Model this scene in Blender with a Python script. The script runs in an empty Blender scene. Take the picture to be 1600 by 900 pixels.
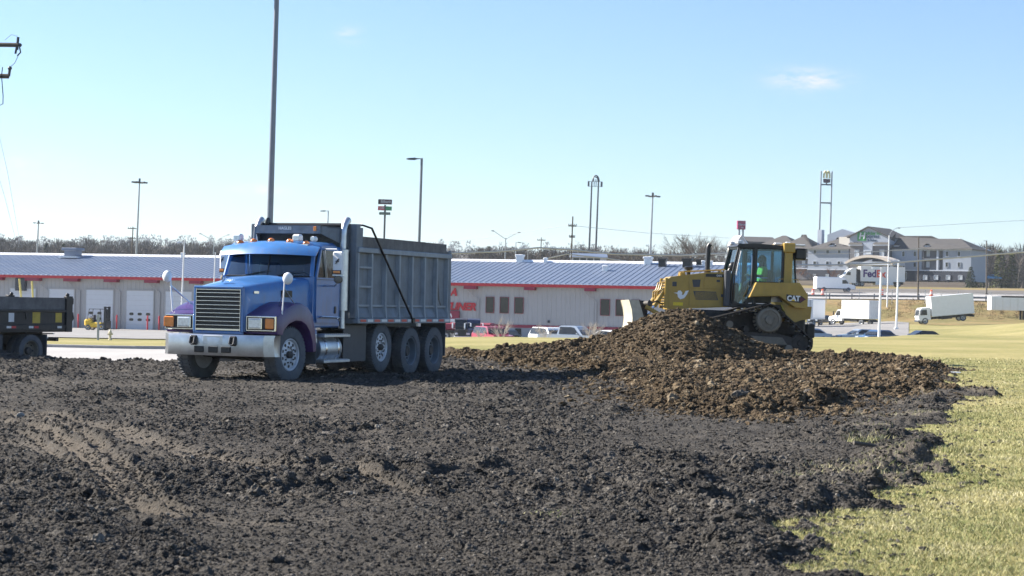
import bpy, bmesh, math, random
import numpy as np
from mathutils import Vector, Matrix
R = math.radians
random.seed(7); RNG = np.random.default_rng(11)
SC = bpy.context.scene
COL = SC.collection

# ------------------------------------------------------------------ camera
F = 3000.0; EYE = 1.6; ROLL = 0.021
PITCH = math.atan((472 - 450) / F)
cam_d = bpy.data.cameras.new("camera"); cam = bpy.data.objects.new("camera", cam_d); COL.objects.link(cam)
cam_d.sensor_width = 36.0; cam_d.lens = F / 1600 * 36.0
cam_d.clip_start = 0.1; cam_d.clip_end = 20000
cam.location = (0, 0, EYE)
cam.rotation_mode = 'QUATERNION'
cam.rotation_quaternion = (Matrix.Rotation(R(90) + PITCH, 3, 'X') @ Matrix.Rotation(ROLL, 3, 'Z')).to_quaternion()
cam_d.dof.use_dof = True; cam_d.dof.focus_distance = 33.0; cam_d.dof.aperture_fstop = 6.0
SC.camera = cam
_M = Matrix.Rotation(R(90) + PITCH, 3, 'X') @ Matrix.Rotation(ROLL, 3, 'Z')
_r, _u, _f = np.array(_M.col[0]), np.array(_M.col[1]), -np.array(_M.col[2])
_C = np.array([0, 0, EYE])
def ray(u, v): return _f + _r * (u - 800) / F - _u * (v - 450) / F
def at(u, v, Y):                      # the world point seen at photo pixel (u, v) at distance Y
    d = ray(u, v); return _C + d * (Y / d[1])
def onground(u, v, z=0.0):            # the world point seen at photo pixel (u, v) at height z
    d = ray(u, v); return _C + d * ((z - EYE) / d[2])

# ------------------------------------------------------------------ world, sun, exposure
SUN_EL, SUN_AZ = R(33), R(20)         # sun to the left, a little beyond the truck
sun_dir = Vector((-math.cos(SUN_AZ) * math.cos(SUN_EL), math.sin(SUN_AZ) * math.cos(SUN_EL), math.sin(SUN_EL)))
W = bpy.data.worlds.new("World"); SC.world = W; W.use_nodes = True
wn = W.node_tree.nodes; wl = W.node_tree.links; wn.clear()
sky = wn.new('ShaderNodeTexSky'); sky.sky_type = 'NISHITA'; sky.sun_disc = False
sky.sun_elevation = SUN_EL; sky.sun_rotation = math.atan2(sun_dir.x, sun_dir.y)
sky.altitude = 200; sky.air_density = 1.0; sky.dust_density = 0.35; sky.ozone_density = 3.0
bg = wn.new('ShaderNodeBackground'); bg.inputs[1].default_value = 0.052
wo = wn.new('ShaderNodeOutputWorld')
wb = wn.new('ShaderNodeMix'); wb.data_type = 'RGBA'; wb.blend_type = 'MULTIPLY'; wb.inputs[0].default_value = 1.0; wb.inputs[7].default_value = (0.94, 1.045, 1.20, 1)   # the camera's daylight white balance
wl.new(sky.outputs[0], wb.inputs[6])
def _m(op, a, b_=None, c=None):
    n = wn.new('ShaderNodeMath'); n.operation = op
    for k, v in enumerate((a, b_, c)):
        if v is None: continue
        if isinstance(v, (int, float)): n.inputs[k].default_value = v
        else: wl.new(v, n.inputs[k])
    return n.outputs[0]
wtc = wn.new('ShaderNodeTexCoord'); wsp = wn.new('ShaderNodeSeparateXYZ'); wl.new(wtc.outputs['Generated'], wsp.inputs[0])
fwd_ = _m('MAXIMUM', wsp.outputs[1], 0.05); azc = _m('DIVIDE', wsp.outputs[0], fwd_); elc = _m('DIVIDE', wsp.outputs[2], fwd_)
cmb = wn.new('ShaderNodeCombineXYZ'); wl.new(azc, cmb.inputs[0]); wl.new(elc, cmb.inputs[1])
cmp_ = wn.new('ShaderNodeMapping'); cmp_.inputs['Scale'].default_value = (1, 3.2, 1); cmp_.inputs['Rotation'].default_value = (0, 0, .15); wl.new(cmb.outputs[0], cmp_.inputs[0])
cn = wn.new('ShaderNodeTexNoise'); cn.inputs['Scale'].default_value = 75; cn.inputs['Detail'].default_value = 6; cn.inputs['Roughness'].default_value = .6; wl.new(cmp_.outputs[0], cn.inputs['Vector'])
csum = 0.0
for a0, e0, sa, se, st in ((.151, .119, .017, .005, 1.0), (-.088, .138, .006, .004, .45), (-.132, .056, .013, .0026, .7), (-.256, .066, .022, .005, .35)):   # a few thin wisps of cloud
    q = _m('ADD', _m('POWER', _m('DIVIDE', _m('SUBTRACT', azc, a0), sa), 2), _m('POWER', _m('DIVIDE', _m('SUBTRACT', elc, e0), se), 2))
    csum = _m('ADD', csum, _m('MULTIPLY', _m('EXPONENT', _m('MULTIPLY', q, -1)), st))
cfac = _m('MULTIPLY', csum, _m('MULTIPLY', _m('MAXIMUM', _m('SUBTRACT', cn.outputs[0], .36), 0.0), 4.0)); cfac = _m('MINIMUM', cfac, 0.8)
cmx = wn.new('ShaderNodeMix'); cmx.data_type = 'RGBA'; wl.new(cfac, cmx.inputs[0]); wl.new(wb.outputs[2], cmx.inputs[6]); cmx.inputs[7].default_value = (6.3, 6.2, 6.2, 1)
wl.new(cmx.outputs[2], bg.inputs[0]); wl.new(bg.outputs[0], wo.inputs[0])
sun_d = bpy.data.lights.new("sun", 'SUN'); sun_d.energy = 5.0; sun_d.angle = R(0.5); sun_d.color = (1.0, 0.93, 0.83)
sun_o = bpy.data.objects.new("sun", sun_d); COL.objects.link(sun_o)
sun_o.rotation_euler = sun_dir.to_track_quat('Z', 'Y').to_euler(); sun_o.location = (-60, 40, 80)
SC.view_settings.view_transform = 'Standard'; SC.view_settings.look = 'None'
SC.view_settings.gamma = 1.0; SC.view_settings.exposure = 1.55
SC.cycles.max_bounces = 6; SC.cycles.transparent_max_bounces = 12
SC.cycles.use_denoising = True

# ------------------------------------------------------------------ materials
def mat(name, col, rough=0.6, metal=0.0, var=0.12, scale=6.0, bump=0.0, bscale=40.0, spec=0.5, coat=0.0, dust=0.0, dcol=(0.17, 0.155, 0.135), emit=0.0, dz=1.0, rvar=0.0, streak=0.0):
    m = bpy.data.materials.new(name); m.use_nodes = True
    N, L = m.node_tree.nodes, m.node_tree.links
    p = N['Principled BSDF']
    p.inputs['Roughness'].default_value = rough; p.inputs['Metallic'].default_value = metal
    p.inputs['Specular IOR Level'].default_value = spec; p.inputs['Coat Weight'].default_value = coat
    p.inputs['Coat Roughness'].default_value = 0.08
    tc = N.new('ShaderNodeTexCoord')
    n1 = N.new('ShaderNodeTexNoise'); n1.inputs['Scale'].default_value = scale; n1.inputs['Detail'].default_value = 6; n1.inputs['Roughness'].default_value = 0.65
    L.new(tc.outputs['Object'], n1.inputs['Vector'])
    mr = N.new('ShaderNodeMapRange'); mr.inputs[1].default_value = 0.25; mr.inputs[2].default_value = 0.75
    mr.inputs[3].default_value = 1 - var; mr.inputs[4].default_value = 1 + var
    L.new(n1.outputs[0], mr.inputs[0])
    mx = N.new('ShaderNodeMix'); mx.data_type = 'RGBA'; mx.blend_type = 'MULTIPLY'; mx.inputs[0].default_value = 1.0
    mx.inputs[6].default_value = (*col, 1)
    L.new(mr.outputs[0], mx.inputs[7])
    out = mx.outputs[2]
    if streak > 0:                    # run-down streaks of wear
        mp = N.new('ShaderNodeMapping'); mp.inputs['Scale'].default_value = (14, 14, 1.1); L.new(tc.outputs['Object'], mp.inputs[0])
        n3 = N.new('ShaderNodeTexNoise'); n3.inputs['Scale'].default_value = 1.0; n3.inputs['Detail'].default_value = 5; L.new(mp.outputs[0], n3.inputs['Vector'])
        m3 = N.new('ShaderNodeMapRange'); m3.inputs[1].default_value = 0.52; m3.inputs[2].default_value = 0.75; m3.inputs[3].default_value = 0; m3.inputs[4].default_value = streak
        L.new(n3.outputs[0], m3.inputs[0])
        x3 = N.new('ShaderNodeMix'); x3.data_type = 'RGBA'; L.new(m3.outputs[0], x3.inputs[0]); L.new(out, x3.inputs[6]); x3.inputs[7].default_value = (*dcol, 1)
        out = x3.outputs[2]
    if dust > 0:                      # dried mud splashed from below
        sp = N.new('ShaderNodeSeparateXYZ'); L.new(tc.outputs['Object'], sp.inputs[0])
        m2 = N.new('ShaderNodeMapRange'); m2.inputs[1].default_value = dz; m2.inputs[2].default_value = 0.0; m2.inputs[3].default_value = 0.0; m2.inputs[4].default_value = 1.0
        L.new(sp.outputs[2], m2.inputs[0])
        n2 = N.new('ShaderNodeTexNoise'); n2.inputs['Scale'].default_value = 5; n2.inputs['Detail'].default_value = 8; L.new(tc.outputs['Object'], n2.inputs['Vector'])
        ad = N.new('ShaderNodeMath'); ad.operation = 'MULTIPLY_ADD'; L.new(n2.outputs[0], ad.inputs[0]); ad.inputs[1].default_value = 1.5; ad.inputs[2].default_value = -0.45
        ml = N.new('ShaderNodeMath'); ml.operation = 'MULTIPLY'; ml.use_clamp = True; L.new(ad.outputs[0], ml.inputs[0])
        m4 = N.new('ShaderNodeMath'); m4.operation = 'MULTIPLY_ADD'; m4.use_clamp = True; L.new(m2.outputs[0], m4.inputs[0]); m4.inputs[1].default_value = dust; m4.inputs[2].default_value = dust * 0.25
        L.new(m4.outputs[0], ml.inputs[1])
        x2 = N.new('ShaderNodeMix'); x2.data_type = 'RGBA'; L.new(ml.outputs[0], x2.inputs[0]); L.new(out, x2.inputs[6]); x2.inputs[7].default_value = (*dcol, 1)
        out = x2.outputs[2]
        r2 = N.new('ShaderNodeMapRange'); r2.inputs[3].default_value = rough; r2.inputs[4].default_value = 0.85; L.new(ml.outputs[0], r2.inputs[0]); L.new(r2.outputs[0], p.inputs['Roughness'])
    elif rvar > 0:
        r2 = N.new('ShaderNodeMapRange'); r2.inputs[1].default_value = .3; r2.inputs[2].default_value = .7; r2.inputs[3].default_value = max(0.02, rough - rvar); r2.inputs[4].default_value = rough + rvar
        L.new(n1.outputs[0], r2.inputs[0]); L.new(r2.outputs[0], p.inputs['Roughness'])
    L.new(out, p.inputs['Base Color'])
    if bump > 0:
        n4 = N.new('ShaderNodeTexNoise'); n4.inputs['Scale'].default_value = bscale; n4.inputs['Detail'].default_value = 5; L.new(tc.outputs['Object'], n4.inputs['Vector'])
        b = N.new('ShaderNodeBump'); b.inputs['Strength'].default_value = bump; b.inputs['Distance'].default_value = 0.02
        L.new(n4.outputs[0], b.inputs['Height']); L.new(b.outputs[0], p.inputs['Normal'])
    if emit > 0:
        p.inputs['Emission Color'].default_value = (*col, 1); p.inputs['Emission Strength'].default_value = emit
    return m
def glass(name, tint=(0.75, 0.85, 0.9), thru=0.8):
    m = bpy.data.materials.new(name); m.use_nodes = True
    N, L = m.node_tree.nodes, m.node_tree.links; N.clear()
    o = N.new('ShaderNodeOutputMaterial'); t = N.new('ShaderNodeBsdfTransparent'); t.inputs[0].default_value = (*[c * thru for c in tint], 1)
    g = N.new('ShaderNodeBsdfGlossy'); g.inputs['Roughness'].default_value = 0.03; g.inputs[0].default_value = (0.95, 0.97, 1, 1)
    lw = N.new('ShaderNodeFresnel'); lw.inputs[0].default_value = 1.6
    tc = N.new('ShaderNodeTexCoord'); n = N.new('ShaderNodeTexNoise'); n.inputs['Scale'].default_value = 3; L.new(tc.outputs['Object'], n.inputs['Vector'])
    b = N.new('ShaderNodeBump'); b.inputs['Strength'].default_value = 0.05; b.inputs['Distance'].default_value = 0.05; L.new(n.outputs[0], b.inputs['Height']); L.new(b.outputs[0], g.inputs['Normal'])
    mx = N.new('ShaderNodeMixShader'); L.new(lw.outputs[0], mx.inputs[0]); L.new(t.outputs[0], mx.inputs[1]); L.new(g.outputs[0], mx.inputs[2]); L.new(mx.outputs[0], o.inputs[0])
    return m
M = {}
M['blue'] = mat('blue_truck_paint', (0.042, 0.175, 0.45), 0.32, coat=0.45, var=0.18, scale=2.2, streak=.28, dust=0.65, dz=2.0, bump=.06, bscale=3, rvar=0.05)
M['purple'] = mat('purple_fender_paint', (0.05, 0.016, 0.10), 0.35, coat=0.25, var=0.35, scale=3, streak=.2, dust=0.12, dz=1.3, dcol=(.10, .13, .26))
M['chrome'] = mat('polished_metal', (0.72, 0.73, 0.75), 0.16, 1.0, var=0.12, scale=5, rvar=0.08, dust=0.15, dz=1.0)
M['alum'] = mat('worn_aluminium', (0.62, 0.64, 0.66), 0.38, 0.9, var=0.15, scale=9, rvar=0.1, dust=0.35, dz=1.4)
M['wheelwhite'] = mat('pale_disc_wheel', (0.62, 0.64, 0.68), 0.45, 0.25, var=0.15, scale=9, dust=0.3, dz=1.0)
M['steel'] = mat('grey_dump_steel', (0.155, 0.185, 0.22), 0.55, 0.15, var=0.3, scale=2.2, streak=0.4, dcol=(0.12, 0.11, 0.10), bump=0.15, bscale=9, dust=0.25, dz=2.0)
M['steel_lit'] = mat('lit_tone_dump_steel', (0.235, 0.275, 0.32), 0.5, 0.15, var=0.22, scale=3, streak=0.3, dcol=(0.14, 0.13, 0.12))  # same dump steel, the light on rails and ribs painted in as a paler tone
M['dark'] = mat('black_chassis_metal', (0.018, 0.018, 0.02), 0.6, var=0.35, scale=8, dust=0.45, dz=1.3)
M['black'] = mat('black_paint', (0.012, 0.012, 0.014), 0.4, var=0.2)
M['rubber'] = mat('dusty_tyre_rubber', (0.075, 0.085, 0.10), 0.75, var=0.3, scale=7, dust=0.8, dz=0.6, dcol=(0.17, 0.17, 0.17), bump=0.2, bscale=30)
M['wood'] = mat('weathered_board', (0.15, 0.145, 0.14), 0.85, var=0.4, scale=4, bump=0.35, bscale=20, streak=0.3, dcol=(.05, .05, .05))
M['glass'] = glass('window_glass', (0.58, 0.80, 0.92), 0.9)
M['lampglass'] = mat('headlamp_lens', (0.6, 0.66, 0.72), 0.12, 0.3, var=0.25, scale=25, coat=0.8)
M['amber'] = mat('amber_lens', (0.75, 0.22, 0.03), 0.25, var=0.2, coat=0.6)
M['white'] = mat('white_paint', (0.78, 0.79, 0.80), 0.4, var=0.05, scale=3, coat=0.2)
M['whitedirty'] = mat('worn_white_paint', (0.72, 0.72, 0.70), 0.45, var=0.12, scale=4, streak=0.15)
M['red'] = mat('red_reflector', (0.55, 0.03, 0.04), 0.3, var=0.2)
M['seat'] = mat('grey_seat_fabric', (0.05, 0.05, 0.06), 0.9, var=0.2)
M['yellow'] = mat('machine_yellow_paint', (0.38, 0.235, 0.028), 0.42, var=0.16, scale=4, coat=0.25, streak=0.25, dcol=(0.22, 0.17, 0.10), dust=0.25, dz=1.6)
M['track'] = mat('muddy_track_steel', (0.045, 0.04, 0.036), 0.65, 0.25, var=0.5, scale=8, bump=0.5, bscale=14)
M['grouser'] = mat('bright_worn_grouser', (0.60, 0.57, 0.52), 0.4, 0.3, var=0.3, scale=12)
M['blade'] = mat('scoured_blade_steel', (0.46, 0.42, 0.33), 0.5, 0.15, var=0.2, scale=5, streak=0.4, dcol=(0.35, 0.3, 0.2))
M['dirtymetal'] = mat('dusty_sprocket_steel', (0.20, 0.18, 0.145), 0.8, 0.1, var=0.3, scale=6, bump=0.3, bscale=12)
M['darkgrey'] = mat('dark_grey_paint', (0.05, 0.055, 0.065), 0.5, var=0.2)
M['bumper'] = mat('scuffed_bumper_metal', (0.50, 0.51, 0.53), 0.28, 0.9, var=0.2, scale=4, rvar=0.1, dust=0.3, dz=1.1)
M['poleslate'] = mat('slate_painted_pole', (.17, .19, .225), .45, .3, var=.1)
M['pole'] = mat('galvanised_pole', (0.33, 0.35, 0.37), 0.45, 0.6, var=0.12, scale=3)
M['polewood'] = mat('utility_pole_timber', (0.10, 0.085, 0.07), 0.9, var=0.3, scale=5, bump=0.3, bscale=12)
M['cable'] = mat('pale_cable_sheath', (0.42, 0.41, 0.39), 0.6, var=0.1)
M['cablethin'] = mat('thin_wire', (0.25, 0.26, 0.28), 0.6, var=0.1)

# ------------------------------------------------------------------ mesh builder
def rotm(ax, deg): return Matrix.Rotation(R(deg), 4, ax)
class MB:
    def __init__(s): s.v = []; s.f = []; s.m = []
    def add(s, vs, fs, m=0, T=None):
        o = len(s.v)
        if T is not None: vs = [tuple(T @ Vector(p)) for p in vs]
        s.v += [tuple(p) for p in vs]; s.f += [tuple(i + o for i in q) for q in fs]; s.m += [m] * len(fs); return s
    def box(s, x0, y0, z0, x1, y1, z1, m=0, b=0.0, T=None):
        x0, x1 = min(x0, x1), max(x0, x1); y0, y1 = min(y0, y1), max(y0, y1); z0, z1 = min(z0, z1), max(z0, z1)
        if b <= 0:
            v = [(x, y, z) for x in (x0, x1) for y in (y0, y1) for z in (z0, z1)]
            return s.add(v, [(0, 1, 3, 2), (4, 6, 7, 5), (0, 4, 5, 1), (2, 3, 7, 6), (0, 2, 6, 4), (1, 5, 7, 3)], m, T)
        b = min(b, (x1 - x0) / 2.01, (y1 - y0) / 2.01, (z1 - z0) / 2.01)
        v = []; idx = {}
        for i, x in enumerate((x0, x1)):
            for j, y in enumerate((y0, y1)):
                for k, z in enumerate((z0, z1)):
                    sx, sy, sz = (b, -b)[i], (b, -b)[j], (b, -b)[k]
                    for a, p in enumerate(((x, y + sy, z + sz), (x + sx, y, z + sz), (x + sx, y + sy, z))):
                        idx[i, j, k, a] = len(v); v.append(p)
        f = []
        for i in (0, 1):
            f.append([idx[i, j, k, 0] for j, k in ((0, 0), (0, 1), (1, 1), (1, 0))])
            f.append([idx[j, i, k, 1] for j, k in ((0, 0), (0, 1), (1, 1), (1, 0))])
            f.append([idx[j, k, i, 2] for j, k in ((0, 0), (0, 1), (1, 1), (1, 0))])
        for i in (0, 1):
            for j in (0, 1):
                f.append([idx[i, j, 0, 0], idx[i, j, 1, 0], idx[i, j, 1, 1], idx[i, j, 0, 1]])
                f.append([idx[i, 0, j, 0], idx[i, 1, j, 0], idx[i, 1, j, 2], idx[i, 0, j, 2]])
                f.append([idx[0, i, j, 1], idx[1, i, j, 1], idx[1, i, j, 2], idx[0, i, j, 2]])
                for k in (0, 1): f.append([idx[i, j, k, 0], idx[i, j, k, 1], idx[i, j, k, 2]])
        return s.add(v, f, m, T)
    def cbox(s, c, d, m=0, b=0.0, T=None):
        return s.box(c[0] - d[0] / 2, c[1] - d[1] / 2, c[2] - d[2] / 2, c[0] + d[0] / 2, c[1] + d[1] / 2, c[2] + d[2] / 2, m, b, T)
    def prism(s, poly, ax, a, b, m=0, T=None):   # poly in the two other axes, in x,y,z order
        def P(p, t): return {'x': (t, p[0], p[1]), 'y': (p[0], t, p[1]), 'z': (p[0], p[1], t)}[ax]
        n = len(poly); v = [P(p, a) for p in poly] + [P(p, b) for p in poly]
        f = [tuple(range(n))[::-1], tuple(range(n, 2 * n))] + [(i, (i + 1) % n, n + (i + 1) % n, n + i) for i in range(n)]
        return s.add(v, f, m, T)
    def loft(s, rings, m=0, closed=True, caps=True, T=None):
        n = len(rings[0]); v = [p for r in rings for p in r]; f = []
        for i in range(len(rings) - 1):
            for j in range(n if closed else n - 1):
                k = (j + 1) % n; f.append((i * n + j, i * n + k, (i + 1) * n + k, (i + 1) * n + j))
        if caps and closed: f += [tuple(range(n))[::-1], tuple(range((len(rings) - 1) * n, len(rings) * n))]
        return s.add(v, f, m, T)
    def tube(s, pts, r, n=8, m=0, caps=True, T=None):
        pts = [Vector(p) for p in pts]; rs = r if isinstance(r, (list, tuple)) else [r] * len(pts); rings = []; pu = None
        for i, p in enumerate(pts):
            d = (pts[min(i + 1, len(pts) - 1)] - pts[max(i - 1, 0)]).normalized()
            if pu is None: u = d.orthogonal().normalized()
            else:
                u = pu - d * pu.dot(d); u = u.normalized() if u.length > 1e-6 else d.orthogonal().normalized()
            pu = u; w = d.cross(u)
            rings.append([tuple(p + (u * math.cos(2 * math.pi * k / n) + w * math.sin(2 * math.pi * k / n)) * rs[i]) for k in range(n)])
        return s.loft(rings, m, True, caps, T)
    def lathe(s, prof, c=(0, 0, 0), ax='x', n=24, m=0, caps=True, T=None):   # prof [(radius, along)]
        rings = []
        for r, h in prof:
            q = []
            for k in range(n):
                a = 2 * math.pi * k / n; ca, sa = r * math.cos(a), r * math.sin(a)
                q.append({'x': (c[0] + h, c[1] + ca, c[2] + sa), 'y': (c[0] + ca, c[1] + h, c[2] + sa), 'z': (c[0] + ca, c[1] + sa, c[2] + h)}[ax])
            rings.append(q)
        return s.loft(rings, m, True, caps, T)
    def ball(s, c, r, n=12, k=8, m=0, T=None):
        r = r if isinstance(r, (list, tuple)) else (r, r, r)
        rings = [[(c[0] + r[0] * math.sin(math.pi * (i + .001) / (k + .002)) * math.cos(2 * math.pi * j / n), c[1] + r[1] * math.sin(math.pi * (i + .001) / (k + .002)) * math.sin(2 * math.pi * j / n), c[2] + r[2] * math.cos(math.pi * i / k)) for j in range(n)] for i in range(k + 1)]
        return s.loft(rings, m, True, True, T)
    def quad(s, a, b, c, d, m=0): return s.add([a, b, c, d], [(0, 1, 2, 3)], m)
    def mesh(s, name, mats, smooth=35, recalc=True):
        me = bpy.data.meshes.new(name); me.from_pydata(s.v, [], s.f)
        for k in (mats if isinstance(mats, (list, tuple)) else [mats]): me.materials.append(M[k] if isinstance(k, str) else k)
        me.polygons.foreach_set('material_index', s.m)
        if recalc:
            bm = bmesh.new(); bm.from_mesh(me); bmesh.ops.recalc_face_normals(bm, faces=bm.faces); bm.to_mesh(me); bm.free()
        if smooth:
            me.polygons.foreach_set('use_smooth', [True] * len(me.polygons)); me.set_sharp_from_angle(angle=R(smooth))
        me.update(); return me
    def build(s, name, mats, parent=None, smooth=35, recalc=True):
        o = bpy.data.objects.new(name, s.mesh(name, mats, smooth, recalc)); COL.objects.link(o)
        if parent is not None: o.parent = parent
        return o
def tag(o, label=None, cat=None, group=None, kind=None):
    for k, v in (('label', label), ('category', cat), ('group', group), ('kind', kind)):
        if v: o[k] = v
    return o
def thing(name, label, cat, loc=(0, 0, 0), rz=0.0, group=None, rx=0, ry=0):
    o = bpy.data.objects.new(name, None); COL.objects.link(o); o.empty_display_size = 0.3
    o.location = loc; o.rotation_euler = (R(rx), R(ry), R(rz)); return tag(o, label, cat, group)
def empty(name, parent, loc=(0, 0, 0), rz=0.0):
    o = bpy.data.objects.new(name, None); COL.objects.link(o); o.parent = parent; o.location = loc; o.rotation_euler = (0, 0, R(rz)); return o
def clone(o, parent=None):
    c = o.copy(); COL.objects.link(c)
    if parent is not None: c.parent = parent
    for ch in [k for k in SC.objects if k.parent == o]: clone(ch, c)
    return c
def part(name, mats, parent, fn, smooth=35):
    b = MB(); fn(b); return b.build(name, mats, parent, smooth)
def text(name, body, parent, size, loc, rot, material, bold=0.0, shear=0.0, depth=0.01, align='CENTER', sx=1.0):
    cu = bpy.data.curves.new(name, 'FONT'); cu.body = body; cu.size = size; cu.offset = bold; cu.shear = shear; cu.extrude = depth
    cu.align_x = align; cu.align_y = 'CENTER'; cu.resolution_u = 3
    cu.materials.append(M[material] if isinstance(material, str) else material)
    tmp = bpy.data.objects.new(name, cu); me = bpy.data.meshes.new_from_object(tmp); bpy.data.objects.remove(tmp)
    if not me.materials: me.materials.append(M[material] if isinstance(material, str) else material)
    o = bpy.data.objects.new(name, me); COL.objects.link(o); o.parent = parent; o.location = loc; o.rotation_euler = tuple(R(a) for a in rot); o.scale = (sx, 1, 1)
    return o
# ------------------------------------------------------------------ terrain
def hash2(ix, iy, seed):
    h = (ix.astype(np.int64) * 374761393 + iy.astype(np.int64) * 668265263 + seed * 1442695041) & 0x7fffffff
    h = ((h ^ (h >> 13)) * 1274126177) & 0x7fffffff
    return ((h ^ (h >> 16)) & 0xffff) / 65535.0
def vnoise(x, y, seed=0):             # value noise 0..1
    ix, iy = np.floor(x), np.floor(y); fx, fy = x - ix, y - iy
    ux, uy = fx * fx * (3 - 2 * fx), fy * fy * (3 - 2 * fy)
    a, b, c, d = hash2(ix, iy, seed), hash2(ix + 1, iy, seed), hash2(ix, iy + 1, seed), hash2(ix + 1, iy + 1, seed)
    return (a * (1 - ux) + b * ux) * (1 - uy) + (c * (1 - ux) + d * ux) * uy
def fbm(x, y, oct=4, seed=0, gain=0.5):
    t = np.zeros_like(x); a = 1.0; s = 0
    for i in range(oct):
        c, sn = math.cos(i * 0.7 + 0.3), math.sin(i * 0.7 + 0.3)
        t += a * vnoise((c * x - sn * y) * 2 ** i + 17.3 * i, (sn * x + c * y) * 2 ** i - 9.1 * i, seed + i); s += a; a *= gain
    return t / s
def bumps(x, y, seed=0, fill=0.7):    # scattered rounded lumps, 0..1 (cellular)
    ix, iy = np.floor(x), np.floor(y); best = np.zeros_like(x)
    for dx in (-1, 0, 1):
        for dy in (-1, 0, 1):
            jx, jy = ix + dx, iy + dy
            px, py = jx + hash2(jx, jy, seed), jy + hash2(jx, jy, seed + 5)
            rr = 0.25 + 0.55 * hash2(jx, jy, seed + 9) ** 1.5
            d2 = ((x - px) ** 2 + (y - py) ** 2) / (rr * rr)
            best = np.maximum(best, np.sqrt(np.clip(1 - d2, 0, 1)) * rr * (hash2(jx, jy, seed + 13) < fill))
    return best
def sstep(a, b, x):
    t = np.clip((x - a) / (b - a), 0, 1); return t * t * (3 - 2 * t)
PROF_U = [-0.20, -0.12, 0.0, 0.15, 0.22, 0.30]
FAR = [(540, 8.0), (700, 10.5), (900, 17), (1300, 26), (2000, 43), (2700, 66), (3600, 74), (6000, 60)]
PROF = [
    [(0, 0), (44, 0), (50, -.25), (62, -.25), (68, -.3), (101, -.8), (200, -2.28), (250, -2.3), (330, -1.0), (420, 2)],
    [(0, 0), (47, 0), (54, -.2), (62, -.22), (70, -.25), (101, -.7), (200, -2.28), (250, -2.3), (330, -1.0), (420, 2)],
    [(0, 0), (50, 0), (70, 0), (87, 0.0), (95, -.12), (118, -1.6), (142, -2.28), (240, -2.3), (330, -.5), (420, 2.5)],
    [(0, 0), (50, 0.05), (90, .06), (104, .06), (112, -.1), (140, -1.6), (195, -1.95), (225, -1.0), (285, -.9), (306, 2.9), (335, 4.5), (350, 5.2), (420, 6.4)],
    [(0, 0), (50, 0.08), (100, .10), (122, .10), (131, -.05), (150, -1.5), (195, -1.9), (222, -.9), (262, -.3), (288, 0.1), (306, 3.1), (335, 4.8), (350, 5.5), (420, 6.8)],
    [(0, 0), (50, 0.10), (100, .12), (145, .15), (155, .02), (178, -.7), (205, .15), (232, 1.05), (258, .5), (290, 0.1), (308, 3.2), (335, 4.9), (350, 5.6), (420, 7.0)],
]
def base(X, Y):
    Yc = np.maximum(Y, 1.0); u = np.clip(X / Yc, PROF_U[0], PROF_U[-1])
    cols = [np.interp(Y, [p[0] for p in pr + FAR], [p[1] for p in pr + FAR]) for pr in PROF]
    z = np.zeros_like(X)
    for k in range(len(PROF_U) - 1):
        a, b = PROF_U[k], PROF_U[k + 1]; t = sstep(a, b, u)
        m = (u >= a) & (u <= b); z = np.where(m, cols[k] * (1 - t) + cols[k + 1] * t, z)
    far = sstep(600, 1500, Y)
    return z + far * (fbm(X / 420, Y / 420, 3, 3) - .5) * 14
def poly_sd(X, Y, P):                 # signed distance, positive inside
    P = np.array(P); n = len(P); d = np.full(X.shape, 1e9); ins = np.zeros(X.shape, bool)
    for i in range(n):
        a, b = P[i], P[(i + 1) % n]; e = b - a; L2 = e @ e
        t = np.clip(((X - a[0]) * e[0] + (Y - a[1]) * e[1]) / L2, 0, 1)
        d = np.minimum(d, np.hypot(X - a[0] - t * e[0], Y - a[1] - t * e[1]))
        c = (a[1] > Y) != (b[1] > Y)
        with np.errstate(divide='ignore', invalid='ignore'):
            ins ^= c & (X < e[0] * (Y - a[1]) / (e[1] if e[1] != 0 else 1e-9) + a[0])
    return np.where(ins, d, -d)
def line_d(X, Y, P):                  # distance to a polyline, and the position along it
    d = np.full(X.shape, 1e9); s = np.zeros(X.shape); acc = 0
    for a, b in zip(P[:-1], P[1:]):
        a = np.array(a); b = np.array(b); e = b - a; L = math.hypot(*e)
        t = np.clip(((X - a[0]) * e[0] + (Y - a[1]) * e[1]) / L ** 2, 0, 1)
        q = np.hypot(X - a[0] - t * e[0], Y - a[1] - t * e[1]); m = q < d
        d = np.where(m, q, d); s = np.where(m, acc + t * L, s); acc += L
    return d, s
def G(*pts): return [tuple(onground(u, v)[:2]) for u, v in pts]
# dug soil: its right edge against the lawn, its back edge behind the pile, its left edge by the road
SOIL = [(-60, 2), (1.55, 2)] + G((1255, 905), (1300, 862), (1300, 805), (1345, 778), (1450, 748), (1480, 722), (1440, 690), (1480, 650), (1530, 622), (1470, 590)) + \
       [(11.5, 50.5), (10.6, 53.5), (4, 55.5), (1.2, 57), (-2.2, 58.5), (-5, 56), (-7.0, 50.8), (-9.5, 49.4), (-13, 47.8), (-20, 46.5), (-60, 46)]
PILE = G((900, 588), (985, 607), (1030, 640), (1110, 655), (1200, 662), (1290, 645), (1390, 628), (1475, 618), (1462, 592)) + [(11.3, 49.5), (10.9, 52.6), (4, 53.8), (1.2, 54.6), (-2.2, 56), (-2.6, 53.5), (-1, 50.5), (0.5, 47.6), (1.6, 43.5), (1.9, 39.5)]
CREST_X = [-2.6, -1.67, 0.0, 1.0, 1.9, 2.67, 3.33, 3.85, 4.3, 4.75, 5.1, 5.7, 6.3, 7.1, 8.2, 9.4, 10.9]
CREST_Z = [0.0, .22, .40, .50, .58, .82, 1.15, 1.36, 1.44, 1.41, 1.28, .96, .67, .40, .37, .32, .24]
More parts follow.
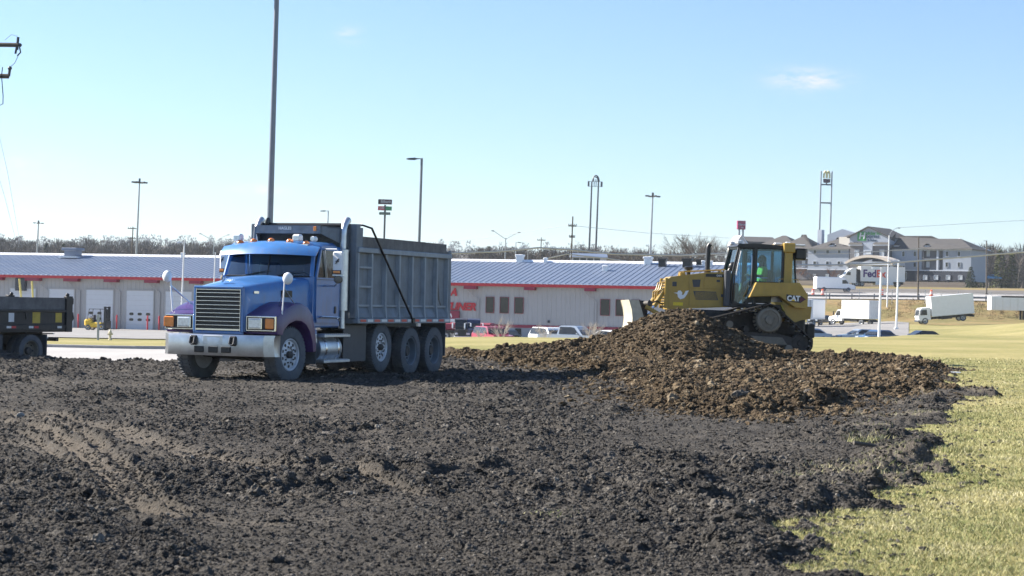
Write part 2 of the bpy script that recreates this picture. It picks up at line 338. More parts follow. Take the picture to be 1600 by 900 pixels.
TRACKS = [(G((-40, 646), (62, 656), (142, 694), (200, 742), (232, 786), (285, 806)), .10, .62), (G((60, 650), (150, 674), (240, 702), (330, 726), (430, 742)), .24, .6),
          (G((520, 742), (575, 757), (618, 772), (650, 782)), .10, .55), (G((-30, 585), (60, 600), (200, 604), (320, 596)), .35, .3), (G((90, 588), (190, 583)), .28, .8),
          (G((260, 812), (330, 822), (390, 830)), .25, .35), (G((480, 616), (525, 617)), .10, .7), (G((-20, 690), (80, 716), (170, 760), (200, 800)), .15, .3), (G((-40, 655), (48, 667), (118, 706), (170, 750), (200, 796), (250, 818)), .13, .75), (G((-40, 664), (30, 680), (92, 716), (150, 765), (178, 800)), .08, .5)]
ROUGH_AT = [(onground(u, v)[:2], r, a) for u, v, r, a in ((1190, 800, 1.0, .5), (1080, 745, 1.3, .4), (760, 860, .9, .3), (110, 830, .9, .35), (700, 785, 1.2, .25), (520, 692, 1.6, .45), (850, 640, 2.0, .2), (1000, 870, .9, .35), (330, 740, 1.2, .3), (230, 880, .8, .3),
    (640, 645, 2.6, -.6), (300, 612, 3.0, -.5), (480, 850, .9, -.5), (240, 700, 1.6, -.55), (880, 720, 1.2, -.45), (1180, 690, 1.6, -.35), (620, 740, 1.0, -.3), (60, 700, 1.5, -.4))]
def clumpy(x, y):                     # where the soil lies in broken clods (1) and where it is graded and trodden (0)
    z = sstep(.40, .64, fbm(x * .45 + 9, y * .35, 4, 81, .6))
    for (cx, cy), r, a in ROUGH_AT: z = z + a * np.exp(-(((x - cx) / r) ** 2 + ((y - cy) / (r * 1.8)) ** 2))
    return np.clip(z, 0, 1)
def terrain(X, Y, masks=False):
    X = np.asarray(X, float); Y = np.asarray(Y, float)
    z = base(X, Y); near = Y < 70
    soil = np.zeros_like(X); pile = np.zeros_like(X); pale = np.zeros_like(X)
    if near.any():
        x, y = X[near], Y[near]
        sd = poly_sd(x, y, SOIL) + (fbm(x * 1.4, y * 1.4, 4, 21, .6) - .5) * (1.5 + .02 * y)
        pd = poly_sd(x, y, PILE) + (fbm(x * 1.1, y * 1.1, 4, 31, .6) - .5) * 1.7
        S = sstep(-.02, .03, sd); Pm = sstep(-.05, .35, pd) * S
        # broad ruts, lumps and clods
        rough = sstep(0, .45, sd)
        wv = 0.6 + 0.8 * fbm(x * .35, y * .35, 3, 41)
        h = (fbm(x * .6, y * .45, 3, 51) - .5) * .10
        wx, wy = fbm(x * 2.2, y * 2.2, 3, 8) * 1.3, fbm(x * 2.2 + 40, y * 2.2, 3, 18) * 1.3
        lump = bumps(x * 2.3 + wx, y * 1.7 + wy, 61, .35) * .075 * wv + bumps(x * 4.8 + 1.5 * wx, y * 4.2 + 1.5 * wy, 71, .5) * .045
        zone = clumpy(x, y); h += lump * (zone * 1.6 + .12)
        h += bumps(x * 10 + 3 * wx, y * 9 + 3 * wy, 91, .65) * .024 * (.15 + 1.3 * zone)
        h += bumps(x * 19 + 5 * wx, y * 17 + 5 * wy, 95, .7) * .016
        h += (fbm(x * 26, y * 24, 4, 101, .68) - .5) * .034 + (fbm(x * 6, y * 6, 3, 105, .6) - .5) * .03
        cleat = np.sin(y * 15 + 3 * fbm(x, y, 2, 14) + x * 1.2) * sstep(.50, .60, fbm(x * .22 + 4, y * .18, 2, 15)); h += cleat * .014
        edge = np.exp(-((sd - .35) / .4) ** 2) * sstep(0.2, .6, fbm(x * .8, y * .8, 3, 23)) * .05 * (x > -1) * sstep(0, .3, sd)      # pushed-up lip along the lawn
        berm = np.exp(-((y - (45.8 - .10 * (x + 9))) / .8) ** 2) * sstep(-9.0, -10.3, x) * .10 * (.3 + fbm(x * .7, y * .7, 2, 29))
        for P, wd, amt in TRACKS:
            d, s = line_d(x, y, P); k = np.exp(-(d / wd) ** 4); rim = np.exp(-((d - wd * 1.25) / (wd * .3)) ** 2)
            h = h * (1 - .75 * k * min(1, amt + .3)) - .055 * k * amt + rim * .05 * amt * (.5 + fbm(x * 5, y * 5, 2, 3)) + k * amt * .008 * np.sin(s * 40)
            pale[near] = np.maximum(pale[near], k * amt * (.72 + .9 * (fbm(x * 5, y * 4, 4, 77) - .25)) * (.78 + .3 * np.sin(d / wd * 8 + 2 * fbm(x * 2, y * 2, 2, 78))))
        d, s = line_d(x, y, TRACKS[2][0]); h += np.exp(-((d - .2) / .09) ** 2) * .04 * (y > np.interp(x, [p[0] for p in TRACKS[2][0]], [p[1] for p in TRACKS[2][0]]))
        soilz = h * rough + .03 * rough + edge + berm
        # the brown pile: a spread sheet with a broken front and a ridge behind it
        ax, ay = x + 1.1 * (fbm(x * 2.4, y * 2.4, 3, 7) - .5), y + 1.1 * (fbm(x * 2.4 + 31, y * 2.4, 3, 6) - .5)
        pb = bumps(ax * 1.9, ay * 1.6, 111, .40) * .14 + bumps(ax * 3.8, ay * 3.4, 121, .6) * .10 + bumps(ax * 8, ay * 7, 131, .7) * .055 + (fbm(ax * 14, ay * 13, 4, 141, .68) - .5) * .10
        sheet = (.15 + .10 * (fbm(ax * .4, ay * .4, 2, 19) - .5)) * sstep(0, .6, pd) + pb * (.6 + .45 * np.exp(-((pd - .55) / .6) ** 2))
        cz = np.interp(x, CREST_X, CREST_Z, left=0, right=0); wr = .55 + cz * 1.35
        yc = 50.3 + .25 * np.sin(x * .8)
        t = np.abs(y - yc) / wr
        ridge = cz * np.clip(1.10 - np.sqrt(t * t + .01), 0, 1.2) ** 0.95
        ridge = ridge + pb * .55 * (ridge > .12)
        pz = np.maximum(sheet, ridge)
        lawn = (fbm(x * 1.2, y * 1.2, 3, 151) - .5) * .05 + (fbm(x * 9, y * 9, 2, 161) - .5) * .022
        z[near] += np.where(S > 0, soilz * S, 0) * (1 - Pm) + np.maximum(pz, soilz * .4) * Pm + lawn * (1 - S)
        soil[near] = S; pile[near] = Pm
        grassy = sstep(.52, .62, fbm(x * 1.3, y * .9, 3, 171)) * np.exp(-((sd - .5) / .8) ** 2) * (x > 2)
        pale[near] = np.where(S > .5, np.clip(pale[near] + .5 * grassy, 0, 1), pale[near])
    if masks: return z, soil, pile, pale
    return z
def tz(x, y): return float(terrain(np.array([x]), np.array([y]))[0])
def bz(x, y): return float(base(np.array([x]), np.array([y]))[0])

def attr_mat(name, build):
    m = bpy.data.materials.new(name); m.use_nodes = True
    N, L = m.node_tree.nodes, m.node_tree.links; build(N, L, N['Principled BSDF']); return m
def _noise(N, L, scale, det=6, rough=.6, vec=None, sc=None):
    g = N.new('ShaderNodeNewGeometry') if vec is None else None
    n = N.new('ShaderNodeTexNoise'); n.inputs['Scale'].default_value = scale; n.inputs['Detail'].default_value = det; n.inputs['Roughness'].default_value = rough
    src = g.outputs['Position'] if vec is None else vec
    if sc:
        mp = N.new('ShaderNodeMapping'); mp.inputs['Scale'].default_value = sc; L.new(src, mp.inputs[0]); src = mp.outputs[0]
    L.new(src, n.inputs['Vector']); return n.outputs[0]
def _ramp(N, L, fac, stops):
    r = N.new('ShaderNodeValToRGB'); e = r.color_ramp.elements
    while len(e) < len(stops): e.new(.5)
    for k, (p, c) in enumerate(stops): e[k].position = p; e[k].color = (*c, 1)
    L.new(fac, r.inputs[0]); return r.outputs[0]
def _mix(N, L, fac, a, b, mode='MIX'):
    x = N.new('ShaderNodeMix'); x.data_type = 'RGBA'; x.blend_type = mode
    if isinstance(fac, (int, float)): x.inputs[0].default_value = fac
    else: L.new(fac, x.inputs[0])
    for s, c in ((6, a), (7, b)):
        if isinstance(c, tuple): x.inputs[s].default_value = (*c, 1)
        else: L.new(c, x.inputs[s])
    return x.outputs[2]
def _bump(N, L, p, h, st, dist):
    b = N.new('ShaderNodeBump'); b.inputs['Strength'].default_value = st; b.inputs['Distance'].default_value = dist; L.new(h, b.inputs['Height']); L.new(b.outputs[0], p.inputs['Normal'])
def _soil(N, L, p, stops, palec):
    p.inputs['Roughness'].default_value = .95; p.inputs['Specular IOR Level'].default_value = .15
    c = _ramp(N, L, _noise(N, L, .9, 9, .72), stops)
    c = _mix(N, L, .6, c, _ramp(N, L, _noise(N, L, 55, 7, .75), [(.34, (.25, .25, .25)), (.66, (1.75, 1.75, 1.75))]), 'MULTIPLY')
    a = N.new('ShaderNodeAttribute'); a.attribute_name = 'pale'
    c = _mix(N, L, a.outputs['Fac'], c, palec)
    L.new(c, p.inputs['Base Color'])
    vo = N.new('ShaderNodeTexVoronoi'); vo.inputs['Scale'].default_value = 34; vo.inputs['Randomness'].default_value = 1; gp = N.new('ShaderNodeNewGeometry'); nz = N.new('ShaderNodeTexNoise'); nz.inputs['Scale'].default_value = 22; nz.inputs['Detail'].default_value = 3
    L.new(gp.outputs['Position'], nz.inputs['Vector']); va = N.new('ShaderNodeVectorMath'); va.operation = 'MULTIPLY_ADD'; L.new(nz.outputs['Color'], va.inputs[0]); va.inputs[1].default_value = (.06, .06, .06); L.new(gp.outputs['Position'], va.inputs[2]); L.new(va.outputs[0], vo.inputs['Vector'])
    hm = N.new('ShaderNodeMath'); hm.operation = 'MULTIPLY_ADD'; L.new(vo.outputs['Distance'], hm.inputs[0]); hm.inputs[1].default_value = -.9; L.new(_noise(N, L, 60, 6, .8), hm.inputs[2])
    _bump(N, L, p, hm.outputs[0], 1.0, .05)
M['soil'] = attr_mat('dark_topsoil', lambda N, L, p: _soil(N, L, p, [(.28, (.040, .037, .034)), (.5, (.084, .077, .069)), (.72, (.155, .138, .118))], (.235, .20, .16)))
M['pilesoil'] = attr_mat('brown_subsoil', lambda N, L, p: _soil(N, L, p, [(.28, (.045, .034, .024)), (.5, (.095, .070, .045)), (.72, (.165, .125, .08))], (.30, .24, .17)))
def _lawn(N, L, p):
    p.inputs['Roughness'].default_value = .9; p.inputs['Specular IOR Level'].default_value = .1
    c = _ramp(N, L, _noise(N, L, .13, 6, .62), [(.3, (.18, .178, .068)), (.5, (.27, .24, .105)), (.7, (.34, .29, .145))])
    c = _mix(N, L, .5, c, _ramp(N, L, _noise(N, L, 3.0, 6, .7), [(.3, (.62, .66, .6)), (.7, (1.3, 1.28, 1.25))]), 'MULTIPLY')
    L.new(c, p.inputs['Base Color']); _bump(N, L, p, _noise(N, L, 14, 5, .7), .6, .03)
M['lawn'] = attr_mat('dormant_lawn', _lawn)
def _hill(N, L, p):
    p.inputs['Roughness'].default_value = 1; p.inputs['Specular IOR Level'].default_value = 0
    L.new(_ramp(N, L, _noise(N, L, .02, 8, .7), [(.3, (.065, .055, .045)), (.5, (.10, .083, .066)), (.7, (.14, .12, .085))]), p.inputs['Base Color'])
M['hill'] = attr_mat('winter_woodland_floor', _hill)
def _field(N, L, p):
    p.inputs['Roughness'].default_value = .95; p.inputs['Specular IOR Level'].default_value = .1
    c = _ramp(N, L, _noise(N, L, .12, 7, .7), [(.3, (.13, .125, .05)), (.48, (.20, .17, .075)), (.62, (.28, .20, .10)), (.75, (.16, .15, .055))])
    L.new(_mix(N, L, .5, c, _ramp(N, L, _noise(N, L, 1.6, 6, .7), [(.3, (.5, .5, .5)), (.7, (1.4, 1.35, 1.3))]), 'MULTIPLY'), p.inputs['Base Color'])
M['field'] = attr_mat('rough_dry_bank_grass', _field)

# one structured sheet, split by what covers it
ys = [-25, -12, -4, 1.5, 4, 5.5, 6.5]; y = 7.3
while y < 75: ys.append(y); y += .0031 * y
while y < 600: ys.append(y); y += .012 * y
while y < 7000: ys.append(y); y += .03 * y
ys = np.array(ys); NT = 700
t = np.linspace(-1, 1, NT); tout = np.linspace(0, 1, 14)[1:] ** 1.6
tt = np.concatenate([-(1 + tout[::-1] * 3.2), t, 1 + tout * 3.2])
half = 2.2 + .31 * np.maximum(ys, 0)
GX = tt[None, :] * half[:, None] + 0.0; GY = np.repeat(ys[:, None], len(tt), 1)
fine = np.abs(tt)[None, :] <= 1.0
GX = GX + np.where((GY > 7) & (GY < 75) & fine, (RNG.random(GX.shape) - .5) * half[:, None] / NT * 1.2, 0)
GZ, GS, GP, GPALE = terrain(GX, GY, True)
def sub_sheet(name, facemask, material, extra=True):
    nr, nc = GX.shape
    r, c = np.nonzero(facemask); q = np.stack([r * nc + c, r * nc + c + 1, (r + 1) * nc + c + 1, (r + 1) * nc + c], 1)
    uq, inv = np.unique(q, return_inverse=True); inv = inv.reshape(q.shape)
    co = np.stack([GX.ravel()[uq], GY.ravel()[uq], GZ.ravel()[uq]], 1)
    me = bpy.data.meshes.new(name); n, k = len(uq), len(q)
    me.vertices.add(n); me.vertices.foreach_set('co', co.ravel().astype(np.float32))
    me.loops.add(k * 4); me.loops.foreach_set('vertex_index', inv.ravel().astype(np.int32))
    me.polygons.add(k); me.polygons.foreach_set('loop_start', np.arange(0, k * 4, 4, dtype=np.int32)); me.polygons.foreach_set('loop_total', np.full(k, 4, np.int32))
    me.polygons.foreach_set('use_smooth', np.ones(k, bool))
    a = me.attributes.new('pale', 'FLOAT', 'POINT'); a.data.foreach_set('value', GPALE.ravel()[uq].astype(np.float32))
    me.materials.append(M[material]); me.update(); me.validate()
    o = bpy.data.objects.new(name, me); COL.objects.link(o); return o
fS = (GS[:-1, :-1] + GS[1:, :-1] + GS[:-1, 1:] + GS[1:, 1:]) / 4; fP = (GP[:-1, :-1] + GP[1:, :-1] + GP[:-1, 1:] + GP[1:, 1:]) / 4
fY = (GY[:-1, :-1] + GY[1:, :-1]) / 2; fX = GX[:-1, :-1]
isS = fS > .5; isP = isS & (fP > .5); isH = fY > 560
isF = (~isH) & (fY > np.where(fX > 28, 262, 300)) & (~isS)
o = sub_sheet('dug_ground', isS & ~isP, 'soil'); tag(o, 'dark churned topsoil with pale tyre tracks', kind='structure')
pile_o = sub_sheet('dirt_pile', isP, 'pilesoil'); tag(pile_o, 'brown clay dirt heaped in front of the bulldozer and spread towards the lawn', 'dirt pile')
o = sub_sheet('lawn', (~isS) & (~isH) & (~isF), 'lawn'); tag(o, 'dormant yellow green mown lawn', kind='structure')
o = sub_sheet('grass_bank', isF, 'field'); tag(o, 'rough dry grass bank beside the highway', kind='structure')
o = sub_sheet('hills', isH, 'hill'); tag(o, 'wooded hills on the horizon', kind='structure')
print('sheet', GX.shape)

# strips laid on the terrain: road, parking, highway
def strip(name, x0, x1, yfun0, yfun1, nx, ny, lift, material, kind='structure', parent=None):
    xs = np.linspace(x0, x1, nx); V = []; Fc = []
    X = np.repeat(xs[:, None], ny, 1); s = np.linspace(0, 1, ny)[None, :]
    Y0 = np.array([yfun0(x) for x in xs])[:, None]; Y1 = np.array([yfun1(x) for x in xs])[:, None]
    Y = Y0 + (Y1 - Y0) * s; Z = base(X, Y) + lift
    V = np.stack([X, Y, Z], -1).reshape(-1, 3).tolist()
    for i in range(nx - 1):
        for j in range(ny - 1): Fc.append((i * ny + j, (i + 1) * ny + j, (i + 1) * ny + j + 1, i * ny + j + 1))
    b = MB(); b.add(V, Fc); o = b.build(name, material, parent, smooth=60, recalc=False)
    if kind and parent is None: o['kind'] = kind
    return o
def _concrete(N, L, p, c0, c1):
    p.inputs['Roughness'].default_value = .85; p.inputs['Specular IOR Level'].default_value = .25
    c = _ramp(N, L, _noise(N, L, .35, 8, .65, sc=(1, .6, 1)), [(.3, c0), (.7, c1)])
    c = _mix(N, L, .5, c, _ramp(N, L, _noise(N, L, 9, 5, .7), [(.3, (.75, .75, .75)), (.7, (1.2, 1.2, 1.2))]), 'MULTIPLY')
    L.new(c, p.inputs['Base Color']); _bump(N, L, p, _noise(N, L, 60, 3, .6), .3, .01)
M['concrete'] = attr_mat('pale_concrete', lambda N, L, p: _concrete(N, L, p, (.30, .29, .28), (.40, .385, .37)))
M['asphalt'] = attr_mat('weathered_asphalt', lambda N, L, p: _concrete(N, L, p, (.20, .195, .19), (.29, .28, .27)))
M['hwyasphalt'] = attr_mat('highway_asphalt', lambda N, L, p: _concrete(N, L, p, (.11, .10, .09), (.17, .155, .14)))
roadn = lambda x: 49.0 + .12 * (x + 11); roadf = lambda x: 64.5 + .35 * max(0, x + 13)
tag(strip('access_road', -60, -3.5, roadn, roadf, 60, 12, .03, 'concrete'), 'pale concrete access road behind the dump trucks')
kb = MB()
kb.loft([[(x, roadf(x), bz(x, roadf(x)) - .1), (x, roadf(x), bz(x, roadf(x)) + .11), (x, roadf(x) + .02, bz(x, roadf(x)) + .13), (x, roadf(x) + .18, bz(x, roadf(x)) + .13), (x, roadf(x) + .18, bz(x, roadf(x)) - .1)] for x in np.linspace(-55, -4, 60)])   # kerb on the far side of the road
tag(kb.build('kerb', 'concrete', smooth=0), 'pale kerb between the access road and the grass strip', kind='structure')
parkn = lambda x: float(np.interp(x, [-90, -30, -12, 0, 8, 20, 30, 60, 90], [100, 101, 104, 112, 120, 145, 168, 178, 190]))
tag(strip('parking_lot', -95, 57, lambda x: max(parkn(x), x / .207), lambda x: 286 if x > 22 else 226, 90, 60, .05, 'asphalt'), 'pale asphalt parking lot around the metal building', kind='structure')
tag(strip('highway', 0, 330, lambda x: 309, lambda x: 350, 80, 14, .08, 'hwyasphalt'), 'grey highway on the embankment', kind='structure')
tag(strip('shoulder', 0, 330, lambda x: 309.5, lambda x: 329, 80, 10, .12, 'concrete'), 'pale concrete shoulder behind the guardrail', kind='structure')
mk = strip('lane_line', 0, 330, lambda x: 330.2, lambda x: 330.6, 80, 2, .13, 'white', kind='structure')
# ------------------------------------------------------------------ the big dump truck (front axle at y = 0, front faces -y, driver's side is +x)
TR = thing('dump_truck', 'large blue and purple conventional dump truck with tall grey dump body', 'dump truck', (-5.145, 36.71, 0.0), -21)

def wheel_meshes(r, w, rim_r, style):
    """tyre, rim along local x, outer face at +w/2"""
    t = MB(); h = w / 2
    t.lathe([(rim_r, -h * .8), (rim_r * 1.06, -h * .95), (r * .9, -h), (r * .975, -h * .86), (r, -h * .6), (r, h * .6), (r * .975, h * .86), (r * .9, h), (rim_r * 1.06, h * .95), (rim_r, h * .8)], n=40, caps=False)
    for k in range(44):                                            # tread blocks
        a = 2 * math.pi * k / 44
        for sx in (-1, 1):
            t.box(sx * h * .12, -.022, r - .012, sx * h * .84, .022, r + .013, T=Matrix.Rotation(a + (.03 if sx > 0 else -.03), 4, 'X'))
    q = MB()
    if style == 'holes':                                           # disc wheel with round hand holes and hub
        q.lathe([(rim_r, -h * .8), (rim_r, h * .8), (rim_r * .95, h * .88), (rim_r * .90, h * .8), (rim_r * .86, h * .58), (rim_r * .52, h * .66), (rim_r * .45, h * .7), (rim_r * .45, h * .5), (.02, h * .5)], n=40)
        for k in range(10):
            a = 2 * math.pi * (k + .5) / 10; rr = rim_r * .70
            q.lathe([(rim_r * .1, h * .55), (rim_r * .1, h * .64), (.001, h * .64)], (0, rr * math.cos(a), rr * math.sin(a)), n=12, m=1)
        for k in range(10):
            a = 2 * math.pi * k / 10; rr = rim_r * .50
            q.lathe([(.016, h * .6), (.016, h * .82), (.001, h * .84)], (0, rr * math.cos(a), rr * math.sin(a)), n=6, m=1)
        q.lathe([(rim_r * .22, h * .4), (rim_r * .22, h * .95), (rim_r * .16, h * 1.05), (.001, h * 1.14)], n=16, m=2)
    else:                                                          # deep dished dual
        q.lathe([(rim_r, -h * .8), (rim_r, h * .8), (rim_r * .96, h * .9), (rim_r * .9, h * .75), (rim_r * .84, -h * .1), (rim_r * .62, -h * .35), (rim_r * .55, -h * .3), (.02, -h * .3)], n=40)
        for k in range(8):
            a = 2 * math.pi * k / 8; rr = rim_r * .72
            q.lathe([(rim_r * .085, -h * .4), (rim_r * .085, -h * .2), (.001, -h * .2)], (0, rr * math.cos(a), rr * math.sin(a)), n=12, m=1)
        q.lathe([(rim_r * .36, -h * .4), (rim_r * .36, h * .25), (rim_r * .3, h * .42), (.001, h * .45)], n=20, m=2)
    return t, q
def add_wheel(parent, c, r, w, rim_r, style, side, steer=0, rimmat=None):
    rimmat = rimmat or ('wheelwhite' if style == 'holes' else 'alum')
    e = empty('wheel', parent, c, steer)
    if side < 0: e.rotation_euler = (0, 0, R(180 + steer))
    t, q = wheel_meshes(r, w, rim_r, style)
    t.build('tyre', 'rubber', e, 40); q.build('rim', [rimmat, 'black', 'dark'], e, 30); return e
add_wheel(TR, (.93, 0, .515), .52, .30, .31, 'holes', 1, -6); add_wheel(TR, (-.93, 0, .515), .52, .30, .31, 'holes', -1, -6)
add_wheel(TR, (.93, 4.08, .60), .50, .28, .30, 'holes', 1); add_wheel(TR, (-.93, 4.08, .60), .50, .28, .30, 'holes', -1)
for y in (5.55, 6.83):
    for s in (1, -1):
        add_wheel(TR, (s * .95, y, .495), .505, .27, .31, 'dish', s, rimmat='steel'); add_wheel(TR, (s * .63, y, .495), .505, .27, .31, 'dish', s, rimmat='steel')

def f(b):
    for s in (-1, 1): b.box(s * .36, -.7, .62, s * .46, 7.2, .92)
    for y in (0, 4.08, 5.55, 6.83):
        b.tube([(-.9, y, .5), (.9, y, .5)], .075, 10)
        if y > 5: b.ball((0, y, .5), (.24, .2, .24), 12, 8)
    b.box(-.45, -.6, .5, .45, .2, .62); b.tube([(0, .4, .6), (0, 5.5, .55)], .06, 8)
    b.box(-.55, .2, .42, .5, 1.2, .8, b=.05)
    for y in (3.4, 4.8, 6.2): b.box(-.46, y, .68, .46, y + .12, .9)
    for s in (-1, 1):
        for y0 in (5.0, 6.2): b.box(s * .5, y0 - .1, .66, s * .62, y0 + 1.2, .78)
    b.tube([(-.7, .15, .42), (-.2, -.25, .45), (.6, -.25, .4), (.8, .1, .45)], .035, 8)
part('chassis', 'dark', TR, f)

# bumper
def f(b):
    prof = [(-1.18, -.66), (-1.17, -.84), (-1.02, -.98), (-.6, -1.05), (0, -1.07), (.6, -1.05), (1.02, -.98), (1.17, -.84), (1.18, -.66)]
    rings = [[(x, y, .49), (x * .99, y - .015, .56), (x * .985, y - .02, .82), (x, y, .885), (x * .97, y + .05, .885), (x * .97, y + .05, .49)] for x, y in prof]
    b.loft(rings)
BUMP = part('bumper', 'bumper', TR, f, 30)
for x in (-.30, 0.0, .27):
    part('bumper_opening', 'black', BUMP, lambda b: b.box(x - .10, -1.10, .545, x + .10, -1.06, .66, b=.01))
for x in (-.42, .42):
    def f(b):
        b.box(x - .07, -1.11, .68, x + .07, -1.03, .86, b=.02); b.tube([(x - .045, -1.12, .83), (x - .045, -1.15, .72), (x, -1.15, .69), (x + .045, -1.15, .72), (x + .045, -1.12, .83)], .017, 8, 1)
    part('tow_hook', ['black', 'darkgrey'], BUMP, f)
# a smudge of plate holder brackets in the middle of the bumper
part('plate_bracket', 'alum', BUMP, lambda b: b.box(-.22, -1.085, .70, .20, -1.06, .865, b=.006))

# hood
def hood_ring(y, w, zt, zs, zb, crown):
    half = [(w, zb), (w, zb + (zs - zb) * .55), (w * .995, zs - .03), (w * .965, zs + (zt - zs) * .45), (w * .86, zs + (zt - zs) * .86), (w * .6, zt), (w * .3, zt + crown * .7), (0, zt + crown)]
    pts = half + [(-x, z) for x, z in half[-2::-1]]
    return [(x, y, z) for x, z in pts]
def f(b):
    st = [(-.885, .505, 1.74, 1.60, .96, .02), (-.86, .535, 1.775, 1.63, .94, .03), (-.75, .56, 1.80, 1.65, .94, .045), (-.4, .60, 1.85, 1.68, .98, .055), (0, .66, 1.90, 1.72, 1.05, .06), (.45, .76, 1.95, 1.78, 1.2, .055), (.8, .87, 1.985, 1.86, 1.35, .04), (1.0, .935, 2.0, 1.90, 1.35, .03)]
    b.loft([hood_ring(*s) for s in st])
HOOD = part('hood', 'blue', TR, f, 40)
part('hood_vent', 'black', HOOD, lambda b: (b.box(.0, .0, 0, .02, .30, .13, T=Matrix.Translation((.705, .22, 1.60)) @ rotm('Z', -14)), [b.box(.018, .02, .015 + k * .03, .032, .28, .03 + k * .03, T=Matrix.Translation((.705, .22, 1.60)) @ rotm('Z', -14)) for k in range(4)]))
def f(b):
    b.tube([(0, -.80, 1.86), (0, -.74, 1.90), (0, -.66, 1.965)], [.018, .022, .012], 8); b.ball((0, -.70, 1.935), (.022, .05, .03), 8, 6)
part('hood_ornament', 'chrome', HOOD, f)
part('hood_badge', 'chrome', HOOD, lambda b: b.box(.0, 0, 0, .008, .16, .045, T=Matrix.Translation((.578, -.62, 1.66)) @ rotm('Z', -6)))
# grille
GR = part('grille', ['blue', 'black'], TR, lambda b: (b.box(-.53, -.93, .90, -.472, -.87, 1.78, b=.015), b.box(.472, -.93, .90, .53, -.87, 1.78, b=.015), b.box(-.53, -.93, 1.735, .53, -.87, 1.785, b=.015), b.box(-.53, -.93, .885, .53, -.87, .95, b=.015), b.box(-.485, -.897, .95, .485, -.86, 1.735, 1)))
part('grille_surround', 'chrome', GR, lambda b: (b.box(-.472, -.935, .95, -.464, -.90, 1.735), b.box(.464, -.935, .95, .472, -.90, 1.735), b.box(-.464, -.935, 1.715, .464, -.90, 1.725), b.box(-.464, -.935, .96, .464, -.90, .99)))
slat = None
for k in range(9):
    z = 1.055 + k * .0755
    if slat is None:
        slat = part('slat', 'chrome', GR, lambda b: b.box(-.464, -.022, -.0065, .464, .012, .0065, b=.003)); slat.location = (0, -.915, z)
    else:
        c = slat.copy(); COL.objects.link(c); c.parent = GR; c.location = (0, -.915, z)
# fenders
def fender(s):
    T = [(-.80, .91), (-.82, 1.08), (-.80, 1.245), (-.66, 1.30), (-.42, 1.40), (-.12, 1.485), (.2, 1.50), (.46, 1.43), (.66, 1.28), (.77, 1.02), (.83, .74), (.84, .58)]
    A = [(-.57, .895), (-.57, .92), (-.55, .95), (-.49, 1.0), (-.33, 1.09), (-.1, 1.14), (.14, 1.13), (.34, 1.06), (.50, .93), (.61, .74), (.64, .6), (.65, .56)]
    b = MB(); rings = []
    for (ty, tz_), (ay, az) in zip(T, A):
        m = lambda k: (ty + (ay - ty) * k, tz_ + (az - tz_) * k)
        o1, o2, o3 = m(.06), m(.3), m(.92)
        rings.append([(s * .40, ay, az), (s * 1.155, ay, az), (s * 1.195, *o3), (s * 1.195, *o2), (s * 1.17, *o1), (s * 1.09, ty, tz_), (s * .40, ty, tz_ + (.03 if tz_ > 1.2 else 0))])
    b.loft(rings); return b
for s in (1, -1):
    FD = fender(s).build('fender', 'purple', TR, 40)
    hl = part('headlight', ['chrome', 'black'], TR, lambda b: (b.box(s * .555, -.865, .955, s * 1.175, -.815, 1.245, 0, .012), b.box(s * .58, -.872, .98, s * 1.15, -.85, 1.22, 1)))
    part('lens', ['lampglass', 'chrome'], hl, lambda b: (b.box(s * .625, -.905, 1.01, s * .885, -.868, 1.19, 0, .03), b.box(s * .61, -.885, .995, s * .90, -.87, 1.205, 1, .01)))
    part('turn_signal', 'amber', hl, lambda b: b.box(s * .97, -.90, 1.005, s * (1.15 if s > 0 else 1.185), -.868, 1.20, 0, .02))
    # hood mirror on a tripod of thin arms
    hm = part('hood_mirror', ['alum', 'white'], TR, lambda b: (b.tube([(s * 1.17, -.60, 1.28), (s * 1.20, -.61, 1.60), (s * 1.22, -.62, 1.90), (s * 1.26, -.62, 1.95)], .015, 8, 1), b.tube([(s * .95, -.30, 1.44), (s * 1.22, -.62, 1.80)], .010, 6), b.tube([(s * 1.14, -.05, 1.48), (s * 1.22, -.62, 1.76)], .010, 6)))
    part('mirror_head', 'white', hm, lambda b: b.ball((0, 0, 0), (.10, .07, .115), 16, 10, T=Matrix.Translation((s * 1.29, -.63, 1.95)) @ rotm('Z', 10 * s)))
# cab
def f(b):
    b.box(-1.0, 1.0, 1.02, 1.0, 2.18, 1.18, b=.03)                       # floor / sill
    b.prism([(.96, 1.18), (1.06, 1.18), (1.06, 2.0), (.98, 2.02)], 'x', -1.0, 1.0)       # cowl
    b.box(-1.0, 2.10, 1.18, 1.0, 2.18, 2.62, b=.02)                      # rear wall
    for s in (-1, 1):
        b.tube([(s * .955, 1.0, 2.0), (s * .90, 1.18, 2.56)], .045, 8)   # windscreen posts
        b.box(s * .93, 2.02, 1.18, s * 1.0, 2.16, 2.58, b=.02)
    rings = []
    for y, z, w in ((1.02, 2.50, .93), (1.06, 2.60, .97), (1.2, 2.66, .98), (1.6, 2.70, .98), (2.02, 2.70, .98), (2.19, 2.64, .96)):
        rings.append([(-w, y, 2.50), (-w, y, z - .07), (-w * .9, y, z), (-w * .4, y, z + .025), (w * .4, y, z + .025), (w * .9, y, z), (w, y, z - .07), (w, y, 2.50)])
    b.loft(rings)
CAB = part('cab', 'blue', TR, f, 40)
part('windshield', 'glass', CAB, lambda b: b.loft([[(x, .985 - .03 * (1 - (x / .93) ** 2), 2.01) for x in np.linspace(-.92, .92, 9)], [(x * .965, 1.16 - .03 * (1 - (x / .93) ** 2), 2.54) for x in np.linspace(-.92, .92, 9)]], closed=False))
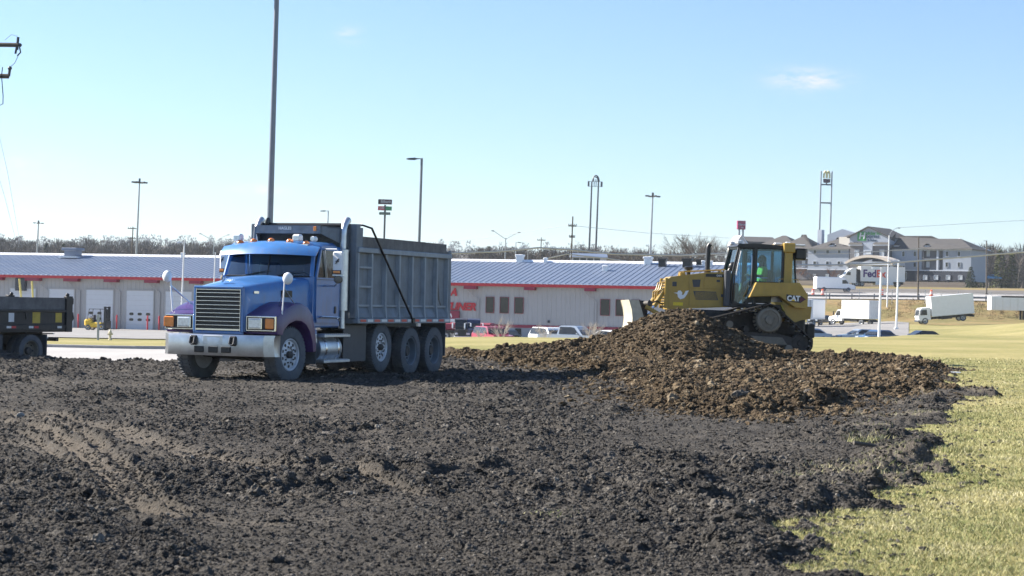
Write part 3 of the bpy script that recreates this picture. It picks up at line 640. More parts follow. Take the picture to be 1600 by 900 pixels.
part('windshield_seal', 'black', CAB, lambda b: (b.tube([(x, .975 - .03 * (1 - (x / .93) ** 2), 2.01) for x in np.linspace(-.93, .93, 9)], .014, 6), b.tube([(0, .945, 2.01), (0, 1.12, 2.54)], .010, 6)))
for s in (1, -1):
    def f(b):
        x0, x1 = s * .985, s * 1.035
        b.prism([(1.10, 1.12), (2.03, 1.10), (2.05, 2.0), (1.06, 2.0), (1.06, 1.3)], 'x', x0, x1)
        b.prism([(1.06, 2.0), (1.12, 2.0), (1.29, 2.54), (1.25, 2.58)], 'x', x0, x1 - s * .008); b.prism([(1.95, 2.0), (2.04, 2.0), (1.99, 2.58), (1.93, 2.56)], 'x', x0, x1 - s * .008)
        b.prism([(1.27, 2.54), (1.95, 2.53), (1.97, 2.59), (1.25, 2.595)], 'x', x0, x1 - s * .004)
    D = part('door', 'blue', TR, f, 25)
    part('door_window', 'glass', D, lambda b: b.prism([(1.12, 2.0), (1.95, 2.0), (1.93, 2.54), (1.29, 2.54)], 'x', s * 1.0, s * 1.008))
    part('vent_bar', 'alum', D, lambda b: (b.tube([(1.40, 0, 2.54), (1.52, 0, 2.0)], .012, 6, T=Matrix.Translation((s * 1.03, 0, 0)) @ Matrix(((0, 1, 0, 0), (1, 0, 0, 0), (0, 0, 1, 0), (0, 0, 0, 1)))), b.tube([(s * 1.03, 1.34, 2.52), (s * 1.03, 1.47, 2.0)], .01, 6)))
    part('handle', 'black', D, lambda b: b.box(s * 1.035, 1.84, 1.30, s * 1.055, 1.91, 1.44, b=.01))
    part('grab_rail', 'chrome', D, lambda b: b.tube([(s * 1.04, 1.20, 1.22), (s * 1.085, 1.20, 1.24), (s * 1.085, 2.0, 1.22), (s * 1.04, 2.0, 1.2)], .014, 6))
    part('door_seam', 'black', D, lambda b: (b.box(s * 1.034, 1.07, 1.955, s * 1.04, 2.03, 1.965), b.box(s * 1.034, 1.10, 1.20, s * 1.038, 2.02, 1.208), b.box(s * 1.0, 2.045, 1.14, s * 1.012, 2.06, 2.5)))
# cab inside
def f(b):
    b.box(-.9, 1.08, 1.18, .9, 1.32, 1.98, 0, .05)
    for x in (-.5, .5): b.box(x - .25, 1.62, 1.2, x + .25, 2.0, 1.55, 1, .05); b.box(x - .24, 1.92, 1.5, x + .24, 2.08, 2.3, 1, .06)
    b.tube([(.5 + .2 * math.cos(a), 1.42 + .08 * math.sin(a), 1.93 + .17 * math.sin(a)) for a in np.linspace(0, 2 * math.pi, 17)], .014, 6)
    b.box(-.95, 2.05, 1.2, .95, 2.095, 2.5, 2)
part('cab_interior', ['black', 'seat', 'darkgrey'], TR, f)
# visor
def f(b):
    rings = []
    for x in np.linspace(-1.06, 1.06, 15):
        k = (x / 1.06) ** 2
        rings.append([(x, .74 + .20 * k, 2.44 - .03 * k), (x, .79 + .2 * k, 2.53 - .05 * k), (x, .94 + .16 * k, 2.655 - .08 * k), (x, 1.12, 2.70 - .11 * k), (x, 1.12, 2.68 - .11 * k), (x, .95 + .16 * k, 2.635 - .08 * k), (x, .81 + .2 * k, 2.51 - .05 * k), (x, .76 + .2 * k, 2.435 - .03 * k)])
    b.loft(rings)
part('sun_visor', 'blue', TR, f, 50)
for x in (-.72, -.42, -.03, .38, .74):
    def f(b): b.ball((x, 1.16, 2.715 - .10 * (x / 1.06) ** 2), (.065, .085, .05), 12, 8, 0); b.box(x - .075, 1.06, 2.66 - .10 * (x / 1.06) ** 2, x + .075, 1.26, 2.70 - .1 * (x / 1.06) ** 2, 1, .01)
    part('roof_light', ['amber', 'chrome'], TR, f)
for x, w in ((-.78, .09), (.54, .085), (.90, .05)):
    def f(b): b.box(x - w, 1.10, 2.70, x + w, 1.26, 2.84 if w > .06 else 2.80, 0, .03); b.box(x - w * .75, 1.09, 2.715, x + w * .75, 1.102, 2.81 if w > .06 else 2.79, 1, .01)
    part('work_light', ['white', 'lampglass'], TR, f)
# wipers
for x0, x1 in ((-.55, -.1), (.15, .62)):
    part('wiper', 'black', TR, lambda b: (b.tube([(x0, .95, 2.01), (x1, .955, 2.10)], .008, 6), b.tube([(x1 - .22, .955, 2.05), (x1 + .16, .955, 2.125)], .007, 6)))
# side mirrors
for s in (1, -1):
    mx_ = 1.375 if s > 0 else 1.17; mw = 1.0 if s > 0 else .62
    def f(b):
        b.tube([(s * 1.02, 1.36, 2.56), (s * (mx_ - .05), 1.33, 2.56), (s * (mx_ - .01), 1.33, 2.50), (s * (mx_ - .01), 1.33, 1.92), (s * (mx_ - .09), 1.34, 1.84), (s * 1.02, 1.42, 1.84)], .014, 8)
    sm = part('side_mirror', 'alum', TR, f)
    part('mirror_head', ['white', 'alum'], sm, lambda b: (b.box(-.115 * mw, -.04, -.225, .115 * mw, .03, .235, 0, .025, T=Matrix.Translation((s * mx_, 1.30, 2.28)) @ rotm('Z', -6 * s)), b.box(-.12 * mw, -.02, -.24, .12 * mw, .035, -.215, 1, T=Matrix.Translation((s * mx_, 1.30, 2.28)) @ rotm('Z', -6 * s))))
    part('marker_light', ['amber', 'black'], sm, lambda b: (b.box(s * mx_ - .09 * mw, 1.235, 2.075, s * mx_ + .09 * mw, 1.25, 2.15, 1), b.box(s * mx_ - .075 * mw, 1.225, 2.088, s * mx_ + .075 * mw, 1.24, 2.138, 0, .006)))
    part('spot_mirror', 'dirtymetal', sm, lambda b: b.ball((s * mx_, 1.31, 1.965), (.10 * mw, .05, .075), 14, 8))
    def f(b):                                                            # leaping animal emblem on the mirror back
        pts = [(-.055, -.06), (-.03, -.02), (-.045, .01), (-.01, .02), (.01, .05), (.035, .075), (.055, .06), (.035, .045), (.03, .015), (.04, -.015), (.02, -.005), (-.01, -.015), (-.03, -.05)]
        b.prism([(s * mx_ + p * .8 * mw, 2.32 + q * .8) for p, q in pts], 'y', 1.236, 1.262)
    part('emblem', 'darkgrey', sm, f, 0)
# exhaust stacks
for s in (1, -1):
    def f(b):
        b.tube([(s * .98, 2.31, 1.0), (s * .98, 2.31, 2.86), (s * .98, 2.325, 2.98), (s * .98, 2.37, 3.08), (s * .98, 2.44, 3.15), (s * .98, 2.50, 3.18)], [.065, .065, .067, .069, .072, .075], 14)
        b.lathe([(.115, 1.36), (.115, 2.56), (.07, 2.60)], (s * .98, 2.31, 0), 'z', 18, 1); b.lathe([(.12, 2.54), (.12, 2.58)], (s * .98, 2.31, 0), 'z', 18)
    part('exhaust_stack', ['alum', 'alum'], TR, f)
# tanks and steps
for s in (1, -1):
    tk = part('fuel_tank', ['alum', 'dark'], TR, lambda b: b.lathe([(.02, 1.22), (.27, 1.24), (.285, 1.27), (.285, 2.14), (.27, 2.17), (.02, 2.19)], (s * .80, 0, .60), 'y', 26))
    for y in (1.42, 1.96): part('tank_strap', 'chrome', tk, lambda b: b.lathe([(.284, y), (.296, y + .005), (.296, y + .055), (.284, y + .06)], (s * .80, 0, .60), 'y', 26))
    for z in (.86, .36):
        part('step', 'alum', TR, lambda b: (b.box(s * .84, 1.22, z - .03, s * 1.16, 2.36, z + .03, b=.01), [b.box(s * .86, 1.26 + k * .09, z + .03, s * 1.14, 1.29 + k * .09, z + .042) for k in range(12)]))
    part('battery_box', ['blue', 'alum'], TR, lambda b: (b.box(s * .55, .98, .62, s * 1.02, 1.16, .98, 0, .02), b.box(s * 1.02, 1.0, .72, s * 1.03, 1.14, .9, 1)))
    part('side_skirt', 'darkgrey', TR, lambda b: b.box(s * .985, 2.36, .33, s * 1.0, 3.42, 1.06))
    part('mud_flap', 'rubber', TR, lambda b: b.box(s * .52, 7.30, .36, s * 1.12, 7.33, 1.10))
    part('fender_flap', 'rubber', TR, lambda b: b.box(s * .62, .86, .32, s * 1.15, .88, .74))

# dump body
BED = thing('x', None, None); BED.name = 'dump_body'; BED.parent = TR
def f(b):
    Y0, Y1 = 2.55, 7.26
    for s in (-1, 1):
        b.box(s * 1.10, Y0, 1.46, s * 1.14, Y1, 2.55)                    # side plate
        b.prism([(s * 1.14, 1.46), (s * 1.10, 1.46), (s * 1.10, 1.22), (s * 1.22, 1.22)], 'y', Y0, Y1)  # sloping foot
    b.box(-1.10, Y0, 1.18, 1.10, Y1, 1.26)                               # floor
    b.box(-1.14, 2.50, 1.10, 1.14, 2.56, 3.08)                           # front wall
    b.box(-1.12, Y1 - .02, 1.20, 1.12, Y1 + .05, 2.58)                   # tailgate
    b.box(-.5, 2.9, 1.0, .5, 7.1, 1.16)
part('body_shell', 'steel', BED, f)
for s in (1, -1):
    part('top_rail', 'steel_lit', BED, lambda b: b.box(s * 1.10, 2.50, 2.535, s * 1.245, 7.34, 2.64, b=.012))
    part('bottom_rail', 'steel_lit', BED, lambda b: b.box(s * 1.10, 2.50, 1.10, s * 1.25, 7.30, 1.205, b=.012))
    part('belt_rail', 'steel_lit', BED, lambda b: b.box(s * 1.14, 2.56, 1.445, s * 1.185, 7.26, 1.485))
    part('side_board', 'wood', BED, lambda b: (b.box(s * 1.12, 2.84, 2.64, s * 1.165, 6.0, 2.865), b.box(s * 1.12, 6.005, 2.64, s * 1.165, 7.18, 2.86)))
    for k, y in enumerate((2.56, 3.21, 3.90, 4.58, 5.25, 5.91, 6.58, 7.20)):
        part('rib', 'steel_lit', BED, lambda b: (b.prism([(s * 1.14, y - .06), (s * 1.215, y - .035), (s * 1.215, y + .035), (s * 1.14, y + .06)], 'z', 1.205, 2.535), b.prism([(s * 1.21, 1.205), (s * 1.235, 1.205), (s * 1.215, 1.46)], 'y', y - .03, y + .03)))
    for z in (1.85, 2.24): part('ladder_rung', 'steel_lit', BED, lambda b: b.box(s * 1.18, 2.60, z - .02, s * 1.215, 3.17, z + .02))
    for k in range(14):                                                  # conspicuity tape along the bottom rail
        y = 2.62 + k * .335
        part('reflector', 'red' if k % 2 == 0 else 'whitedirty', BED, lambda b: b.box(s * 1.25, y, 1.135, s * 1.254, y + .26, 1.185))
    part('corner_post', 'steel', BED, lambda b: (b.box(s * 1.02, 7.20, 1.10, s * 1.22, 7.36, 2.72, b=.015), b.box(s * 1.02, 7.24, 2.30, s * 1.16, 7.44, 2.72, b=.03)))
    part('front_post', 'steel', BED, lambda b: (b.box(s * 1.06, 2.46, 1.2, s * 1.20, 2.64, 3.10, b=.01), b.box(s * 1.06, 2.64, 2.64, s * 1.16, 2.84, 3.04)))
    arm = part('tarp_arm', 'black', BED, lambda b: (b.tube([(s * 1.27, 5.18, 1.16), (s * 1.27, 3.02, 3.04)], .024, 8), b.tube([(s * 1.27, 3.02, 3.04), (s * 1.1, 2.94, 3.10), (0, 2.9, 3.12)], .02, 8), b.lathe([(.06, 0), (.06, .05)], (s * 1.25, 5.18, 1.16), 'x', 12)))
    part('scratch', 'black', BED, lambda b: (b.prism([(6.74, 1.98), (6.80, 2.05), (6.90, 1.6), (7.0, 1.49), (6.94, 1.49), (6.82, 1.62)], 'x', s * 1.140, s * 1.143),), 0)
def f(b):                                                                # cab shield over the cab
    b.prism([(-1.02, 2.5), (-.72, 1.80), (.72, 1.80), (1.02, 2.5)], 'z', 3.00, 3.03)
    b.prism([(-.72, 1.78), (.72, 1.78), (.72, 1.83), (-.72, 1.83)], 'z', 2.88, 3.04)
    for s in (-1, 1):
        b.add([(s * .72, 1.80, 2.88), (s * .72, 1.80, 3.03), (s * 1.02, 2.5, 3.03), (s * 1.02, 2.5, 2.62), (s * .74, 1.83, 2.88), (s * .74, 1.83, 3.03), (s * .99, 2.5, 3.02), (s * .99, 2.5, 2.63)], [(0, 1, 2, 3), (4, 7, 6, 5), (0, 3, 7, 4), (1, 5, 6, 2)])
    b.tube([(-.74, 1.8, 3.02), (-.78, 1.84, 2.72)], .03, 8)
    for x in np.linspace(-.6, .6, 5): b.box(x - .02, 1.84, 2.95, x + .02, 2.5, 3.0)
SH = part('cab_shield', 'steel', BED, f, 20)
part('marker_light', 'amber', SH, lambda b: (b.box(.58, 1.765, 2.93, .64, 1.785, 3.02, b=.006),))
text('lettering', 'HAGLES', SH, .08, (-.06, 1.775, 2.98), (90, 0, 0), 'whitedirty', .002, 0, .002)
part('tarp_housing', 'black', BED, lambda b: (b.tube([(-1.0, 2.46, 3.08), (1.0, 2.46, 3.08)], .04, 12), b.ball((-.80, 2.44, 3.13), (.05, .10, .10), 10, 6)))
# ------------------------------------------------------------------ bulldozer (sprocket at y = 0, blade towards -y, left side is +x)
DZ0 = .27
DZ = thing('bulldozer', 'yellow crawler bulldozer with enclosed cab climbing behind the dirt pile', 'bulldozer', (7.133, 55.197, DZ0), -86, rx=-1.0)
def zz(z): return z - DZ0
# tracks: a triangle from the raised sprocket to the two idlers
def track(s):
    xc = s * 1.02; hw = .31
    cs = [((0.0, .98), .455), ((.93, .36), .33), ((-2.35, .40), .36)]      # (y, z), radius incl. chain
    pts = []
    def arc(c, r, a0, a1, n):
        for k in range(n + 1):
            a = R(a0 + (a1 - a0) * k / n); pts.append((c[0] + r * math.cos(a), c[1] + r * math.sin(a)))
    arc(*cs[0], 108, 30, 7); arc(*cs[1], 28, -92, 10); arc(*cs[2], 268, 108, 11)
    P = np.array(pts + [pts[0]]); seg = np.hypot(*(P[1:] - P[:-1]).T); L = np.concatenate([[0], np.cumsum(seg)]); tot = L[-1]
    n = 44; out = []
    for k in range(n):
        d = tot * k / n; j = min(np.searchsorted(L, d, 'right') - 1, len(seg) - 1); e = (P[j + 1] - P[j]) / seg[j]; q = P[j] + e * (d - L[j]); out.append((q, e))
    return xc, hw, out, tot / n
for s in (1, -1):
    xc, hw, lk, pitch = track(s)
    tr = part('track', 'track', DZ, lambda b: b.loft([[(xc - .10, q[0] + e[1] * .055, q[1] - e[0] * .055), (xc + .10, q[0] + e[1] * .055, q[1] - e[0] * .055), (xc + .10, q[0], q[1]), (xc - .10, q[0], q[1])] for q, e in lk] + [[(xc - .10, lk[0][0][0] + lk[0][1][1] * .055, lk[0][0][1] - lk[0][1][0] * .055), (xc + .10, lk[0][0][0] + lk[0][1][1] * .055, lk[0][0][1] - lk[0][1][0] * .055), (xc + .10, *lk[0][0]), (xc - .10, *lk[0][0])]], caps=False))
    pm = None
    for q, e in lk:                                                     # every shoe, with its grouser bar
        if pm is None:
            pb = MB(); pb.box(-hw, -pitch * .47, 0, hw, pitch * .47, .03, 0); pb.box(-hw, -pitch * .42, .03, hw, -pitch * .30, .095, 0); pb.box(-hw * .96, -pitch * .44, .07, hw * .96, -pitch * .28, .10, 1); pb.box(hw - .01, -pitch * .44, .0, hw + .004, pitch * .2, .04, 0); pm = pb.mesh('track_shoe', ['track', 'grouser'], 0)
        o = bpy.data.objects.new('track_shoe', pm); COL.objects.link(o); o.parent = tr
        o.matrix_local = Matrix(((1, 0, 0, xc), (0, -e[0], -(-e[1]) * 1, q[0]), (0, -e[1], -e[0] * -1 * -1, q[1]), (0, 0, 0, 1))) if False else Matrix.Translation((xc, q[0], q[1])) @ Matrix.Rotation(math.atan2(e[1], e[0]) + math.pi, 4, 'X')
    def f(b):
        b.lathe([(.02, -.07), (.36, -.07), (.36, .05), (.33, .10), (.27, .115), (.26, .09), (.12, .09), (.11, .15), (.02, .16)], (xc + s * .18, 0, .98), 'x', 30)
        for k in range(22):
            a = 2 * math.pi * k / 22; b.box(-.04, -.03, .34, .04, .03, .41, T=Matrix.Translation((xc, 0, .98)) @ Matrix.Rotation(a, 4, 'X'))
        for k in range(5):
            a = 2 * math.pi * k / 5 + .3; b.lathe([(.045, .08), (.045, .115), (.001, .12)], (xc + s * .18, .19 * math.cos(a), .98 + .19 * math.sin(a)), 'x', 8)
    if s < 0: part('sprocket', 'dirtymetal', DZ, lambda b: b.lathe([(.02, -.1), (.36, -.1), (.36, .1), (.02, .1)], (xc, 0, .98), 'x', 30))
    else: part('sprocket', 'dirtymetal', DZ, f)
    for y, z, r in ((.93, .36, .27), (-2.35, .40, .30)): part('idler', 'track', DZ, lambda b: b.lathe([(.02, -.09), (r, -.09), (r, .09), (r * .85, .12), (r * .3, .12), (r * .28, .17), (.02, .17)], (xc + s * .05, y, z), 'x', 24))
    part('roller_frame', ['track', 'dirtymetal'], DZ, lambda b: (b.prism([(-2.1, .32), (.8, .25), (.8, .48), (.3, .60), (-1.2, .62), (-2.1, .50)], 'x', xc - .16, xc + .16), [b.lathe([(.02, -.15), (.11, -.15), (.11, .22), (.02, .22)], (xc, y, .19), 'x', 14, 1) for y in np.linspace(-1.9, .6, 7)], b.lathe([(.02, -.1), (.10, -.1), (.10, .2), (.02, .2)], (xc, -1.1, .82), 'x', 14, 1), b.prism([(-.5, .52), (.4, .5), (.55, .3), (-.2, .3)], 'x', xc + s * .16, xc + s * .22, 1)))
# main frame, belly and rear case
part('main_frame', ['track', 'yellow'], DZ, lambda b: (b.box(-.55, -2.7, .55, .55, 1.2, 1.2, 0, .05), b.prism([(-.2, 1.2), (.45, .95), (.75, .95), (1.32, 1.05), (1.35, 1.40), (-.2, 1.40)], 'x', -.62, .62, 1), b.box(-.25, 1.3, .5, .25, 1.55, .9, 0, .03), b.tube([(-1.1, -.6, .7), (1.1, -.6, .7)], .09, 10)))
# hood
def f(b):
    b.prism([(-2.78, 1.17), (-1.02, 1.30), (-1.02, 2.29), (-1.6, 2.27), (-2.70, 2.10), (-2.80, 2.02)], 'x', -.52, .52)
HD = part('engine_hood', 'yellow', DZ, f, 20)
for s in (1, -1):
    x = s * .52
    part('hood_panel', 'yellow', HD, lambda b: b.box(x, -1.75, 1.80, x + s * .014, -1.04, 2.24, b=.004))
    part('hood_panel', 'yellow', HD, lambda b: b.box(x, -2.18, 1.80, x + s * .012, -1.77, 2.12, b=.004))
    part('hood_panel', 'yellow', HD, lambda b: b.box(x, -2.16, 1.30, x + s * .016, -1.04, 1.77, b=.004))
    part('hood_panel', 'yellow', HD, lambda b: b.box(x, -2.74, 1.24, x + s * .010, -2.20, 2.02, b=.004))
    part('louvre', ['darkgrey', 'yellow'], HD, lambda b: (b.prism([(-2.06, 1.72), (-1.40, 1.72), (-1.34, 1.48), (-1.98, 1.48)], 'x', x + s * .012, x + s * .022), [b.box(x + s * .02, -2.0, 1.50 + k * .03, x + s * .03, -1.38, 1.512 + k * .03, 1) for k in range(7)]))
    part('vent', 'darkgrey', HD, lambda b: b.prism([(-2.10, 2.04), (-1.86, 2.05), (-1.88, 1.84), (-2.06, 1.83)], 'x', x + s * .01, x + s * .02))
    part('work_lamp_guard', 'darkgrey', HD, lambda b: b.box(x, -2.66, 1.83, x + s * .03, -2.54, 1.96, b=.01))
    part('latch', 'darkgrey', HD, lambda b: (b.box(x + s * .012, -1.40, 2.00, x + s * .026, -1.30, 2.06, b=.005), b.box(x + s * .012, -1.26, 1.58, x + s * .03, -1.18, 1.66, b=.005)))
    part('model_plate', 'black', HD, lambda b: b.box(x + s * .013, -1.72, 2.135, x + s * .02, -1.10, 2.225))
    text('lettering', 'D6N', HD, .075, (x + s * .022, -1.33, 2.18), (90, 0, 90 * s), 'whitedirty', .002, 0, .002)
    part('warning_sticker', mat('yellow_sticker', (.75, .55, .03), .5), HD, lambda b: b.box(x + s * .010, -2.62, 1.29, x + s * .014, -2.34, 1.38))
    def f(b):                                                            # pale swoosh emblem low on the hood
        P = [(-.22, .03), (-.10, .04), (-.08, .10), (.0, .11), (.06, .04), (.04, -.03), (.10, -.02), (.16, .10), (.26, .12), (.20, -.02), (.12, -.13), (.0, -.17), (-.08, -.10), (-.10, .0)]
        b.prism([(-2.42 + p * .9, 1.62 + q * .9) for p, q in P], 'x', x + s * .010, x + s * .016)
    part('emblem', 'white', HD, f, 0)
def f(b):
    b.box(-.46, -2.83, 1.25, .46, -2.79, 2.0, 0)
    for k in range(10): b.box(-.46, -2.86, 1.28 + k * .072, .46, -2.83, 1.305 + k * .072, 1)
    for x in (-.49, .49): b.box(x - .035, -2.87, 1.2, x + .035, -2.78, 2.06, 1, .01)
part('grille', ['black', 'yellow'], HD, f)
for x in (-.42, 0, .42): part('grille_guard', 'yellow', HD, lambda b: b.tube([(x, -2.80, 1.95), (x, -2.93, 1.92), (x, -2.98, 1.72), (x, -3.06, 1.66), (x, -3.06, 1.40), (x, -2.97, 1.33), (x, -2.80, 1.33)], .024, 8))
part('exhaust', 'black', DZ, lambda b: (b.tube([(.12, -1.60, 2.2), (.12, -1.60, 2.95), (.12, -1.59, 3.02), (.12, -1.55, 3.08)], [.07, .07, .068, .066], 14), b.lathe([(.10, 2.25), (.10, 2.32), (.07, 2.34)], (.12, -1.60, 0), 'z', 14)))
part('precleaner', ['black', 'yellow'], DZ, lambda b: (b.lathe([(.06, 2.12), (.06, 2.32), (.12, 2.33), (.13, 2.40), (.06, 2.43), (.01, 2.43)], (.12, -2.15, 0), 'z', 16),))
part('hood_rail', 'yellow', DZ, lambda b: (b.tube([(.40, -2.36, 2.14), (.40, -2.34, 2.26), (.40, -1.15, 2.36), (.40, -1.1, 2.28)], .02, 8), b.tube([(-.40, -2.36, 2.14), (-.40, -2.34, 2.26), (-.40, -1.15, 2.36), (-.40, -1.1, 2.28)], .02, 8), b.box(.30, -2.45, 2.10, .44, -2.28, 2.24, b=.02)))
part('air_cleaner', 'black', DZ, lambda b: (b.tube([(.62, -1.1, 2.3), (.62, -.98, 2.52)], .03, 8), b.ball((.62, -.95, 2.45), (.10, .14, .14), 12, 8)))
# cab
def f(b):
    for s in (1, -1):
        b.tube([(s * .74, -1.0, 1.40), (s * .74, -.98, 2.30), (s * .70, -.82, 3.02)], .035, 8)      # front post
        b.box(s * .70, -.40, 1.4, s * .80, -.30, 3.04, b=.02)                                       # middle post
        b.box(s * .70, .40, 1.95, s * .80, .48, 3.02, b=.02)                                        # rear post
        b.box(s * .70, -.40, 1.96, s * .80, .45, 2.06, b=.01)
        b.prism([(-1.0, 1.4), (-.65, 1.28), (-.34, 1.62), (-.34, 1.96), (-.42, 1.96), (-.46, 1.68), (-.68, 1.36), (-.94, 1.48)], 'x', s * .72, s * .80)
        b.box(s * .70, -.82, 2.98, s * .80, .46, 3.06, b=.02)
    b.box(-.74, -1.02, 1.45, .74, -.96, 2.0, b=.01); b.box(-.74, -.84, 2.98, .74, -.78, 3.06); b.box(-.74, .42, 1.5, .74, .47, 2.05)
    b.box(-.80, -1.04, 1.30, .80, .45, 1.42, b=.02)
    b.prism([(-.90, 3.03), (.52, 3.03), (.50, 3.10), (-.4, 3.13), (-.84, 3.10)], 'x', -.80, .80)
CB = part('cab', 'black', DZ, f)
for s in (1, -1):
    def f(b):
        P = [(-.93, 1.48), (-.68, 1.36), (-.46, 1.68), (-.42, 1.96), (-.42, 2.97), (-.80, 2.97), (-.93, 2.30)]
        b.prism(P, 'x', s * .755, s * .762)
    dr = part('cab_door', 'glass', CB, f, 0)
    part('door_handle', 'alum', dr, lambda b: b.tube([(s * .80, -.47, 1.9), (s * .84, -.47, 1.95), (s * .84, -.47, 2.7), (s * .80, -.47, 2.8)], .016, 8))
    part('door_frame', 'black', dr, lambda b: b.tube([(s * .768, y, z) for y, z in [(-.93, 1.48), (-.68, 1.36), (-.46, 1.68), (-.42, 1.96), (-.42, 2.97), (-.80, 2.97), (-.93, 2.30), (-.93, 1.48)]], .022, 6))
    part('side_window', 'glass', CB, lambda b: b.box(s * .755, -.30, 2.06, s * .762, .40, 2.98))
    part('rear_quarter_window', 'glass', CB, lambda b: b.prism([(.49, 2.06), (.84, 2.06), (.76, 2.98), (.49, 2.98)], 'x', s * .62, s * .627), 0)
    part('rear_post', 'black', CB, lambda b: (b.tube([(s * .62, .86, 2.04), (s * .62, .78, 3.0)], .03, 8), b.box(s * .58, .49, 2.98, s * .66, .80, 3.05), b.box(s * .58, .49, 2.0, s * .66, .88, 2.06)))
    part('grab_bar', 'whitedirty', CB, lambda b: b.tube([(s * .83, -.90, 2.2), (s * .84, -.86, 2.5), (s * .82, -.78, 2.9)], .014, 8))
part('windscreen', 'glass', CB, lambda b: b.add([(-.70, -.99, 2.0), (.70, -.99, 2.0), (.68, -.80, 2.98), (-.68, -.80, 2.98), (-.70, -.984, 2.0), (.70, -.984, 2.0), (.68, -.794, 2.98), (-.68, -.794, 2.98)], [(0, 1, 2, 3), (4, 7, 6, 5), (0, 4, 5, 1), (1, 5, 6, 2), (2, 6, 7, 3), (3, 7, 4, 0)]), 0)
part('rear_window', 'glass', CB, lambda b: b.box(-.70, .44, 2.06, .70, .447, 2.98))
def f(b):
    b.box(-.27, -.28, 1.55, .27, .22, 1.90, 0, .05); b.box(-.26, .16, 1.7, .26, .30, 2.42, 0, .06); b.box(-.5, -.3, 1.45, -.32, .2, 1.95, 1, .03); b.box(.32, -.3, 1.45, .5, .2, 1.95, 1, .03)
    b.box(-.4, -.92, 1.42, .4, -.72, 2.0, 1, .04); b.tube([(-.40, -.1, 1.95), (-.40, -.14, 2.12)], .025, 8, 1); b.tube([(.40, -.1, 1.95), (.40, -.14, 2.12)], .025, 8, 1)
part('cab_interior', ['seat', 'darkgrey'], DZ, f)
part('battery_box', ['darkgrey', 'black'], DZ, lambda b: b.box(.52, -1.20, 1.32, .80, -1.04, 2.34, 0, .02))
part('toolbox', ['darkgrey', 'black'], DZ, lambda b: b.box(-.80, -1.20, 1.32, -.52, -1.04, 2.34, 0, .02))
# roll-over frame
def f(b):
    for s in (1, -1):
        b.box(s * .66, .47, 2.02, s * .86, .70, 3.02, b=.02); b.box(s * .62, .42, 2.9, s * .90, .76, 3.18, b=.03); b.box(s * .6, .40, 1.98, s * .92, .86, 2.06, b=.01)
    b.box(-.62, .48, 2.95, .62, .70, 3.15, b=.02)
part('rollover_frame', 'yellow', DZ, f)
for s in (1, -1): part('air_conditioner', 'black', DZ, lambda b: b.box(s * .35, .78, 2.72, s * .84, 1.10, 3.04, b=.04))
for x in (.55, -.55):
    for y in (-.78, .62): part('roof_light', ['whitedirty', 'lampglass'], DZ, lambda b: b.box(x - .08, y - .09, 3.10, x + .08, y + .06, 3.22, 0, .03))
part('beacon_guard', 'whitedirty', DZ, lambda b: (b.box(.50, .20, 3.12, .72, .42, 3.18, b=.02), b.box(.6, .70, 3.10, .84, 1.06, 3.16, b=.02)))
# fenders
for s in (1, -1):
    def f(b):
        b.prism([(-.62, 1.60), (-.42, 2.02), (.9, 2.05), (1.16, 1.72), (1.16, 1.34), (.78, 1.36), (.30, 1.66), (-.50, 1.62)], 'x', s * .74, s * 1.27)
    fd = part('fender', 'yellow', DZ, f, 15); fd.scale = (1, .93, 1)
    part('fender_edge', 'yellow', fd, lambda b: (b.tube([(s * 1.275, -.60, 1.63), (s * 1.275, .28, 1.68), (s * 1.275, .77, 1.38)], .016, 6),))
    part('logo_plate', 'black', fd, lambda b: b.prism([(.50, 1.72), (.98, 1.68), (1.10, 1.60), (.94, 1.49), (.50, 1.52)], 'x', s * 1.27, s * 1.276))
    part('logo_wedge', mat('logo_dark_red', (.09, .012, .03), .5), fd, lambda b: b.prism([(.93, 1.66), (1.12, 1.60), (.91, 1.50)], 'x', s * 1.276, s * 1.279))
    text('lettering', 'CAT', fd, .20, (s * 1.281, .72, 1.605), (90, 0, 90 * s), 'white', .010, 0, .003)
    tri = part('logo_triangle', mat('logo_yellow', (.8, .5, .02), .5), fd, lambda b: b.prism([(.64, 1.535), (.78, 1.535), (.71, 1.60)], 'x', s * 1.28, s * 1.287))
    part('grab_handle', 'yellow', fd, lambda b: [b.tube([(s * 1.1, y, 2.03), (s * 1.1, y, 2.14), (s * 1.1, y + .16, 2.15), (s * 1.1, y + .16, 2.03)], .014, 6) for y in (.3, .72)])
    part('fuel_tank_side', 'yellow', DZ, lambda b: b.prism([(.42, 1.42), (1.2, 1.36), (1.06, 1.04), (.80, .94), (.55, 1.1)], 'x', s * .62, s * 1.0))
# blade and push arms
def f(b):
    rings = []
    for x in np.linspace(-1.62, 1.62, 9):
        rings.append([(x, -3.70, .55), (x, -3.66, .75), (x, -3.65, .95), (x, -3.68, 1.18), (x, -3.76, 1.45), (x, -3.70, 1.46), (x, -3.50, 1.2), (x, -3.44, .95), (x, -3.46, .72), (x, -3.60, .53)])
    b.loft(rings)
BL = part('blade', 'blade', DZ, f, 30)
BL.rotation_euler = (0, 0, R(-3)); BL.location = (-.20, -.12, -.06)
part('blade_back', 'track', BL, lambda b: (b.box(-1.2, -3.50, .85, 1.2, -3.28, 1.10, b=.02), b.box(.9, -3.5, .6, 1.1, -3.2, 1.45), b.box(-1.1, -3.5, .6, -.9, -3.2, 1.45), b.tube([(.95, -3.35, 1.35), (1.25, -3.15, 1.38)], .09, 12)))
for x in (-1.66, 1.625): part('end_plate', 'blade', BL, lambda b: b.prism([(-3.72, .54), (-3.67, .75), (-3.66, .95), (-3.69, 1.18), (-3.78, 1.46), (-3.50, 1.46), (-3.33, .95), (-3.42, .54)], 'x', x, x + .035))
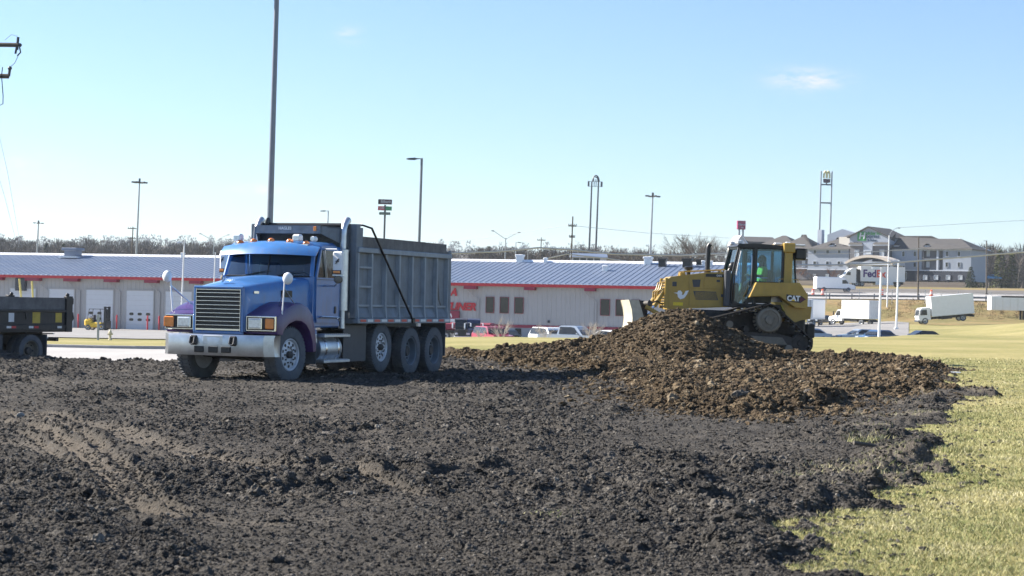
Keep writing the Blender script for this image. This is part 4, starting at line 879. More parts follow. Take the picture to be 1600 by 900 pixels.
for s in (1, -1): part('push_arm', 'yellow', DZ, lambda b: b.tube([(s * .75, -3.4, .72), (s * .75, -1.0, .62)], .10, 8))
for s in (1, -1): part('lift_cylinder', ['yellow', 'chrome'], DZ, lambda b: (b.tube([(s * .40, -2.85, 1.75), (s * .48, -3.15, 1.25)], .07, 10), b.tube([(s * .48, -3.15, 1.25), (s * .55, -3.42, .85)], .035, 10, 1)))
part('tilt_cylinder', ['yellow', 'black'], DZ, lambda b: (b.tube([(.9, -3.45, 1.22), (1.05, -3.05, 1.0), (.8, -2.6, .7)], .06, 10), b.tube([(.6, -3.3, 1.3), (.62, -3.1, 1.4), (.4, -2.9, 1.3)], .02, 6, 1)))

# operator seated in the cab
def person(name, label, loc, rz, skin_c, shirt, trousers, seated=True):
    me = bpy.data.meshes.new('body')
    J = {'pel': (0, 0, .0, .15), 'ab': (0, -.01, .14, .145), 'ch': (0, .0, .34, .165), 'nk': (0, -.02, .52, .06), 'hd0': (0, -.04, .60, .085), 'hd': (0, -.05, .68, .105), 'hd2': (0, -.04, .77, .085)}
    for s, k in ((1, 'l'), (-1, 'r')):
        J.update({'sh' + k: (s * .19, -.0, .45, .075), 'el' + k: (s * .27, -.08, .21, .052), 'wr' + k: (s * .33, -.30, .24, .034), 'pa' + k: (s * .345, -.38, .26, .036),
                  'hp' + k: (s * .10, -.04, -.02, .10), 'kn' + k: (s * .14, -.46, .03, .072), 'an' + k: (s * .14, -.56, -.36, .05), 'to' + k: (s * .14, -.72, -.42, .045)})
        for i, (dx, dz, L) in enumerate(((-.028, .012, .06), (-.010, .016, .07), (.010, .014, .066), (.026, .006, .052))):
            J['f%d%s' % (i, k)] = (s * (.345 + dx), -.41, .262 + dz * .6, .011); J['g%d%s' % (i, k)] = (s * (.345 + dx), -.41 - L * .6, .235 + dz * .4, .0095); J['h%d%s' % (i, k)] = (s * (.345 + dx), -.41 - L * .35, .205, .008)
        J['t0' + k] = (s * .308, -.37, .25, .012); J['t1' + k] = (s * .30, -.41, .232, .010)
    E = [('pel', 'ab'), ('ab', 'ch'), ('ch', 'nk'), ('nk', 'hd0'), ('hd0', 'hd'), ('hd', 'hd2')]
    for k in 'lr':
        E += [('ch', 'sh' + k), ('sh' + k, 'el' + k), ('el' + k, 'wr' + k), ('wr' + k, 'pa' + k), ('pel', 'hp' + k), ('hp' + k, 'kn' + k), ('kn' + k, 'an' + k), ('an' + k, 'to' + k), ('pa' + k, 't0' + k), ('t0' + k, 't1' + k)]
        for i in range(4): E += [('pa' + k, 'f%d%s' % (i, k)), ('f%d%s' % (i, k), 'g%d%s' % (i, k)), ('g%d%s' % (i, k), 'h%d%s' % (i, k))]
    keys = list(J); ix = {k: i for i, k in enumerate(keys)}
    me.from_pydata([J[k][:3] for k in keys], [(ix[a], ix[b]) for a, b in E], [])
    o = bpy.data.objects.new(name, me); COL.objects.link(o)
    sk = o.modifiers.new('skin', 'SKIN'); su = o.modifiers.new('sub', 'SUBSURF'); su.levels = 1; su.render_levels = 1
    for i, k in enumerate(keys):
        r = J[k][3]; d = me.skin_vertices[0].data[i]; d.radius = (r, r * (.72 if k in ('ch', 'ab', 'pel') else 1)); d.use_root = (k == 'pel')
    dg = bpy.context.evaluated_depsgraph_get(); dg.update(); em = bpy.data.meshes.new_from_object(o.evaluated_get(dg)); o.modifiers.clear(); o.data = em
    for m_ in (skin_c, shirt, trousers): em.materials.append(m_)
    for p in em.polygons:
        c = p.center; p.use_smooth = True
        p.material_index = 0 if c.z > .535 or c.y < -.31 and c.z > .15 else (2 if c.z < .06 else 1)
    return o
skin = mat('skin', (.45, .27, .19), .6); shirt = mat('navy_work_shirt', (.03, .04, .07), .9); trous = mat('dark_work_trousers', (.03, .035, .05), .9); hivis = mat('hi_vis_yellow_green', (.50, .78, .06), .8, emit=0)
OPL = DZ.matrix_basis if False else None
OP = person('person', None, None, 0, skin, shirt, trous)
OPM = DZ.matrix_basis @ Matrix.Translation((.0, .02, 2.0))
OP.matrix_world = OPM
tag(OP, 'operator in dark hood and yellow green hi-vis vest seated in the bulldozer cab', 'person')
def f(b):
    rings = []
    for z, rx, ry, yo in ((.04, .185, .145, -.01), (.14, .18, .14, -.01), (.28, .195, .145, 0), (.40, .205, .15, 0), (.47, .17, .12, 0), (.515, .10, .085, -.01)):
        rings.append([(rx * math.cos(a), yo + ry * math.sin(a), z) for a in np.linspace(0, 2 * math.pi, 20, endpoint=False)])
    b.loft(rings)
part('vest', hivis, OP, f)
part('vest_sleeve', hivis, OP, lambda b: [b.tube([(s * .17, 0, .46), (s * .235, -.04, .33), (s * .262, -.075, .24)], [.088, .075, .066], 12) for s in (1, -1)])
part('reflective_band', 'whitedirty', OP, lambda b: b.lathe([(.1, 0), (.2, 0), (.2, .045), (.1, .045)], (0, 0, 0), 'z', 20, T=Matrix.Translation((0, -.005, .16)) @ Matrix.Diagonal((.93, .73, 1, 1))))
part('hood', 'black', OP, lambda b: (b.ball((0, -.02, .70), (.118, .125, .135), 14, 10), b.loft([[(r * math.cos(a), .0 + r * math.sin(a) * .9, z) for a in np.linspace(0, 2 * math.pi, 14, endpoint=False)] for r, z in ((.135, .50), (.115, .58), (.10, .66))])))
part('face', skin, OP, lambda b: (b.ball((0, -.085, .685), (.078, .075, .10), 12, 8), b.box(-.012, -.175, .66, .012, -.15, .70, b=.008)))
# ------------------------------------------------------------------ small dark dump truck cut by the left edge (rear axle at y = 0, front faces -y)
_p = onground(49, 573, -.25)
_a = R(-31)
ST = thing('small_dump_truck', 'small black dump truck with weathered side boards cut off at the left edge', 'dump truck', (_p[0] - .98 * math.cos(_a), _p[1] - .98 * math.sin(_a), -.25), -31)
M['darkbed'] = mat('black_bed_paint', (.022, .020, .020), .5, var=.4, scale=5, streak=.3, dcol=(.07, .06, .05), dust=.3, dz=1.0)
for s in (1, -1):
    add_wheel(ST, (s * .86, 0, .39), .395, .23, .26, 'dish', s, rimmat='dirtymetal'); add_wheel(ST, (s * .60, 0, .39), .395, .23, .26, 'dish', s, rimmat='dirtymetal')
    add_wheel(ST, (s * .86, -3.9, .39), .395, .24, .26, 'holes', s)
    part('mud_flap', 'rubber', ST, lambda b: b.box(s * .48, .50, .12, s * .98, .52, .80))
part('chassis', 'dark', ST, lambda b: ([b.box(s * .34, -4.6, .55, s * .44, .9, .75) for s in (1, -1)], b.tube([(-.8, 0, .39), (.8, 0, .39)], .08, 10), b.ball((0, 0, .39), (.2, .18, .2), 12, 8), b.box(-.8, 1.0, .62, .8, 1.1, .72), b.box(-.44, .3, .74, .44, .9, .86)))
part('tool_box', 'darkgrey', ST, lambda b: (b.box(.62, -2.1, .32, 1.02, -1.0, .80, b=.02), b.box(-1.02, -2.1, .32, -.62, -1.0, .80, b=.02)))
SB = empty('dump_bed', ST)
def f(b):
    b.box(-1.0, -2.35, .86, 1.0, 1.18, .96)
    for s in (1, -1): b.box(s * .98, -2.35, .86, s * 1.03, 1.18, 1.36)
    b.box(-1.0, -2.40, .9, 1.0, -2.34, 1.9); b.box(-1.0, 1.18, .92, 1.0, 1.24, 1.42)
part('bed_shell', 'darkbed', SB, f)
for s in (1, -1):
    part('side_board', 'wood', SB, lambda b: b.box(s * .985, -2.3, 1.42, s * 1.02, 1.10, 1.72))
    part('top_rail', 'darkbed', SB, lambda b: b.box(s * .98, -2.36, 1.355, s * 1.07, 1.2, 1.42, b=.01))
    part('bottom_rail', 'darkbed', SB, lambda b: b.box(s * .98, -2.36, .90, s * 1.06, 1.2, 1.045, b=.01))
    part('corner_post', 'darkbed', SB, lambda b: (b.box(s * .96, 1.08, .86, s * 1.08, 1.30, 1.76, b=.01), b.box(s * .90, 1.28, 1.55, s * 1.0, 1.42, 1.72, b=.02)))
    part('tailgate_latch', 'black', SB, lambda b: (b.tube([(s * 1.0, 1.30, 1.1), (s * 1.0, 1.40, 1.2), (s * 1.0, 1.36, 1.35)], .025, 8), b.ball((s * .98, 1.2, 1.79), .05, 8, 6)))
    for y, w, h, m_ in ((-.76, .09, .11, 'whitedirty'), (.08, .13, .14, 'sticker_y'), (.85, .11, .12, 'sticker_y')):
        if m_ == 'sticker_y' and m_ not in M: M[m_] = mat('faded_yellow_sticker', (.50, .36, .05), .6, var=.2)
        part('sticker', m_, SB, lambda b: b.box(s * 1.03, y - w, 1.22 - h, s * 1.034, y + w, 1.22 + h))
    for k, (y, m_) in enumerate(((-.86, 'whitedirty'), (-.70, 'red'), (-.12, 'whitedirty'), (.06, 'red'), (.86, 'whitedirty'))):
        part('reflector', m_, SB, lambda b: b.box(s * 1.06, y - .075, .955, s * 1.064, y + .075, 1.01))
    part('hook', 'black', SB, lambda b: b.tube([(s * 1.03, -.32, 1.34), (s * 1.07, -.32, 1.32), (s * 1.07, -.30, 1.18), (s * 1.05, -.26, 1.2)], .018, 6))
part('tail_bar', 'alum', SB, lambda b: (b.box(.1, .75, .80, .95, .80, .83), b.box(.2, .6, .70, .9, .64, .73)))
# cab, mostly beyond the frame
def f(b):
    P = [(-2.55, .5), (-2.55, 1.95), (-2.7, 2.08), (-3.5, 2.08), (-3.85, 1.62), (-4.75, 1.5), (-4.85, 1.3), (-4.85, .6), (-4.35, .55), (-4.3, .8), (-3.95, .92), (-3.6, .8), (-3.5, .5)]
    b.prism(P, 'x', -.95, .95)
part('cab', 'darkgrey', ST, f, 20)
part('side_window', 'glass', ST, lambda b: [b.prism([(-2.75, 1.5), (-2.75, 1.95), (-3.4, 1.95), (-3.7, 1.5)], 'x', s * .951, s * .956) for s in (1, -1)])
part('windshield', 'glass', ST, lambda b: b.add([(-.85, -3.55, 2.0), (.85, -3.55, 2.0), (.85, -3.83, 1.64), (-.85, -3.83, 1.64), (-.85, -3.565, 2.01), (.85, -3.565, 2.01), (.85, -3.845, 1.65), (-.85, -3.845, 1.65)], [(0, 1, 2, 3), (4, 5, 6, 7)]), 0)
part('headache_rack', 'darkgrey', ST, lambda b: ([b.box(x - .03, -2.52, .8, x + .03, -2.46, 2.12) for x in (-.9, -.3, .3, .9)], b.box(-.93, -2.52, 2.06, .93, -2.46, 2.14), b.ball((.86, -2.5, 2.18), .08, 10, 8)))

# ------------------------------------------------------------------ metal service building
BA = 18.0
_o = at(0, 515, 215)
BO = (_o[0], _o[1], -2.28)
bx, by = math.cos(R(BA)), -math.sin(R(BA))      # along the wall, towards the right
WB = thing('service_building', 'long grey metal service building with blue grey roof and red eaves', 'building', BO, -BA)
M['siding'] = mat('grey_metal_siding', (.40, .39, .385), .5, .0, var=.06, scale=.6, streak=.12, dcol=(.30, .28, .26))
M['sidinglow'] = mat('blue_grey_low_wall', (.25, .27, .31), .55, var=.08, scale=.8)
M['roofm'] = mat('blue_grey_roof_metal', (.145, .18, .25), .45, .2, var=.08, scale=.5, rvar=.1)
M['ridge'] = mat('bright_ridge_metal', (.85, .86, .88), .35, .2, var=.04)
M['redtrim'] = mat('red_trim_paint', (.50, .025, .035), .45, var=.1, scale=2)
M['reddark'] = mat('maroon_band_paint', (.26, .02, .05), .5, var=.1)
M['doorw'] = mat('pale_overhead_door', (.60, .62, .65), .45, var=.04, scale=1.5)
M['winglass'] = mat('dark_window_glass', (.03, .033, .036), .08, 0, var=.3, scale=1.2)
X0, X1, HE, RUN, RISE = -14.0, 83.0, 5.85, 12.5, 2.5
def hwall(x): return HE
def f(b):                                                                 # ribbed siding as one profile
    rings = []; x = X0; prof = []
    while x < X1:
        prof += [(x, 0), (x + .30, 0), (x + .34, -.032), (x + .42, -.032), (x + .46, 0)]; x += .50
    lo = [(p, q, 0) for p, q in prof]; hi = [(p, q, HE) for p, q in prof]
    b.loft([lo, hi], closed=False)
    b.box(X0, .01, 0, X1, 24.9, HE - .02)
wall = part('wall', 'siding', WB, f, 0)
def f(b):
    b.prism([(X0 - .4, 0), (X1 + .4, 0), (X1 + .4, RUN), (X0 - .4, RUN)], 'z', 0, .001) if False else None
    v = [(X0 - .4, -.75, HE - .08), (X1 + .4, -.75, HE - .08), (X1 + .4, RUN, HE + RISE), (X0 - .4, RUN, HE + RISE), (X0 - .4, 25.7, HE - .08), (X1 + .4, 25.7, HE - .08)]
    b.add(v, [(0, 1, 2, 3), (3, 2, 5, 4)])
    b.add([(X0 - .0, 0, HE - .3), (X0, 24.9, HE - .3), (X0, RUN, HE + RISE - .1)], [(0, 1, 2)]); b.add([(X1, 0, HE - .3), (X1, 24.9, HE - .3), (X1, RUN, HE + RISE - .1)], [(0, 1, 2)])
    d = Vector((0, RUN + .75, RISE + .08)).normalized(); n = Vector((0, -d.z, d.y)); L = math.hypot(RUN + .75, RISE + .08)
    x = X0
    while x < X1:                                                        # standing seams
        p0 = Vector((x, -.78, HE - .085)); p1 = p0 + d * L
        b.add([tuple(p0 - Vector((.035, 0, 0))), tuple(p0 + Vector((.035, 0, 0))), tuple(p0 + n * .04 + Vector((.012, 0, 0))), tuple(p0 + n * .04 - Vector((.012, 0, 0))),
               tuple(p1 - Vector((.035, 0, 0))), tuple(p1 + Vector((.035, 0, 0))), tuple(p1 + n * .04 + Vector((.012, 0, 0))), tuple(p1 + n * .04 - Vector((.012, 0, 0)))], [(0, 1, 2, 3), (1, 5, 6, 2), (3, 2, 6, 7), (0, 3, 7, 4)])
        x += .61
roof = part('roof', 'roofm', WB, f, 0)
part('ridge_cap', 'ridge', roof, lambda b: b.prism([(RUN - .55, HE + RISE - .09), (RUN, HE + RISE + .17), (RUN + .55, HE + RISE - .09), (RUN, HE + RISE + .06)], 'x', X0 - .45, X1 + .45))
part('fascia', 'redtrim', roof, lambda b: b.box(X0 - .42, -.80, HE - .40, X1 + .42, -.72, HE - .10))
part('soffit', 'siding', roof, lambda b: b.box(X0 - .4, -.72, HE - .36, X1 + .4, -.06, HE - .32))
o_ = part('edge_trim', 'ridge', roof, lambda b: [b.box(x, -.83, HE - .09, x + .16, -.70, HE - .015) for x in np.arange(X0, X1, .61)]); o_['kind'] = 'stuff'
def wx(px, row='mid'):                                                    # photo column -> distance along the wall
    d = ray(px, {'mid': 470}.get(row, row)); # solve BO + s*(bx,by) on the ray
    A = np.array([[bx, -d[0]], [by, -d[1]]]); s_, t_ = np.linalg.solve(A, np.array([-BO[0], -BO[1]])); return s_
def wz(px, py):
    s_ = wx(px, py); y_ = BO[1] + by * s_; return at(px, py, y_)[2] - BO[2]
for px in (30, 96, 160, 212, 238, 270, 712, 826, 916, 1000):             # dark red snow guards / gutter boxes under the eave
    x = wx(px)
for px0, px1 in ((44, 66), (104, 126), (167, 187), (230, 250), (-4, 8), (300, 318), (728, 747), (822, 838), (916, 932)):
    x0, x1 = wx(px0), wx(px1)
    part('gutter_box', 'reddark', WB, lambda b: (b.box(x0, -.82, HE - .72, x1, -.10, HE - .40),))
for px in (76, 125, 188, 250, 748, 932):                                  # downpipes set off the eave by a kinked elbow
    x = wx(px)
    part('downpipe', 'siding', WB, lambda b: (b.box(x - .06, -.16, 0, x + .06, -.055, HE - 1.7), b.tube([(x, -.10, HE - 1.7), (x - .9, -.5, HE - 1.05), (x - 1.2, -.7, HE - .6)], .05, 6)))
for k, (pl, pr) in enumerate(((16, 56), (75, 116), (135, 177), (198, 240), (259, 300))):
    x0, x1 = wx(pl), wx(pr); dt = 4.25
    D = part('overhead_door', ['doorw', 'siding'], WB, lambda b: ([b.box(x0, -.075, .02 + j * .53, x1, -.052, .02 + (j + 1) * .53 - .012) for j in range(8)], b.box(x0 - .12, -.11, 0, x0, -.05, dt + .12, 1), b.box(x1, -.11, 0, x1 + .12, -.05, dt + .12, 1), b.box(x0, -.11, dt, x1, -.05, dt + .12, 1)), 0)
    w = x1 - x0
    for r_ in (0, 1):
        for c_ in (0, 1, 2):
            part('window', ['winglass', 'doorw'], D, lambda b: b.prism([(x0 + w * (.20 + .31 * c_) + .26 * math.copysign(abs(math.cos(a)) ** .6, math.cos(a)), 1.72 - .62 * (1 - r_) + .15 * math.copysign(abs(math.sin(a)) ** .6, math.sin(a))) for a in np.linspace(0, 2 * math.pi, 14, endpoint=False)], 'y', -.09, -.078), 0)
boll = None
for i, px in enumerate((113, 131, 176, 191, 239, 257, 72)):
    x = wx(px); P = Vector((BO[0] + bx * x - .0, BO[1] + by * x, 0)) + Vector((-by, bx, 0)) * -1.1
    P = (BO[0] + bx * x + math.sin(R(-BA)) * 1.1 * 1, BO[1] + by * x - math.cos(R(BA)) * 1.1)
    if boll is None:
        b = MB(); b.lathe([(.09, 0), (.09, 1.45), (.07, 1.52), (.01, 1.55)], (0, 0, 0), 'z', 12); boll = b.build('bollard', 'redtrim'); o = boll
    else: o = boll.copy(); COL.objects.link(o)
    o.location = (P[0], P[1], bz(P[0], P[1]) + .05)
    nm = ['first', 'second', 'third', 'fourth', 'fifth', 'sixth', 'seventh'][i - 1] if False else None
    tag(o, ['red bollard left of the door behind the forklift', 'red bollard between the small dump truck and the forklift', 'red bollard just right of the forklift mast', 'red bollard left of the fully seen overhead door', 'red bollard right of the fully seen overhead door', 'red bollard nearest to the blue truck on its left', 'red bollard behind the small dump truck bed'][i], 'bollard', 'red bollards guarding the overhead doors')
# right half: upper windows, maroon band, low wall
for pl, pr in ((760, 772), (782, 795), (805, 818), (939, 953), (963, 976), (987, 1000)):
    x0, x1 = wx(pl), wx(pr); z0, z1 = 2.75, 4.35
    wn_ = part('window', ['reddark'], WB, lambda b: (b.box(x0 - .035, -.12, z0 - .035, x0, -.04, z1 + .035), b.box(x1, -.12, z0 - .035, x1 + .035, -.04, z1 + .035), b.box(x0, -.12, z1, x1, -.04, z1 + .035), b.box(x0, -.12, z0 - .035, x1, -.04, z0)), 0)
    part('pane', 'winglass', wn_, lambda b: b.box(x0, -.085, z0, x1, -.06, z1), 0)
xb0 = wx(690)
part('band', 'reddark', WB, lambda b: b.box(xb0, -.13, 1.28, X1, -.052, 1.58))
part('low_wall', 'sidinglow', WB, lambda b: b.box(xb0, -.10, .0, X1, -.051, 1.275))
for pl, pr in ((786, 796), (806, 816), (940, 950)):
    x0, x1 = wx(pl), wx(pr); part('window', 'winglass', WB, lambda b: b.box(x0, -.125, .45, x1, -.10, 1.2))
x0, x1 = wx(703), wx(726)
part('entrance_surround', ['redtrim', 'sidinglow', 'winglass'], WB, lambda b: (b.box(wx(697), -.5, 0, wx(703), -.06, 1.6), b.box(wx(719), -.5, 0, wx(731), -.06, 1.5), b.box(wx(704), -.2, 0, wx(711), -.11, 1.25, 2), b.box(wx(697), -.55, 1.45, wx(731), -.06, 1.62)))
sg = part('wall_sign', ['reddark', 'white'], WB, lambda b: (b.box(wx(700), -.40, 2.02, wx(719.5), -.14, 2.85), b.box(wx(700), -.41, 1.72, wx(719.5), -.14, 2.02, 1)))
part('sign_mark', 'white', sg, lambda b: b.prism([(wx(705.5), 2.55), (wx(707), 2.6), (wx(709), 2.25), (wx(708), 2.12), (wx(706.8), 2.3)], 'y', -.412, -.402), 0)
hB = .62
text('lettering', 'TLINER', WB, 1.05, (wx(743.5), -.10, 3.28), (90, 0, 0), 'redtrim', .05, .25, .03, 'RIGHT', 1.02)
text('lettering', 'A', WB, 1.05, (wx(713.7), -.10, 4.75), (90, 0, 0), 'redtrim', .05, .25, .03, 'RIGHT', 1.0)
part('wall_box', 'darkgrey', WB, lambda b: b.box(wx(857), -.2, 1.85, wx(860), -.05, 2.1))
def roofpt(px, up):                                                       # a point on the roof: photo column, share of the way up
    x = wx(px); return x, -.75 + (RUN + .75) * up, HE - .08 + (RISE + .08) * up
def vent(px, up, w, h, m_, name='roof_vent'):
    x, y, z = roofpt(px, up)
    part(name, m_, WB, lambda b: (b.box(x - w / 2, y - w / 2, z - .1, x + w / 2, y + w / 2, z + h * .7, b=.02), b.box(x - w * .62, y - w * .6, z + h * .7, x + w * .62, y + w * .6, z + h, b=.04)))
for px, up, w, h, m_ in ((755, .97, .7, .8, 'white'), (797, .97, .35, .5, 'white'), (967, .95, .75, .8, 'white'), (915, .62, .5, .55, 'white'), (995, .86, .75, .8, 'black'), (1036, .86, .9, .85, 'black'), (1060, .9, .3, .6, 'white'), (1072, .93, .25, .5, 'white'), (1053, .98, .9, .5, 'black'), (206, .93, .35, .6, 'white')): vent(px, up, w, h, m_)
x, y, z = roofpt(30, .90)
part('exhaust_fan', ['roofm', 'ridge'], WB, lambda b: (b.box(x - .75, y - .7, z - .1, x + .75, y + .7, z + .75), b.box(x - 1.0, y - .95, z + .72, x + 1.0, y + .95, z + 1.05, 0, .06), b.box(x - 1.1, y - 1.3, z - .12, x + 1.3, y + .7, z + .02, 1)))
part('lightning_cable', 'ridge', roof, lambda b: b.tube([roofpt(130, .35), roofpt(180, .42), roofpt(206, .52)], .03, 5))
# ------------------------------------------------------------------ things standing round the service building
def onpark(px, Y, dz=.05):
    d = ray(px, 480); X = _C[0] + d[0] * (Y / d[1]); return (X, Y, bz(X, Y) + dz)
# forklift
FK = thing('forklift', 'yellow forklift with black mast parked before the overhead doors', 'forklift', onpark(154, 200), -102)
def f(b):
    b.box(-.55, -.9, .25, .55, .55, .75, b=.10); b.box(-.55, -1.15, .35, .55, -.45, 1.05, b=.14)
M['forkyellow'] = mat('bright_forklift_yellow', (.72, .46, .03), .4); FK.scale = (1.15, 1.15, 1.1)
part('body', 'forkyellow', FK, f)
part('counterweight_vent', 'black', FK, lambda b: b.box(-.35, -1.16, .6, .35, -1.14, .8))
part('mast', 'black', FK, lambda b: ([b.box(s * .38, .75, .1, s * .52, .95, 2.25) for s in (1, -1)], [b.box(-.5, .78, z, .5, .90, z + .12) for z in (.3, 1.0, 2.1)], b.box(-.52, .95, .2, .52, 1.02, .9), b.box(-.1, .78, .2, .1, .9, 2.0)))
part('fork', 'black', FK, lambda b: [b.box(s * .2, .98, .12, s * .34, 1.95, .18) for s in (1, -1)])
part('overhead_guard', 'black', FK, lambda b: ([b.tube([(s * .45, .5, .75), (s * .42, .35, 2.0), (s * .42, -.7, 2.0), (s * .48, -.85, 1.0)], .035, 6) for s in (1, -1)], [b.box(-.42, y, 1.98, .42, y + .06, 2.02) for y in np.linspace(-.65, .3, 6)]))
part('seat', 'seat', FK, lambda b: (b.box(-.25, -.35, .8, .25, .1, 1.0, b=.05), b.box(-.25, -.42, .95, .25, -.30, 1.45, b=.05)))
part('gas_bottle', 'white', FK, lambda b: b.lathe([(.02, -.35), (.14, -.33), (.15, -.28), (.15, .28), (.14, .33), (.02, .35)], (0, -.85, 1.22), 'x', 14))
for y, r in ((.55, .30), (-.75, .24)):
    for s in (1, -1): add_wheel(FK, (s * .48, y, r), r, .18, r * .55, 'dish', s, rimmat='whitedirty')
# hydrant and post on the grass strip
p = onground(172, 531, -.72); HY = thing('fire_hydrant', 'cream fire hydrant standing on the grass strip', 'fire hydrant', (p[0], p[1], bz(p[0], p[1]))); HY.scale = (.66, .66, .72)
M['cream'] = mat('faded_cream_paint', (.58, .52, .36), .6, var=.15)
part('barrel', 'cream', HY, lambda b: b.lathe([(.16, 0), (.16, .05), (.10, .07), (.10, .50), (.13, .52), (.13, .56), (.11, .62), (.06, .70), (.02, .72)], (0, 0, 0), 'z', 16))
part('nozzle', 'cream', HY, lambda b: (b.lathe([(.06, -.20), (.06, .20)], (0, 0, .42), 'x', 12), b.lathe([(.075, -.2), (.075, -.02)], (0, 0, .40), 'y', 12)))
part('cap_nut', 'cream', HY, lambda b: b.lathe([(.03, .70), (.03, .78), (.01, .78)], (0, 0, 0), 'z', 6))
p = onground(153, 531, -.7); o = MB(); o.box(-.05, -.05, 0, .05, .05, 1.28, 0, .01); o.box(-.07, -.06, .9, .07, -.05, 1.27, 0)
o = o.build('marker_post', 'pole'); o.location = (p[0], p[1], bz(p[0], p[1])); tag(o, 'slim grey marker post on the grass strip left of the hydrant', 'post')
# the loader or lift whose pale yellow arms show over the small dump truck
LF = thing('scissor_lift', 'machine with two slanted yellow masts standing behind the small dump truck', 'lift', onpark(46, 192), 10)
M['paleyellow'] = mat('pale_yellow_steel', (.72, .58, .16), .5, var=.1)
part('mast_arm', 'paleyellow', LF, lambda b: b.tube([(-.50, 0, .5), (-1.05, .1, 5.0)], .10, 6))
part('mast_arm', 'paleyellow', LF, lambda b: b.tube([(.55, 0, .5), (.18, .1, 4.8)], .10, 6))
part('carriage', 'darkgrey', LF, lambda b: (b.box(-.9, -.5, .3, .9, .8, 1.2, b=.05), b.box(-.8, -.1, 4.4, .3, .2, 5.5) if False else b.box(-.8, -.4, 1.2, .8, .3, 1.6, b=.05)))
for s in (1, -1):
    for y in (-.35, .6): add_wheel(LF, (s * .85, y, .35), .35, .2, .2, 'dish', s, rimmat='darkgrey')
part('wall_cabinet', 'darkgrey', WB, lambda b: b.box(wx(27), -.55, 4.0, wx(42), -.06, 5.4, b=.02))

# generic road vehicles
def car(name, label, loc, rz, paint, kind='sedan', cat='car', group=None):
    L, W_, H_ = {'sedan': (4.7, 1.8, 1.45), 'suv': (4.7, 1.9, 1.75), 'pickup': (5.8, 2.0, 1.9)}[kind]
    t = thing(name, label, cat, loc, rz, group); h = L / 2; w = W_ / 2
    if kind == 'pickup': P = [(-h, .45), (-h, .95), (-h + .08, 1.08), (-.95, 1.16), (h - .06, 1.16), (h, 1.1), (h, .5)]; CAB_ = [(-1.35, 1.14), (-.75, 1.82), (-.55, H_), (.75, H_), (.95, 1.8), (1.05, 1.14)]
    elif kind == 'suv': P = [(-h, .4), (-h, .85), (-h + .1, .98), (-1.0, 1.1), (h - .05, 1.1), (h, .95), (h, .4)]; CAB_ = [(-1.15, 1.08), (-.55, 1.66), (-.3, H_), (h - .5, H_ - .03), (h - .15, 1.5), (h - .06, 1.08)]
    else: P = [(-h, .35), (-h, .70), (-h + .12, .80), (-.95, .92), (h - .5, .95), (h, .88), (h, .4)]; CAB_ = [(-1.15, .90), (-.45, 1.36), (-.2, H_), (.9, H_ - .02), (1.15, 1.36), (1.75, .93)]
    def f(b):
        b.loft([[(x * k, y, z) for y, z in P] for x, k in ((-w, 1.0), (-w * .96, 1), (w * .96, 1), (w, 1.0))]) if False else b.prism(P, 'x', -w, w)
        c = [(y, z) for y, z in CAB_]; rings = []
        b.loft([[((-w + .02) if z < 1.2 and (z < 1.0 or kind != 'sedan') else (-w + .18), y, z) for y, z in c], [((w - .02) if z < 1.2 and (z < 1.0 or kind != 'sedan') else (w - .18), y, z) for y, z in c]])
        if kind == 'pickup': b.box(-w + .08, 1.1, 1.17, w - .08, h - .08, 1.18)
    part('body', paint, t, f, 20)
    def f(b):
        c = CAB_; zt = H_ - .10; zb = c[0][1] + .07
        for s in (1, -1):
            b.add([(s * (w - .005), c[0][0] + .35, zb), (s * (w - .005), c[-1][0] - .18, zb), (s * (w - .165), c[-2][0] - .12, zt), (s * (w - .165), c[1][0] + .28, zt)], [(0, 1, 2, 3)])
        b.add([(-w + .14, c[0][0] + .05, zb), (w - .14, c[0][0] + .05, zb), (w - .24, c[1][0] + .12, zt), (-w + .24, c[1][0] + .12, zt)], [(0, 1, 2, 3)], T=Matrix.Translation((0, -.06, .02)))
        b.add([(-w + .14, c[-1][0] - .02, zb), (w - .14, c[-1][0] - .02, zb), (w - .24, c[-2][0] - .05, zt), (-w + .24, c[-2][0] - .05, zt)], [(0, 1, 2, 3)], T=Matrix.Translation((0, .05, .02)))
    part('windows', 'winglass', t, f, 0)
    for s in (1, -1):
        part('headlight', 'lampglass', t, lambda b: b.box(s * (w - .5), -h - .015, .62, s * (w - .08), -h + .1, .80, b=.02))
        part('tail_light', 'red', t, lambda b: b.box(s * (w - .38), h - .1, .70, s * (w - .05), h + .015, .90, b=.02))
        for y in (-h + .85, h - .95): add_wheel(t, (s * (w - .10), y, .33 if kind == 'sedan' else .38), .33 if kind == 'sedan' else .38, .22, .22, 'dish', s)
        part('wing_mirror', paint, t, lambda b: b.box(s * w, CAB_[0][0] + .4, CAB_[0][1] + .05, s * (w + .2), CAB_[0][0] + .5, CAB_[0][1] + .2, b=.03))
    return t
M['carblue'] = mat('blue_car_paint', (.05, .10, .20), .25, coat=.6, var=.05); M['carsilver'] = mat('silver_car_paint', (.42, .46, .50), .3, .5, coat=.5, var=.05)
M['carred'] = mat('maroon_car_paint', (.28, .03, .06), .3, coat=.5, var=.05); M['carblack'] = mat('black_car_paint', (.012, .014, .018), .22, coat=.6, var=.05)
M['cargrey'] = mat('grey_car_paint', (.20, .22, .25), .3, .3, coat=.5, var=.05); M['carwhite'] = mat('white_car_paint', (.78, .8, .82), .3, coat=.5, var=.03)
M['navy'] = mat('navy_paint', (.02, .03, .075), .35, coat=.4, var=.08); M['blackred'] = mat('dark_red_tarp', (.28, .03, .06), .7, var=.2)
